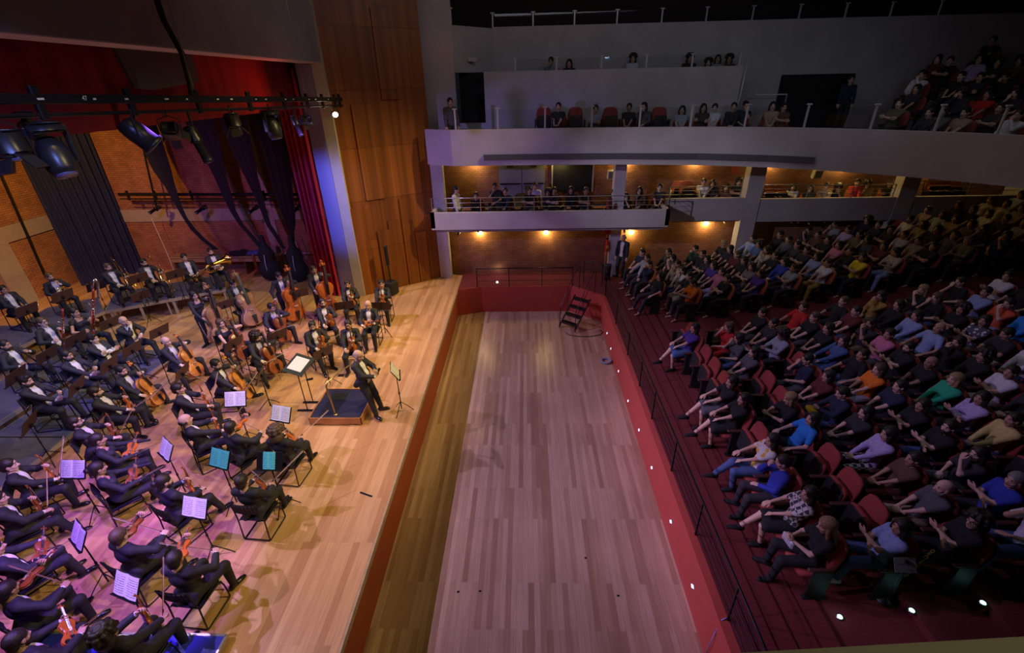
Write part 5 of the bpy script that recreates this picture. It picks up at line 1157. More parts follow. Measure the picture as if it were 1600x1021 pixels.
def fixture(kind, u, v, x, sc, tilt, yaw, label, drop=0.0):
    c = atx(u, v, x); t = empty('stage_light', tuple(c), yaw, label, 'stage light', 'lights hanging on the front bar' if x > -8 else 'lights on the far bar'); t.scale = (sc,) * 3
    top = 0.0
    if kind == 'moving':
        MB().box((0, 0, .34), (.30, .34, .12), bev=.03).build('base', fix_m, t, True)
        for y in (-.19, .19): MB().box((0, y, .14), (.12, .04, .42), bev=.015).build('yoke_arm', fix_m, t)
        hd = MB().lathe([(.03, -.24), (.10, -.22), (.15, -.12), (.165, .02), (.15, .16), (.125, .22)], 20).build('head', fix_m, t, True); hd.matrix_local = mat4(rot('Y', tilt), (0, 0, 0))
        MB().lathe([(.02, .222), (.115, .222), (.11, .235), (.02, .245)], 20).build('lens', lens_m, hd, True); top = .40
    elif kind == 'par':
        hd = MB().lathe([(.05, -.20), (.11, -.17), (.13, -.05), (.13, .15), (.15, .15), (.15, .19), (.125, .19)], 20).build('can', fix_m, t, True); hd.matrix_local = mat4(rot('Y', tilt), (0, 0, 0))
        MB().lathe([(.01, .188), (.124, .188), (.12, .198), (.01, .205)], 18).build('lens', lens_m, hd, True)
        MB().tube([(0, -.15, 0), (0, -.16, .2), (0, 0, .26), (0, .16, .2), (0, .15, 0)], .012, 6).build('yoke', fix_m, t); top = .26
    elif kind == 'fresnel':
        hd = MB().box((0, 0, -.02), (.26, .28, .28), bev=.04).build('housing', fix_m, t, True); hd.matrix_local = mat4(rot('Y', tilt), (0, 0, 0))
        for sx, sy in ((1, 0), (-1, 0), (0, 1), (0, -1)): MB().box((sx * .17, sy * .18, .20), (.16 if sx == 0 else .012, .16 if sy == 0 else .012, .17), rot('Y', sx * 35) @ rot('X', -sy * 35)).build('barn_door', fix_m, hd)
        MB().lathe([(.01, .125), (.10, .125), (.09, .15), (.01, .17)], 18).build('lens', lens_m, hd, True)
        MB().tube([(0, -.17, 0), (0, -.17, .2), (0, 0, .26), (0, .17, .2), (0, .17, 0)], .012, 6).build('yoke', fix_m, t); top = .26
    else:
        hd = MB().box((0, 0, -.1), (.13, .14, .22), bev=.02).lathe([(.055, 0), (.06, .22), (.068, .22), (.068, .28), (.05, .28)], 16).build('barrel', fix_m, t, True); hd.matrix_local = mat4(rot('Y', tilt), (0, 0, 0))
        MB().lathe([(.01, .26), (.055, .26), (.05, .28), (.01, .29)], 14).build('lens', lens_m, hd, True)
        MB().tube([(0, -.09, 0), (0, -.10, .16), (0, 0, .2), (0, .10, .16), (0, .09, 0)], .010, 6).build('yoke', fix_m, t); top = .2
    zt = 6.6 if x > -8 else c[2] + .3
    g = max(.03, (zt - c[2]) / sc - top); MB().tube([(0, 0, top - .02), (0, 0, top + g)], .018, 6).build('clamp', fix_m, t)
    return t
fixture('moving', 88, 246, -5.45, .95, 205, 2.6, 'big black moving head lamp, nearest on the bar before the navy curtain')
fixture('fresnel', 14, 228, -5.5, .95, 170, 0, 'black stage lamp at the left edge of the picture')
fixture('moving', 50, 205, -6.0, .55, 150, 1.0, 'small dark moving head lamp left of the biggest one')
fixture('par', 217, 210, -5.6, 1.15, 140, .6, 'black can lamp tilted down to the right above the orange wall')
fixture('fresnel', 268, 205, -5.6, .85, 120, 2.0, 'wide flood lamp with a violet lit face')
fixture('profile', 308, 222, -5.6, 1.25, 165, .2, 'long profile lamp hanging straight down with violet highlight')
fixture('fresnel', 364, 190, -5.6, .95, 175, .4, 'square stage lamp between the second and third drapes')
fixture('moving', 427, 201, -5.6, .95, 190, 2.8, 'moving head lamp before the rightmost black drape')
fixture('profile', 463, 195, -5.6, 1.0, 165, .5, 'small profile lamp right of the moving head')
fixture('fresnel', 478, 188, -5.7, .8, 110, 2.2, 'flood lamp with wide shade before the red curtain')
lt = fixture('par', 523, 178, -5.6, .60, 100, -1.1, 'small lamp switched on at the right end of the bar')
for o in lt.children_recursive:
    if o.name.startswith('lens'): o.data = o.data.copy(); o.data.materials.clear(); o.data.materials.append(mat('lit_lens', (1, 1, .8), emit=(1, .95, .7), estr=22))
for u in (243, 315, 397, 464): fixture('profile', u, 327, aty(u, 327, 17.6)[0], 1.0, 110, -2.0, 'small black spotlight ' + {243: 'first from left', 315: 'second from left', 397: 'third from left', 464: 'last on the right'}[u] + ' under the far bar')
# dark acoustic panel, hanging cable and far side furniture
pn = MB().prism([(8.55, 7.7), (10.55, 7.7), (10.55, 7.05), (9.2, 6.92), (8.75, 6.95)], 0, .06).build('sound_baffle', mat('grey_panel', (.05, .05, .048), .7), None); pn.matrix_world = mat4(np.array([[0, 0, 1.], [1., 0, 0], [0, 1., 0]]), (-6.72, 0, 0)); tag(pn, 'dark grey panel hanging in front of the red border', 'panel')
cb = MB().tube([(-5.78, 8.6, 9.3), (-5.78, 8.68, 8.5), (-5.8, 8.74, 7.9), (-5.72, 8.82, 7.45), (-5.66, 8.7, 7.0), (-5.62, 8.6, 6.75)], [.05, .05, .045, .045, .05, .06], 8).build('hanging_cable', mat('black_rubber', (.01, .01, .011), .6), None, True); tag(cb, 'thick black cable drop hanging in front of the header', 'cable')
for (u0, v0, u1, v1, lb) in ((0, 270, 70, 430, 'thin black pipe running down the back brick wall at the left'),):
    a_, b_ = atx(u0, v0, -18.3), atx(u1, v1, -18.3); a_ = b_ + (a_ - b_) * 1.5; tag(MB().tube([a_, b_], .045, 7).build('wall_pipe', black_metal), lb, 'pipe')
tag(MB().tube([aty(205, 150, 17.9), aty(246, 330, 17.9)], .035, 7).build('drop_pipe', black_metal), 'thin black pipe dropping to the first spotlight of the far bar', 'pipe')
tb_ = empty('long_table', (-12.5, 18.15, 0), 0, 'long narrow wooden table standing along the far stage wall', 'table')
MB().box((0, 0, .76), (4.6, .5, .05), bev=.01).build('table_top', mat('plain_wood', (.34, .22, .12), .5, noise=.2), tb_); MB().box((0, -.22, .64), (4.5, .03, .14)).build('apron', MATS['plain_wood'], tb_)
for x in (-2.2, -.7, .8, 2.2): MB().box((x, 0, .36), (.06, .4, .72)).build('leg', darkwood, tb_)
for i, (x, m_, lb) in enumerate(((-11.9, black_cl, 'black cloth bundle on the long table'), (-11.2, mat('blue_bag', (.05, .07, .22), .7), 'dark blue bag on the long table'))):
    M_ = shell([ell((0, 0, .1), (.42 - .12 * i, .2, .10)), ell((.2, .04, .12), (.2, .14, .12)), ell((-.2, 0, .08), (.2, .16, .09))], .03, .06); o = ob('bag' if i else 'cloth_bundle', to_mesh('bundle', M_, [m_]), None, (x, 18.1, .79), lb, 'bag' if i else 'cloth')
for i, (u, v, c_, lb) in enumerate(((427, 438, (.008, .009, .014), 'black double bass case standing behind the bass players'), (470, 440, (.016, .016, .02), 'dark double bass bag with a light triangle beside the red curtain'))):
    p = at(u, v); M_ = shell([ell((0, 0, .45), (.24, .40, .46)), ell((0, 0, 1.05), (.20, .30, .38)), cone((0, 0, 1.3), (0, 0, 1.80), .14, .09)], .03, .10, [ell((0, 0, -.2), (.6, .6, .22))]); o = ob('bass_case', to_mesh('case', M_, [mat('case_%d' % i, c_, .8, noise=.2)]), None, (p[0], p[1], 0), lb, 'instrument case', rz=-1.1)
    ob('strap', MB().tube([(.21, -.1, .5), (.27, -.1, .8), (.23, -.06, 1.15)], .02, 6).mesh('strap', mat('strap_grey', (.35, .36, .45), .7)), o)
o = empty('harp_case', tuple(at(405, 428)), .3, 'reddish wooden stand leaning by the far wall', 'stand'); o.location.z = 0
MB().box((0, 0, .45), (.10, .22, .9), rot('X', 12), bev=.02).build('back', varn_dk, o); MB().box((0, -.15, .03), (.3, .5, .05), bev=.01).build('base', darkwood, o)
for i, (u0, v0, u1, v1) in enumerate(((237, 342, 262, 398), (456, 365, 470, 400))):
    a_, b_ = aty(u0, v0, 17.9), aty(u1, v1, 17.9); tag(MB().tube([a_ + np.array([0, .3, 0]), a_, b_, np.array([b_[0], b_[1], .01])], .012, 6).build('white_cable', mat('white_plastic', (.6, .58, .6), .6)), 'thin white cable hanging down the far wall, ' + ('left one' if i == 0 else 'right one by the curtain'), 'cable')
def floor_z(x):
    if x < 4.6: return 0.0
    for i in range(1, 15):
        if x < ROWX[i] + .365: return rake(ROWX[i])
    return rake(ROWX[14])
# ------------------------------------------------------------------ pit: steps, rails, step lights
t = empty('pit_stairs', (2.05, 15.55, 0), math.radians(-38), 'black open metal stairs going down from the platform into the pit', 'stairs')
for i in range(4): MB().box((0, -.05 - .25 * i, -.20 - .22 * i), (.62, .24, .035), bev=.004).build('tread', black_metal, t)
for x in (-.33, .33):
    MB().box((x, -.46, -.56), (.03, .06, 1.36), rot('X', -48.5)).build('stringer', black_metal, t); MB().tube([(x, -.93, -1.07), (x, -.93, -.25), (x, -.1, .72), (x, .18, .9), (x, .3, .9), (x, .3, .02)], .014, 6).build('handrail', black_metal, t); MB().tube([(x, -.1, .40), (x, -.93, -.55)], .010, 6).tube([(x, -.45, -.5), (x, -.45, .33)], .010, 6).build('baluster', black_metal, t)
def rail(name, pts, h, nb, mt, label, cat='railing', r=.014, posts=None, base=True, group=None, top=.018):
    t = empty(name, (0, 0, 0), 0, label, cat, group); P = [np.array(p, float) for p in pts]
    for k in range(nb):
        z = h * (1 - k / nb); MB().tube([p + np.array([0, 0, z]) for p in P], top if k == 0 else r * .7, 6).build('bar', mt, t, True)
    for p in (posts if posts is not None else P): p = np.array(p, float); MB().box((p[0], p[1], p[2] + h / 2), (.03, .03, h), bev=.004).build('post', mt, t)
    return t
rail('pit_railing', [(-1.87, 16.34, 0), (-.65, 16.36, 0), (.6, 16.36, 0), (1.75, 16.36, 0)], .74, 3, black_metal, 'thin black railing along the far end of the pit')
rail('aisle_railing', [(2.86, y, 0) for y in (15.4, 13.2, 11.3, 9.77, 8.48, 6.87, 5.4, 3.98, 2.6)], .78, 5, black_metal, 'long black railing with five bars along the pit edge', 'railing', .012)
rail('stair_head_railing', [(2.2, 16.6, 0), (2.86, 16.3, 0), (2.86, 15.4, 0)], .9, 3, black_metal, 'short black railing at the head of the pit stairs')
for i, (y, z) in enumerate(((13.83, -.68), (12.99, -.79), (11.62, -.76), (10.18, -.77), (8.88, -.67), (7.61, -.65), (6.14, -.58), (4.85, -.57))):
    t = empty('step_light', (2.735, y, z), 0, 'small white step light in the red pit wall, number %s from the far end' % ['one', 'two', 'three', 'four', 'five', 'six', 'seven', 'eight'][i], 'step light', 'step lights in the pit wall')
    MB().box((0, 0, 0), (.012, .075, .13), rot('X', 45), bev=.003).build('frame', mat('white_frame', (.7, .7, .75), .5), t); MB().box((-.008, 0, 0), (.008, .05, .09), rot('X', 45)).build('diffuser', mat('step_lit', (.9, .9, 1), emit=(.85, .85, 1), estr=1.6), t)
def ring(R_, r, n=20): return MB().tube([(R_ * math.cos(a), R_ * math.sin(a), r) for a in [2 * pi * k / n for k in range(n)]], r, 8, close=True)
p = at(947, 565, -1.06); tag(ring(.15, .035).build('cable_coil', mat('blue_grey_cable', (.25, .28, .42), .6), None, True, (p[0], p[1], -1.08)), 'coil of pale blue cable on the pit floor by the red wall', 'cable')
p = at(910, 518, -1.06); tag(MB().tube([(-.62, -.05, .012), (-.5, -.25, .012), (-.2, -.36, .012), (.2, -.38, .012), (.6, -.25, .012), (.72, -.05, .012), (.66, .1, .012)], .014, 6).build('loose_cable', black_metal, None, True, (p[0], p[1], -1.08)), 'black cable curled on the pit floor below the stairs', 'cable')
tag(MB().tube([(2.72, 4.0, -.9), (2.70, 3.95, -.5), (2.78, 3.98, .0), (2.87, 4.0, .03)], .008, 6).build('loose_cable', mat('violet_cable', (.35, .3, .7), .5), None, True), 'thin pale cable tied to the foot of the aisle railing', 'cable')
for i, (u, v) in enumerate(((915, 872), (716, 925), (750, 924), (966, 931))):
    p = at(u, v, -1.07); tag(MB().prism([(.025, 0), (.01, .02), (-.015, .015), (-.025, -.005), (0, -.02)], 0, .006).build('floor_scrap', ebony, None, False, (p[0], p[1], -1.079)), 'tiny dark scrap on the pit floor, ' + ['in the middle right', 'near the bottom left', 'at the bottom, right of another scrap', 'by the lower right wall'][i], 'scrap', 'scraps on the pit floor')
bulb('platform_lamp', (-1.1, 17.6, .25), (1, .85, .6), 1.0)
tag(MB().lathe([(.03, 0), (.04, .02), (.02, .05)], 12).build('floor_lamp_button', mat('lamp_lit', (1, .9, .8), emit=(1, .9, .75), estr=9), None, True, (-1.13, 16.75, .004)), 'tiny bright floor light on the far platform', 'lamp')
# ------------------------------------------------------------------ wall lights
def sconce(x, y, z, label, watt, up=False):
    t = empty('wall_light', (x, y, z), 0, label, 'wall light', 'warm wall lights of the side galleries')
    MB().box((0, .06, 0), (.12, .03, .12), bev=.01).build('backplate', mat('white_metal', (.7, .68, .6), .5), t)
    MB().lathe([(.02, -.05), (.07, -.03), (.09, .02), (.07, .06), (.02, .07)], 16, (0, -.02, 0)).build('bulb_globe', mat('globe_lit', (1, .85, .5), emit=(1, .72, .28), estr=70), t, True)
    bulb('wall_light_bulb', (x, y - .17, z - .02), (1, .68, .18), watt, .06)
for i, (x, y, z) in enumerate(((-1.8, 17.74, 1.70), (.79, 17.74, 1.68), (4.19, 18.14, 1.52), (7.09, 18.14, 1.84))): sconce(x, y, z, 'glowing wall light below the gallery, ' + ['first from the stage', 'second from the stage', 'third, left of the usher column', 'last, farthest from the stage'][i], 11)
for i, (x, y, z) in enumerate(((-2.0, 18.8, 4.22), (1.36, 18.8, 4.2), (3.9, 18.9, 4.12), (6.55, 18.9, 4.08), (9.4, 18.9, 4.02), (12.1, 18.9, 3.95), (15.5, 18.9, 3.9))): sconce(x, y, z, 'glowing wall light under the balcony, ' + ['first', 'second', 'third', 'fourth', 'fifth', 'sixth', 'seventh'][i] + ' from the stage', 10 if i < 6 else 5)
# ------------------------------------------------------------------ rails of galleries and balconies
rail('gallery_railing', [(-3.35, 16.52, 2.83), (-1.6, 16.52, 2.83), (.3, 16.52, 2.83), (2.2, 16.52, 2.83), (3.9, 16.52, 2.83), (5.05, 16.52, 2.83)], .50, 3, steel, 'steel railing with three bars on the projecting lower gallery')
rail('gallery_railing', [(5.05, 16.52, 2.83), (5.25, 17.2, 2.9), (5.3, 17.5, 2.98), (7.9, 17.5, 2.98)], .42, 3, steel, 'steel railing between gallery end and first sloping column')
rail('gallery_railing', [(8.7, 17.5, 2.98), (10.3, 17.5, 2.95), (11.9, 17.5, 2.92), (13.4, 17.5, 2.92)], .45, 3, steel, 'steel railing between the two sloping columns')
rail('gallery_railing', [(14.2, 17.5, 2.92), (16, 17.5, 2.92), (18.0, 17.5, 2.92)], .55, 3, steel, 'steel railing right of the second sloping column')
post_m = mat('pale_rail_post', (.62, .62, .60), .4, .3)
def glass_rail(name, posts, z0, h, label):
    t = empty(name, (0, 0, 0), 0, label, 'railing')
    for p in posts: MB().box((p[0], p[1], z0 + h / 2), (.055, .05, h), bev=.008).box((p[0], p[1] - .01, z0 + h), (.15, .06, .04), bev=.008).build('post', post_m, t)
    for a_, b_ in zip(posts[:-1], posts[1:]):
        a_ = np.array([*a_, z0 + h * .47]); b_ = np.array([*b_, z0 + h * .47]); d = b_ - a_; MB().box((a_ + b_) / 2, (np.linalg.norm(d) - .12, .012, h * .9), frame(d)).build('glass_panel', glass, t)
def on_curve(x):
    for (x0, y0), (x1, y1) in zip(fp[:-1], fp[1:]):
        if x0 <= x <= x1: return y0 + (y1 - y0) * (x - x0) / (x1 - x0)
    return fp[-1][1]
glass_rail('balcony_railing', [(x, on_curve(x) + .10) for x in (-2.3, -.9, .65, 2.15, 3.66, 5.2, 6.7, 8.15, 9.5, 10.55, 11.4)] + [(12.2, 11.2)], FT, .62, 'glass railing with pale posts along the curved upper balcony')
glass_rail('box_railing', [(x, 18.05) for x in (-.32, 1.08, 2.59, 4.1, 5.63, 7.2)], 7.25, .38, 'glass railing with pale posts on the upper box')
glass_rail('technical_railing', [(-3.1, 18.0), (-2.4, 18.0), (-1.12, 19.45)] + [(x * 1.02, 19.5) for x in (.3, 1.73, 3.19, 4.72, 6.23, 7.79, 9.36, 10.9, 12.4, 14.0)], 8.66, .42, 'glass railing with pale posts along the topmost walkway')
t = empty('service_pipe', (0, 0, 0), 0, 'pale pipe rail standing at the right end of the upper box', 'pipe'); MB().tube([(7.45, 18.0, 7.6), (7.42, 18.0, 6.3), (7.35, 18.0, 5.95), (7.6, 18.0, 5.8)], .035, 7).build('pipe', post_m, t, True)
t = empty('door_rail', (0, 0, 0), 0, 'pale handrail bracket in front of the dark balcony doorway', 'railing'); MB().tube([(8.0, 18.2, 6.35), (9.1, 18.2, 6.35), (9.1, 18.2, 5.7)], .028, 7).build('handrail', post_m, t, True)
# signs and fittings on the walls
ext = empty('fire_extinguisher', (3.12, 17.28, 1.05), 0, 'red fire extinguisher hanging on the white column left of the usher', 'fire extinguisher'); redp = mat('extinguisher_red', (.60, .02, .015), .3)
MB().lathe([(.02, -.02), (.075, 0), (.08, .03), (.08, .40), (.05, .46), (.02, .48)], 16).build('cylinder', redp, ext, True); MB().box((0, 0, .50), (.12, .04, .05), bev=.01).tube([(0, -.02, .48), (-.1, -.03, .40), (-.11, -.04, .12)], .010, 6).build('valve', black_metal, ext); MB().box((0, -.082, .2), (.09, .004, .12)).build('paper_label', mat('yellow_label', (.7, .55, .1), .6), ext)
sg = MB().box((3.12, 17.30, 1.85), (.22, .012, .28)).build('extinguisher_sign', redp); tag(sg, 'red square sign above the fire extinguisher', 'sign')
bn = MB().lathe([(.12, 0), (.15, .6), (.155, .62), (.12, .63)], 16).build('waste_bin', mat('bin_dark', (.05, .045, .04), .5), None, True, (3.15, 16.95, .004)); tag(bn, 'dark waste bin standing at the foot of the column beside the usher', 'bin')
for i, (u, v, y) in enumerate(((956, 273, 18.75), (1277, 272, 18.7))):
    p = aty(u, v, y); s_ = empty('wall_speaker', tuple(p), 0, 'small white loudspeaker on the gallery wall ' + ('left, by the third column' if i == 0 else 'hanging right of the sloping column'), 'speaker', 'white gallery speakers'); MB().box((0, 0, 0), (.34, .2, .34), rot('X', 12), bev=.02).build('cabinet', mat('white_speaker', (.55, .53, .42), .6), s_); MB().box((0, -.105, 0), (.27, .01, .27), rot('X', 12)).build('grille', mat('grey_grille', (.22, .22, .20), .8), s_)
    if i: MB().tube([(0, 0, .15), (0, 0, .30)], .012, 6).build('bracket', black_metal, s_)
p = aty(1148, 262, 18.93); tag(MB().box(tuple(p), (.22, .02, .45)).build('hose_sign', mat('dim_red_sign', (.45, .08, .04), .5)), 'narrow red sign on the gallery wall left of the sloping column', 'sign')
for i, (u, v, y) in enumerate(((738, 93, 18.4), (1282, 84, 19.38))): p = aty(u, v, y); tag(MB().box(tuple(p), (.30, .03, .12)).build('exit_sign', mat('unlit_sign', (.55, .53, .5), .6)), 'small pale wall plate ' + ('over the dark left doorway' if i == 0 else 'over the dark right doorway'), 'sign')
bd = empty('framed_opening', (1.85, 18.9, 3.55), 0, 'dark framed opening with pale frame behind the gallery seats', 'panel'); MB().box((0, 0, 0), (1.55, .05, 1.1)).build('opening_shade', MATS['near_black'], bd); MB().box((0, -.04, .55), (1.6, .04, .05)).box((-.8, -.04, 0), (.05, .04, 1.1)).box((.8, -.04, 0), (.05, .04, 1.1)).build('frame', mat('pale_frame', (.5, .48, .42), .6), bd)  # near-black slab inside the frame stands in for the unlit opening
# aisle floor lights at the lower right with their cable
for i, (u, v) in enumerate(((1312, 965), (1421, 955), (1532, 943))):
    zf = 0.0
    for z_ in sorted({0.0} | {rake(x_) for x_ in ROWX[:5]}, reverse=True):
        q_ = at(u, v, z_ + .004)
        if floor_z(q_[0]) >= z_ - 1e-6: zf = floor_z(q_[0]); break
    p = at(u, v, zf + .004); p[0] += .03 if floor_z(p[0]) < zf else 0
    t = empty('aisle_light', (p[0], p[1], zf + .004), 0, 'greenish glowing floor light, ' + ['left', 'middle', 'right'][i] + ' of three in the near aisle', 'floor light', 'floor lights of the near aisle')
    MB().lathe([(.05, 0), (.055, .008), (.03, .012)], 14).build('ring', steel, t, True); MB().lathe([(.001, .012), (.034, .012), (.03, .018), (.001, .02)], 14).build('lens', mat('aisle_lit', (.5, 1, .9), emit=(.35, 1, .85), estr=6), t, True); bulb('aisle_bulb', (p[0], p[1], zf + .09), (.4, 1, .85), .12, .03)
# ------------------------------------------------------------------ seats and audience
SEAT = {}
def seat(x, y, z, rz, down, orange, label, group='red seats of the hall'):
    k = (down, orange); m = seat_orange if orange else seat_red
    if k not in SEAT: s = SEAT[k] = make_theatre_seat(down, m); s.location = (x, y, z); s.rotation_euler = (0, 0, rz); tag(s, label, None, group)
    else: s = clone(SEAT[k], (x, y, z), rz, label, group)
    s['category'] = 'seat'; return s
def aud_pose(k):
    kw = dict(hi=False, hip=.545, lf=(.50, .15), rf=(.50, -.15), hipx=.02)
    kw.update([dict(lean=14, head=(0, 4, 0), lh=(.34, .06, .66), rh=(.34, -.06, .66), ldir=(.6, -.7, 0), rdir=(.6, .7, 0)),
      dict(lean=12, head=(14, 4, 2), lh=(.24, -.10, .86), rh=(.26, .10, .83), lpalm=(-1, 0, .1), rpalm=(-1, 0, .1), lpole=(0, 1, -.5), rpole=(0, -1, -.5)),
      dict(lean=6, side=-5, head=(-6, 8, -6), lh=(.28, .02, .70), rh=(.20, -.07, 1.10), rpose='grip', rpalm=(-1, 0, 0), rpole=(.4, -.5, -1), rdir=(-.2, .2, 1)),
      dict(lean=8, side=6, head=(10, 8, 8), rh=(.28, -.02, .70), lh=(.20, .08, 1.10), lpose='grip', lpalm=(-1, 0, 0), lpole=(.4, .5, -1), ldir=(-.2, -.2, 1)),
      dict(lean=18, head=(6, 0, 0), lh=(.24, .27, .68), rh=(.24, -.27, .68), lf=(.62, .2), rf=(.60, -.2)),
      dict(lean=10, head=(-4, 16, 0), lh=(.34, .05, .84), rh=(.34, -.05, .82), lpose='grip', rpose='grip', ldir=(.5, -.5, .5), rdir=(.5, .5, .5)),
      dict(lean=13, head=(12, 2, 0), lh=(.36, .02, .68), rh=(.30, -.22, .70), lf=(.40, .10), rf=(.74, .02), fz=(0, .22), kr=(.3, 0, 1))][k])
    return Fig(**kw)
AP = {}; APM = {}
def aud_mesh(k, female):
    if (k, female) not in AP:
        F = aud_pose(k); F.f = female; AP[(k, female)] = F; h = .02
        nk = cone(F.N + F.u * .045, F.HC, .065, .09)
        APM[(k, female)] = dict(body=to_mesh('spectator_body', F.body(), BODY),
            short=to_mesh('short_sleeved_top', shell(F.torso(.014) + F.arms(.014, 0, .72), h, .03, [nk]), [cloth]), long=to_mesh('long_sleeved_top', shell(F.torso(.014) + F.arms(.013, .94), h, .03, [nk]), [cloth]),
            trousers=to_mesh('trousers', shell(F.legs(.014, .92) + [ell(F.H, (.125, .175, .10))], h, .03), [cloth]), shorts=to_mesh('shorts', shell(F.legs(.022, 0, .92) + [ell(F.H, (.13, .18, .10))] + ([cone(F.KL * [.8, 1, 1], F.KR * [.8, 1, 1], .07, .07)] if female else []), h, .03), [cloth]),
            shoes=to_mesh('shoe', shell(F.feet(.012)[:3], .014, .012), [cloth]), shoes2=to_mesh('shoe', shell(F.feet(.012)[3:], .014, .012), [cloth]))
    return AP[(k, female)], APM[(k, female)]
# patterned cloths
def pattern(name, a, b, kind, sc):
    m, nt, bs, N, L_ = nodes_mat(name); tc = N('ShaderNodeTexCoord')
    if kind == 'stripe': tx = N('ShaderNodeTexWave'); tx.inputs['Scale'].default_value = sc; tx.bands_direction = 'Z'; o_ = tx.outputs['Fac']
    elif kind == 'check': tx = N('ShaderNodeTexChecker'); tx.inputs['Scale'].default_value = sc; o_ = tx.outputs['Fac']
    else: tx = N('ShaderNodeTexVoronoi'); tx.inputs['Scale'].default_value = sc; o_ = tx.outputs['Distance']
    L_(tc.outputs['Object'], tx.inputs['Vector']); cr = N('ShaderNodeValToRGB'); cr.color_ramp.interpolation = 'CONSTANT' if kind != 'stripe' else 'LINEAR'; e = cr.color_ramp.elements; e[0].color = (*a, 1); e[1].color = (*b, 1); e[1].position = .38
    L_(o_, cr.inputs[0]); L_(cr.outputs[0], bs.inputs['Base Color']); bs.inputs['Roughness'].default_value = .85; return m
PAT = {'floral': pattern('yellow_floral_cloth', (.75, .42, .04), (.72, .70, .66), 'v', 9), 'plaid': pattern('black_white_plaid', (.05, .05, .06), (.66, .62, .60), 'check', 16), 'greyfl': pattern('grey_white_floral', (.60, .60, .68), (.08, .08, .11), 'v', 14), 'stripe': pattern('thin_striped_cloth', (.42, .35, .36), (.10, .09, .11), 'stripe', 14)}
COL = {'black': (.012, .012, .015), 'dark': (.03, .028, .035), 'navy': (.02, .025, .06), 'grey': (.10, .10, .11), 'lgrey': (.32, .34, .40), 'white': (.66, .66, .70), 'lblue': (.28, .36, .62), 'blue': (.03, .25, .75), 'royal': (.03, .05, .42), 'denim': (.06, .12, .28), 'jeans': (.06, .10, .24), 'red': (.55, .02, .02), 'maroon': (.13, .02, .025), 'orange': (.85, .20, .015), 'coral': (.75, .12, .06), 'yellow': (.80, .62, .02), 'mustard': (.40, .25, .05), 'pyellow': (.62, .50, .18),
       'green': (.02, .42, .22), 'dgreen': (.02, .06, .04), 'pink': (.62, .20, .32), 'lilac': (.48, .40, .68), 'purple': (.08, .04, .30), 'tan': (.38, .28, .18), 'beige': (.48, .40, .30), 'brown': (.12, .06, .04), 'olive': (.14, .14, .06)}
CN = {'lgrey': 'light grey', 'lblue': 'light blue', 'dgreen': 'dark green', 'pyellow': 'pale yellow', 'royal': 'royal blue', 'blue': 'bright blue', 'dark': 'dark', 'jeans': 'blue jeans'}
SH = ['short', 'quiff', 'short', 'curly', 'short']; LHs = ['long', 'bob', 'long', 'bun', 'curly']
ORD = ['first', 'second', 'third', 'fourth', 'fifth', 'sixth', 'seventh', 'eighth', 'ninth', 'tenth', 'eleventh', 'twelfth', 'thirteenth', 'fourteenth', 'fifteenth', 'sixteenth', 'seventeenth', 'eighteenth', 'nineteenth', 'twentieth']
def spectator(x, y, z, rz, k, top, bottom, hairst, label, sleeve='short', leg='trousers', hc=0, sk=0, female=False, group='audience in the seats', extra=(), lod=0):
    F, D = aud_mesh(k, female)
    p = ob('person', D['body'], None, (x, y, z), label, 'person', group, rz=rz); p.color = SKINS[sk % 5]
    t = ob('shirt', D[sleeve], p); t.color = (*COL.get(top, (.1, .1, .1)), 1)
    if top in PAT: t.material_slots[0].link = 'OBJECT'; t.material_slots[0].material = PAT[top]
    b = ob('trousers' if leg == 'trousers' else ('skirt' if female else 'shorts'), D[leg], p); b.color = (*COL.get(bottom, COL['dark']), 1)
    if bottom in PAT: b.material_slots[0].link = 'OBJECT'; b.material_slots[0].material = PAT[bottom]
    if not lod:
        for s_ in ('shoes', 'shoes2'): q = ob('shoe', D[s_], p); q.color = (*COL['white' if (int(x * 7) % 3 == 0) else 'black'], 1)
    if hairst != 'bald': h_ = ob('hair' if hairst != 'cap' else 'cap', hair(hairst), p, M=F.tmat()); h_.color = HC_[hc] if hairst != 'cap' else (.42, .36, .12, 1)
    for e_ in extra:
        if e_ == 'specs': ob('glasses', SPECS, p, M=F.tmat())
        else: q = ob('beard', hair('beard'), p, M=F.tmat()); q.color = HC_[hc]
    return p
SP = .60; Y0 = 4.62
def seatpos(r, c): return ROWX[r] + .10, Y0 + SP * c
def inblock(r, c):
    if r <= 0: return c <= 11 or 16 <= c <= 20
    return (0 <= c <= 11) or (15 <= c <= 20)
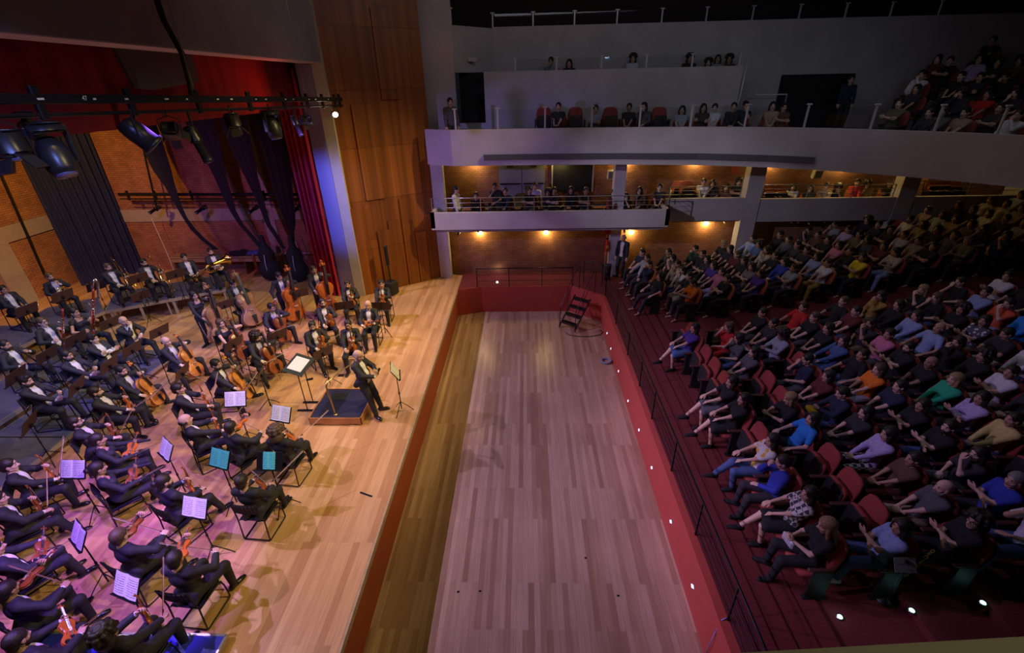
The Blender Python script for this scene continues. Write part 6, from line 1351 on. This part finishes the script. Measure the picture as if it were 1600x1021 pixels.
# detected people: u, v, top, bottom, hair, female, pose, sleeve, leg, hair colour, skin, words
N_ = [
 (1066, 518, 'purple', 'denim', 'long', 1, 6, 'short', 'shorts', 0, 0, ''), (1161, 490, 'black', 'grey', 'bun', 1, 0, 'short', 'trousers', 0, 0, ''), (1129, 519, 'red', 'red', 'long', 1, 2, 'short', 'trousers', 3, 2, ''), (1172, 516, 'lgrey', 'dark', 'curly', 1, 5, 'long', 'trousers', 0, 3, ''), (1180, 500, 'dark', 'jeans', 'short', 0, 0, 'short', 'trousers', 0, 1, ''),
 (1217, 468, 'red', 'grey', 'short', 0, 4, 'short', 'trousers', 0, 0, ''), (1231, 481, 'black', 'grey', 'short', 0, 0, 'short', 'trousers', 3, 2, ''), (1282, 464, 'black', 'dark', 'short', 0, 4, 'short', 'trousers', 3, 2, ''), (1250, 504, 'black', 'black', 'long', 1, 0, 'short', 'shorts', 0, 0, ''), (1269, 516, 'denim', 'denim', 'long', 1, 6, 'long', 'shorts', 0, 0, 'denim jacket'),
 (1145, 538, 'grey', 'jeans', 'bob', 1, 2, 'short', 'trousers', 0, 0, 'chin on hand'), (1161, 552, 'grey', 'grey', 'long', 1, 0, 'short', 'trousers', 0, 2, 'bare shoulders'), (1114, 588, 'black', 'grey', 'bob', 0, 6, 'short', 'shorts', 0, 0, 'leg stretched out'), (1127, 611, 'black', 'black', 'long', 1, 6, 'short', 'shorts', 0, 0, 'legs crossed'), (1232, 557, 'navy', 'grey', 'short', 0, 2, 'short', 'trousers', 0, 0, 'chin on hand'),
 (1256, 572, 'maroon', 'dark', 'bob', 1, 0, 'short', 'trousers', 0, 0, ''), (1279, 603, 'navy', 'jeans', 'short', 0, 5, 'long', 'trousers', 0, 2, ''), (1223, 629, 'black', 'black', 'bob', 1, 5, 'short', 'trousers', 4, 0, 'blond bob'), (1300, 537, 'black', 'jeans', 'short', 0, 4, 'short', 'trousers', 0, 1, ''), (1299, 482, 'maroon', 'jeans', 'short', 0, 0, 'short', 'trousers', 0, 2, ''),
 (1331, 460, 'mustard', 'grey', 'long', 1, 3, 'long', 'trousers', 0, 1, ''), (1342, 467, 'black', 'black', 'long', 1, 0, 'long', 'trousers', 0, 0, ''), (1392, 453, 'black', 'grey', 'long', 1, 3, 'short', 'trousers', 4, 2, 'blond hair'), (1412, 466, 'black', 'jeans', 'bob', 1, 2, 'short', 'trousers', 3, 2, ''), (1446, 442, 'black', 'dark', 'short', 0, 2, 'short', 'trousers', 0, 2, ''),
 (1468, 455, 'lblue', 'grey', 'short', 0, 1, 'long', 'trousers', 0, 1, ''), (1446, 479, 'black', 'dark', 'curly', 1, 1, 'short', 'trousers', 0, 1, 'curly hair'), (1472, 497, 'lblue', 'grey', 'bob', 0, 0, 'long', 'trousers', 0, 0, 'blue cardigan'), (1368, 492, 'dark', 'olive', 'bob', 1, 3, 'short', 'trousers', 0, 1, ''), (1321, 503, 'pink', 'grey', 'short', 0, 1, 'short', 'trousers', 0, 1, ''),
 (1423, 522, 'black', 'black', 'bob', 1, 3, 'long', 'trousers', 0, 0, ''), (1457, 531, 'lblue', 'dark', 'bald', 0, 4, 'short', 'trousers', 0, 1, ''), (1405, 549, 'black', 'dark', 'short', 0, 1, 'short', 'trousers', 0, 0, 'beard'), (1373, 535, 'black', 'dark', 'bald', 0, 0, 'short', 'trousers', 0, 3, ''), (1318, 556, 'orange', 'lgrey', 'long', 1, 0, 'short', 'trousers', 3, 2, 'bare arms'),
 (1351, 581, 'navy', 'dark', 'short', 0, 0, 'short', 'trousers', 0, 2, ''), (1439, 581, 'green', 'dark', 'bob', 1, 0, 'long', 'trousers', 4, 2, 'blond hair'), (1380, 611, 'black', 'dark', 'long', 1, 1, 'short', 'trousers', 0, 1, ''), (1417, 626, 'black', 'jeans', 'short', 0, 1, 'short', 'trousers', 0, 2, 'beard'), (1468, 608, 'lilac', 'dark', 'long', 1, 1, 'long', 'trousers', 0, 1, ''),
 (1535, 586, 'white', 'beige', 'short', 0, 1, 'short', 'trousers', 0, 1, ''), (1539, 534, 'white', 'jeans', 'bob', 1, 0, 'long', 'trousers', 0, 2, 'white jacket'), (1593, 557, 'lblue', 'denim', 'short', 0, 1, 'short', 'trousers', 4, 2, 'grey hair'), (1587, 611, 'dark', 'beige', 'long', 1, 0, 'long', 'trousers', 0, 2, ''), (1508, 435, 'white', 'dark', 'bun', 1, 1, 'short', 'trousers', 0, 1, ''),
 (1542, 450, 'coral', 'lblue', 'bun', 1, 3, 'short', 'trousers', 0, 2, ''), (1523, 478, 'greyfl', 'olive', 'long', 1, 1, 'short', 'trousers', 0, 1, 'floral blouse'), (1575, 435, 'black', 'dark', 'short', 0, 4, 'short', 'trousers', 0, 0, ''), (1562, 459, 'black', 'dark', 'short', 0, 1, 'short', 'trousers', 0, 1, ''), (1565, 504, 'dark', 'beige', 'short', 0, 5, 'short', 'trousers', 0, 1, 'hands raised'),
 (1310, 629, 'dark', 'dark', 'bob', 1, 0, 'short', 'shorts', 0, 2, ''), (1246, 650, 'blue', 'navy', 'bob', 0, 4, 'short', 'trousers', 0, 0, ''), (1194, 698, 'floral', 'jeans', 'long', 1, 6, 'short', 'trousers', 0, 0, 'floral blouse'), (1219, 741, 'royal', 'dark', 'short', 0, 2, 'long', 'trousers', 0, 2, 'chin on hand'), (1243, 781, 'plaid', 'black', 'long', 1, 6, 'short', 'shorts', 0, 0, 'plaid shirt'), (1280, 832, 'black', 'black', 'long', 1, 5, 'short', 'trousers', 4, 2, 'long blond hair'),
 (1331, 653, 'lilac', 'plaid', 'bob', 1, 0, 'long', 'trousers', 0, 0, 'plaid skirt'), (1376, 687, 'brown', 'maroon', 'bun', 1, 0, 'short', 'trousers', 0, 1, ''), (1449, 675, 'dark', 'grey', 'long', 1, 3, 'short', 'trousers', 0, 2, ''), (1504, 697, 'royal', 'dark', 'short', 0, 1, 'short', 'trousers', 4, 0, 'grey hair'), (1547, 659, 'pyellow', 'jeans', 'short', 0, 0, 'long', 'trousers', 0, 1, ''), (1408, 722, 'grey', 'tan', 'fringe', 0, 0, 'short', 'trousers', 4, 2, 'white beard'),
 (1461, 775, 'black', 'black', 'curly', 1, 1, 'short', 'trousers', 0, 0, 'glasses'), (1514, 824, 'lblue', 'jeans', 'bob', 0, 1, 'short', 'trousers', 0, 1, ''), (1594, 793, 'white', 'jeans', 'short', 0, 2, 'short', 'trousers', 0, 1, ''), (1594, 722, 'mustard', 'dark', 'short', 0, 3, 'long', 'trousers', 0, 2, ''), (1596, 478, 'blue', 'dark', 'short', 0, 0, 'long', 'trousers', 0, 0, ''),
 (1036, 417, 'white', 'jeans', 'long', 1, 3, 'short', 'trousers', 0, 2, ''), (1045, 426, 'black', 'beige', 'short', 1, 0, 'short', 'shorts', 0, 0, ''), (1069, 391, 'dgreen', 'dark', 'short', 0, 3, 'long', 'trousers', 0, 0, ''), (1107, 382, 'black', 'dark', 'cap', 0, 0, 'short', 'shorts', 0, 0, ''), (1148, 377, 'lblue', 'olive', 'short', 0, 4, 'long', 'trousers', 0, 1, ''), (1160, 384, 'denim', 'beige', 'curly', 0, 0, 'short', 'trousers', 0, 1, ''),
 (1085, 409, 'dark', 'dark', 'long', 1, 1, 'short', 'trousers', 0, 0, ''), (1094, 418, 'purple', 'grey', 'bob', 1, 0, 'short', 'trousers', 0, 0, ''), (1107, 421, 'pink', 'lilac', 'short', 0, 4, 'short', 'trousers', 0, 0, ''), (1115, 437, 'black', 'black', 'short', 0, 1, 'short', 'trousers', 0, 0, ''), (1127, 405, 'black', 'dark', 'long', 1, 0, 'short', 'trousers', 0, 1, ''), (1134, 409, 'stripe', 'dark', 'long', 1, 1, 'short', 'trousers', 0, 0, 'striped top'),
 (1149, 419, 'purple', 'dark', 'long', 1, 0, 'short', 'trousers', 0, 1, ''), (1159, 431, 'orange', 'dark', 'short', 0, 5, 'short', 'trousers', 0, 1, ''), (1158, 400, 'maroon', 'dark', 'short', 0, 0, 'short', 'trousers', 3, 0, ''), (1176, 403, 'black', 'dark', 'short', 0, 0, 'short', 'trousers', 0, 1, ''), (1192, 410, 'royal', 'dark', 'long', 1, 0, 'long', 'trousers', 0, 2, ''), (1197, 376, 'grey', 'dark', 'short', 0, 0, 'long', 'trousers', 0, 1, ''),
 (1208, 386, 'beige', 'dark', 'bob', 1, 3, 'long', 'trousers', 0, 1, ''), (1228, 370, 'black', 'dark', 'short', 0, 0, 'long', 'trousers', 0, 1, ''), (1236, 372, 'dark', 'dark', 'short', 0, 0, 'long', 'trousers', 0, 1, ''), (1255, 383, 'dark', 'dark', 'short', 0, 1, 'short', 'trousers', 0, 1, ''), (1270, 388, 'lblue', 'dark', 'bob', 1, 0, 'short', 'trousers', 0, 1, ''), (1296, 375, 'black', 'dark', 'short', 0, 1, 'short', 'trousers', 0, 1, ''),
 (1205, 419, 'lgrey', 'dark', 'short', 0, 1, 'short', 'trousers', 0, 1, ''), (1235, 405, 'white', 'mustard', 'bun', 1, 0, 'short', 'trousers', 0, 1, ''), (1245, 412, 'yellow', 'dark', 'short', 0, 1, 'short', 'trousers', 0, 1, ''), (1302, 402, 'black', 'black', 'bun', 1, 0, 'long', 'trousers', 0, 1, ''), (1351, 397, 'beige', 'lblue', 'long', 1, 5, 'short', 'trousers', 0, 1, ''), (1271, 361, 'dark', 'dark', 'short', 0, 3, 'short', 'trousers', 0, 1, ''), (1278, 365, 'brown', 'dark', 'short', 0, 1, 'short', 'trousers', 0, 1, ''),
 (1331, 367, 'olive', 'dark', 'short', 0, 0, 'short', 'trousers', 0, 1, ''), (1359, 373, 'grey', 'dark', 'bob', 1, 2, 'short', 'trousers', 0, 1, ''), (1376, 385, 'maroon', 'dark', 'bob', 1, 1, 'short', 'trousers', 0, 1, ''), (1395, 385, 'black', 'dark', 'short', 0, 1, 'short', 'trousers', 0, 1, ''), (1354, 361, 'lilac', 'dark', 'short', 0, 0, 'short', 'trousers', 0, 1, ''), (1309, 384, 'pink', 'dark', 'bob', 1, 0, 'short', 'trousers', 0, 1, ''),
 (1401, 342, 'white', 'dark', 'short', 0, 0, 'short', 'trousers', 0, 1, ''), (1410, 346, 'tan', 'dark', 'bob', 1, 0, 'short', 'trousers', 0, 1, ''), (1429, 354, 'dark', 'dark', 'long', 1, 0, 'short', 'trousers', 0, 1, ''), (1458, 335, 'lgrey', 'dark', 'short', 0, 4, 'short', 'trousers', 0, 1, ''), (1472, 320, 'black', 'dark', 'bob', 1, 0, 'long', 'trousers', 0, 1, ''), (1490, 330, 'navy', 'dark', 'short', 0, 0, 'short', 'trousers', 0, 1, ''),
 (1523, 315, 'beige', 'dark', 'short', 0, 4, 'long', 'trousers', 0, 1, ''), (1522, 334, 'white', 'dark', 'short', 0, 0, 'short', 'trousers', 0, 1, ''), (1552, 322, 'tan', 'dark', 'bob', 1, 0, 'short', 'trousers', 0, 1, ''), (1574, 308, 'white', 'dark', 'curly', 1, 3, 'short', 'trousers', 0, 1, ''), (1573, 322, 'beige', 'dark', 'short', 0, 4, 'short', 'trousers', 0, 1, ''), (1547, 339, 'dark', 'dark', 'short', 0, 0, 'short', 'trousers', 0, 1, ''),
 (1494, 351, 'brown', 'dark', 'long', 1, 0, 'short', 'trousers', 0, 1, ''), (1404, 371, 'tan', 'dark', 'bun', 1, 0, 'short', 'trousers', 0, 1, ''), (1425, 382, 'olive', 'dark', 'short', 0, 5, 'short', 'trousers', 4, 1, ''), (1476, 363, 'grey', 'dark', 'short', 0, 4, 'short', 'trousers', 0, 1, ''), (1501, 374, 'white', 'dark', 'short', 0, 0, 'short', 'trousers', 0, 1, ''), (1523, 365, 'navy', 'dark', 'bob', 1, 3, 'short', 'trousers', 0, 1, ''),
 (1555, 368, 'black', 'dark', 'long', 1, 2, 'short', 'trousers', 0, 1, ''), (1574, 350, 'lgrey', 'dark', 'short', 0, 0, 'short', 'trousers', 0, 1, ''), (1597, 333, 'maroon', 'dark', 'bob', 1, 0, 'short', 'trousers', 0, 1, ''), (1599, 359, 'brown', 'dark', 'short', 0, 5, 'short', 'trousers', 0, 1, ''), (1462, 349, 'tan', 'dark', 'bob', 1, 0, 'short', 'trousers', 0, 1, '')]
occ = {}
for rec in N_:
    u, v = rec[:2]; best = None; F = AP.get(0)
    for r in range(15):
        z = rake(ROWX[r]); q = at(u, v, z + 1.235); dx = (q[0] + .07) - seatpos(r, 0)[0]; c = (q[1] - Y0) / SP
        far = abs(c - round(c)); cc = int(round(c))
        if not inblock(r, cc): cc2 = min([k for k in range(0, 21) if inblock(r, k)], key=lambda k: abs(k - c)); pen = abs(cc2 - c) * .6; cc = cc2
        else: pen = 0
        for dc in (0, 1, -1):
            k = (r, cc + dc)
            if inblock(*k) and k not in occ:
                e = abs(dx) + abs(c - (cc + dc)) * .45 + pen * .3
                if best is None or e < best[0]: best = (e, k)
    if best: occ[best[1]] = rec
def seen(x, y, z, m=30):
    d = RW.T @ (np.array([x, y, z]) - EYE)
    if d[2] > -.5: return None
    u = CC[0] + d[0] * FPX / -d[2]; v = CC[1] - d[1] * FPX / -d[2]
    return (u, v) if -m < u < 1600 + m and -m < v < 1021 + m else None
r2 = random.Random(11); DK = ['black', 'dark', 'navy', 'grey', 'brown', 'maroon', 'dark', 'black', 'olive', 'tan', 'lgrey']
EMPTY = {(1, 0), (1, 1), (1, 2), (1, 3), (0, 4), (0, 5), (0, 8), (0, 9), (0, 10), (0, 12)}
cntr = 0
for r in range(15):
    for c in range(0, 21):
        if not inblock(r, c): continue
        x, y = seatpos(r, c); z = rake(ROWX[r]); s = seen(x, y, z + .9)
        if s is None: continue
        rec = occ.get((r, c)); aisle = '%s row, %s seat from the near end' % (ORD[r], ORD[c]) if c < 14 else '%s row of far block, %s seat from aisle' % (ORD[r], ORD[c - 14])
        if rec is None and (r, c) not in EMPTY and (c >= 14 or r > 4) and r2.random() < (.78 if c >= 14 else .25):
            f = r2.random() < .5; rec = (0, 0, r2.choice(DK), 'dark', r2.choice(LHs if f else SH), f, r2.choice([0, 1, 2, 3, 4, 0]), r2.choice(['short', 'long']), 'trousers', 0, r2.choice([0, 1, 2]), '')
        o = seat(x, y, z, pi, rec is not None, (c >= 14 and z < 1.2 and s[0] < 1330), ('occupied ' if rec else 'empty tipped up ') + ('orange' if c >= 14 and s[0] < 1330 else 'red') + ' theatre seat, ' + aisle.replace(' seat from', ' from'))
        if rec:
            (u, v, top, bot, hs, fem, k, slv, leg, hc, sk, words) = rec; hc = 5 if 'blond' in words else hc; aim = math.atan2(8.5 - y, -4.5 - x); rz = pi + ((aim - pi + pi) % (2 * pi) - pi) * .55
            tp = {'floral': 'yellow floral blouse', 'plaid': 'plaid shirt', 'greyfl': 'grey floral blouse', 'stripe': 'striped top'}.get(top, CN.get(top, top) + (' sleeved top' if slv == 'long' else ' top'))
            tp = tp.replace('sleeved top', 'long sleeved top')
            lb = 'person in ' + tp + (', ' + words if words and 'blouse' not in words and 'plaid shirt' not in words else '') + ', ' + aisle.replace(' from the near end', ' from near end').replace(' seat from', ' from')
            ex = (['specs'] if words == 'glasses' else []) + (['beard'] if 'beard' in words else [])
            spectator(x, y, z, rz, k, top, bot, hs, lb, slv, leg, hc, sk, bool(fem), extra=ex, lod=(c >= 14 or r > 6)); cntr += 1
print('AUDIENCE', cntr)
# galleries and balconies: px head, plane y, floor z, top colour, pose
GAL = [(743, 306, 17.45, 2.3, 'black', 0, 0), (775, 291, 17.45, 2.3, 'dark', 1, 2), (789, 299, 17.45, 2.3, 'navy', 0, 0), (827, 298, 17.45, 2.3, 'black', 0, 1), (856, 301, 17.45, 2.3, 'dark', 1, 0), (865, 298, 17.5, 2.3, 'dark', 0, 1), (892, 297, 17.45, 2.3, 'black', 1, 0), (915, 298, 17.45, 2.3, 'black', 1, 1), (958, 302, 17.45, 2.3, 'maroon', 1, 0), (976, 306, 17.45, 2.3, 'black', 1, 3), (1002, 297, 17.45, 2.3, 'brown', 1, 2), (1031, 293, 17.45, 2.3, 'dark', 0, 0),
 (1100, 284, 18.3, 2.3, 'white', 0, 0), (1116, 286, 18.3, 2.3, 'dark', 1, 2), (1135, 293, 18.2, 2.3, 'brown', 1, 0), (1154, 284, 18.3, 2.3, 'black', 1, 1), (1240, 292, 18.3, 2.3, 'white', 1, 0), (1267, 294, 18.3, 2.3, 'dark', 1, 0), (1292, 291, 18.3, 2.3, 'beige', 0, 1), (1307, 293, 18.3, 2.3, 'dark', 0, 3), (1341, 285, 18.3, 2.3, 'red', 0, 0), (1358, 287, 18.3, 2.3, 'mustard', 1, 2), (1392, 286, 18.3, 2.3, 'black', 1, 1),
 (872, 166, 17.2, 4.75, 'dark', 0, 0), (930, 170, 17.2, 4.75, 'lgrey', 0, 1), (983, 167, 17.2, 4.75, 'dark', 1, 0), (1009, 166, 17.2, 4.75, 'grey', 1, 2), (1066, 171, 17.1, 4.75, 'lgrey', 1, 0), (1099, 168, 17.1, 4.75, 'dark', 1, 1), (1117, 168, 17.1, 4.75, 'white', 0, 0), (1147, 166, 17.0, 4.75, 'dark', 0, 0), (1162, 164, 17.0, 4.75, 'navy', 0, 3), (1208, 165, 16.9, 4.75, 'tan', 1, 0), (1225, 167, 16.9, 4.75, 'brown', 0, 1),
 (863, 95, 18.75, 6.65, 'lgrey', 0, 2), (889, 98, 18.75, 6.65, 'dark', 1, 0), (989, 90, 18.75, 6.65, 'white', 0, 0), (1078, 90, 18.75, 6.65, 'dark', 0, 1), (1107, 97, 18.75, 6.65, 'dark', 1, 0), (1122, 91, 18.75, 6.65, 'lgrey', 1, 0), (1140, 91, 18.75, 6.65, 'brown', 0, 0),
 (1403, 161, 15.2, 0, 'olive', 0, 1), (1437, 116, 16.6, 0, 'white', 0, 3), (1430, 138, 16.0, 0, 'dark', 1, 0), (1464, 91, 17.8, 0, 'maroon', 1, 0), (1483, 94, 17.5, 0, 'black', 0, 1), (1472, 173, 14.2, 0, 'grey', 1, 0), (1505, 175, 14.0, 0, 'tan', 0, 0), (1506, 144, 15.2, 0, 'dark', 0, 2), (1541, 147, 15.0, 0, 'red', 1, 0), (1528, 91, 17.4, 0, 'lilac', 0, 4), (1558, 97, 17, 0, 'dark', 1, 1), (1592, 94, 16.8, 0, 'brown', 0, 0), (1591, 145, 14.6, 0, 'dark', 1, 2), (1587, 178, 13.2, 0, 'white', 0, 3), (1550, 62, 18.5, 0, 'dark', 0, 0), (1450, 175, 14.4, 0, 'dark', 0, 0), (1560, 168, 13.9, 0, 'dark', 0, 1), (1575, 120, 15.8, 0, 'black', 0, 2), (1500, 118, 16.2, 0, 'black', 1, 0), (1530, 120, 16.0, 0, 'dark', 0, 1)]
for i, (u, v, y, zf, top, fem, k) in enumerate(GAL):
    p = aty(u, v, y); zone = 0 if i < 12 else 1 if i < 23 else 2 if i < 34 else 3 if i < 41 else 4
    z = p[2] - 1.235; aim = math.atan2(8.5 - y, -4.5 - p[0]); 
    if zone == 4: rz = aim
    else: rz = aim * .4 + (-pi / 2) * .6 if aim < 0 else -pi / 2 - .5
    hx = p[0] - math.cos(rz) * .02; zf = z if zone == 4 else max(zf, z - .12) if zone in (0, 1) else z
    zf = z
    wz = ['in the projecting lower gallery', 'in the recessed right gallery', 'in the front row of the upper balcony', 'in the upper box', 'in the raked rear balcony'][zone]; grp = 'people ' + wz
    n0 = [0, 12, 23, 34, 41][zone]; idx = sorted(range(n0, [12, 23, 34, 41, len(GAL)][zone]), key=lambda j: GAL[j][0]).index(i)
    spectator(p[0], y, z, rz, k, top, 'dark', r2.choice(LHs if fem else SH), 'person in %s top %s, %s from left' % (CN.get(top, top), wz.replace('in the front row of the', 'in the front row,'), ORD[idx]), 'short' if i % 2 else 'long', sk=i % 3, female=bool(fem), group=grp, lod=1)
    s_ = seat(p[0] - math.cos(rz) * .10, y - math.sin(rz) * .10, z, rz, True, zone == 1, 'seat under the %s person from the left %s' % (ORD[idx], wz), 'seats ' + wz)
# standing people
STD = Fig(hip=.925, lean=2, head=(0, 6, 0), lh=(.10, .24, .80), rh=(.12, -.22, .80), lf=(.02, .11), rf=(.05, -.11), knee=(1, 0, .03), kneeout=.03, hi=False)
us = person('usher', STD, (3.72, 17.2), -2.2, 'person: bald usher in black suit standing by the brick wall under the gallery', ('fringe',), 4, 1, True)
def stander(u, v, y, rz, top, label, hs='short', lean=0):
    p = aty(u, v, y); q = ob('person', us.data, None, (p[0], y, p[2] - STD.HC[2]), label, 'person', 'people standing in the galleries', rz=rz); q.color = SKINS[0]
    k = PARTC['usher']; t_ = ob('shirt', STDT, q); t_.color = (*COL[top], 1); ob('trousers', k['trousers'], q); ob('shoe', k['shoe'], q); ob('shoe', k['shoe '], q); h_ = ob('hair', hair(hs), q, M=STD.tmat()); h_.color = HC_[0]
STDT = to_mesh('shirt', shell(STD.torso(.014) + STD.arms(.013, .94), .02, .03, [cone(STD.N + STD.u * .045, STD.HC, .065, .09)]), [cloth])
stander(712, 297, 17.0, -.3, 'white', 'person in white shirt standing at the left end of the lower gallery')
stander(836, 291, 18.2, -1.6, 'white', 'person in white shirt standing before the grey gallery doors')
stander(703, 160, 17.2, -1.2, 'grey', 'person standing alone at the left end of the upper balcony')
stander(1330, 125, 18.4, -1.9, 'navy', 'person standing at the edge of the dark upper doorway')
q_ = aty(1330, 125, 18.4); zt = q_[2] - STD.HC[2]; struct('floor_doorway_landing', MB().box((q_[0] - .2, 18.7, (4.75 + zt) / 2), (2.6, 1.3, zt - 4.75)), plaster_dk)
# empty orange and red seats in galleries
for i, (u, v, y, org, wz) in enumerate([(1062, 297, 18.4, 1, 'left of the sloping column'), (1075, 297, 18.0, 1, 'in the right gallery, left part'), (1205, 303, 18.0, 1, 'just right of the sloping column'), (1222, 303, 18.0, 1, 'in the right gallery behind the rail'), (1462, 293, 18.0, 1, 'right of the last column, left one'), (1478, 293, 18.0, 1, 'right of the last column, second one'), (1495, 295, 18, 1, 'right of the last column, third one'),
    (900, 183, 17.2, 0, 'of the upper balcony, first empty'), (955, 183, 17.2, 0, 'of the upper balcony, second empty'), (1032, 183, 17.1, 0, 'of the upper balcony, third empty'), (850, 183, 17.2, 0, 'of the upper balcony, left of the big dark figure')]):
    p = aty(u, v, y); seat(p[0], y, p[2] - .72, -pi / 2, False, bool(org), 'empty seat ' + wz, 'empty seats of the galleries')
# ------------------------------------------------------------------ things the audience has with it
def paper_on(u, v, z, label, w=.26, h=.17, rz=0, col=None, tilt=0):
    p = at(u, v, z); t = empty('reserved_sign', tuple(p), rz, label, 'sign', 'paper signs on seats')
    sh_ = MB().box((0, 0, 0), (w, h, .004)).build('paper', mat('white_card', (.62, .62, .80), .7), t); l_ = MB()
    for k in range(3): l_.box((0, h * (.22 - .2 * k), .0035), (w * (.7 if k == 0 else .5), h * (.12 if k == 0 else .04), .001))
    l_.build('printed_lines', mat('ink', (.05, .05, .08), .7), sh_); t.rotation_euler = (math.radians(tilt), math.radians(-62), rz); return t
def on_seat(u, v, label):
    best = None
    for r in range(15):
        for c in range(0, 21):
            if not inblock(r, c): continue
            x, y = seatpos(r, c); x += .22; z = rake(ROWX[r]) + .93; s = seen(x, y, z)
            if s and (best is None or math.hypot(s[0] - u, s[1] - v) < best[0]): best = (math.hypot(s[0] - u, s[1] - v), x, y, z)
    _, x, y, z = best; t = empty('reserved_sign', (x - .05, y, z + .06), 0, label, 'sign', 'paper signs on seats')
    sh_ = MB().box((0, 0, .0), (.26, .34, .004), rot('Y', 18)).build('paper', mat('white_card', (.62, .62, .80), .7), t)
    f_ = bpy.data.curves.new('reserved_text', 'FONT'); f_.body = 'RESERVADO'; f_.size = .055; f_.align_x = 'CENTER'; f_.materials.append(mat('ink', (.04, .04, .07), .7)); fo_ = bpy.data.objects.new('printed_text', f_); C.objects.link(fo_); fo_.parent = sh_; fo_.matrix_local = mat4(rot('Y', 18) @ np.array([[0, -1., 0], [1., 0, 0], [0, 0, 1.]]), tuple(rot('Y', 18) @ np.array([-.02, 0, .004]))); text_to_mesh(fo_)
on_seat(1341, 528, 'white paper reserved sign on a seat back behind the pink shirt'); on_seat(1503, 643, 'white paper reserved sign on a seat back in the middle rows'); on_seat(1570, 685, 'pale paper sign on a seat back beside the pale yellow top'); on_seat(1184, 530, 'white paper on a seat back in the far left of the near block')
# rope stanchion with chain and paper notice near the aisle end
z1 = rake(ROWX[1]); p = at(1400, 905, z1 + .45); st = empty('chain_post', (p[0], p[1], z1), 0, 'dark post with paper notice and yellow plastic chain by the aisle', 'post')
MB().lathe([(.16, 0), (.16, .02), (.03, .04), (.022, .06), (.022, .82), (.035, .84), (.02, .86)], 16).build('post', black_metal, st, True)
pp = MB().box((-.02, -.03, .80), (.30, .006, .20), rot('X', -35)).build('notice', mat('notice_paper', (.42, .44, .42), .7), st); MB().box((-.02, -.036, .79), (.22, .004, .008), rot('X', -35)).box((-.02, -.036, .765), (.22, .004, .008), rot('X', -35)).build('printed_lines', mat('ink', (.05, .05, .08), .7), pp)
f_ = bpy.data.curves.new('notice_text', 'FONT'); f_.body = 'RESERVADO'; f_.size = .042; f_.extrude = .0006; f_.align_x = 'CENTER'; f_.materials.append(MATS['ink']); fo_ = bpy.data.objects.new('notice_text', f_); C.objects.link(fo_); fo_.parent = pp; fo_.matrix_local = mat4(rot('X', 55), (-.02, -.046, .818)); text_to_mesh(fo_)
ch = MB(); a_ = at(1408, 890, z1 + .60); b_ = at(1457, 862, z1 + .95)
for k in range(15):
    t_ = k / 14; q = -np.array([p[0], p[1], z1]) + a_ * (1 - t_) + b_ * t_ + np.array([0, 0, -.32 * math.sin(pi * min(1, t_ * 1.05)) * (1 - .3 * t_)]); R_ = frame(b_ - a_) @ rot('X', 90 * (k % 2)); ch.tube([q + R_ @ np.array([.030 * math.cos(s_), .017 * math.sin(s_), 0]) for s_ in [i * pi / 5 for i in range(10)]], .0065, 5, close=True)
ch.build('chain', mat('yellow_plastic', (.80, .52, .02), .4), st, True)['label'] = 'yellow plastic chain'
# phone of the first row woman: small bag
def near_person(u, v):
    b = None
    for o in bpy.data.objects:
        if o.name.startswith('person') and o.get('group') == 'audience in the seats':
            s = seen(o.location.x, o.location.y, o.location.z + 1.2)
            if s and (b is None or math.hypot(s[0] - u, s[1] - v) < b[0]): b = (math.hypot(s[0] - u, s[1] - v), o)
    return b[1]
w_ = near_person(1280, 832); bg = empty('handbag', (0, 0, 0), 0, 'small striped handbag with ring handle held by the blond woman in front row', 'handbag'); place(bg, None, w_, mat4(rot('Z', 20), (.38, 0, .78)))
MB().box((0, 0, 0), (.06, .24, .13), bev=.02).build('bag_body', mat('silver_stripes', (.45, .48, .55), .4, noise=.5, nscale=30), bg); MB().tube([(0, .07 * math.cos(a), .07 + .07 * math.sin(a)) for a in [k * pi / 8 for k in range(9)]], .008, 6).build('handle', mat('gold_ring', (.7, .5, .25), .3, .8), bg, True)
w_ = near_person(1310, 629); bg = ob('yellow_bag', to_mesh('yellow_bag', shell([ell((0, 0, 0), (.10, .16, .09)), ell((.05, .08, .04), (.08, .09, .07)), ell((.04, -.09, .03), (.08, .08, .06))], .02, .04), [mat('yellow_check_cloth', (.75, .50, .02), .8, noise=.6, nscale=9)])); place(bg, None, w_, mat4(np.eye(3), (.40, 0, .72))); tag(bg, 'yellow and black checked bag on the lap of a dark clothed woman', 'bag')
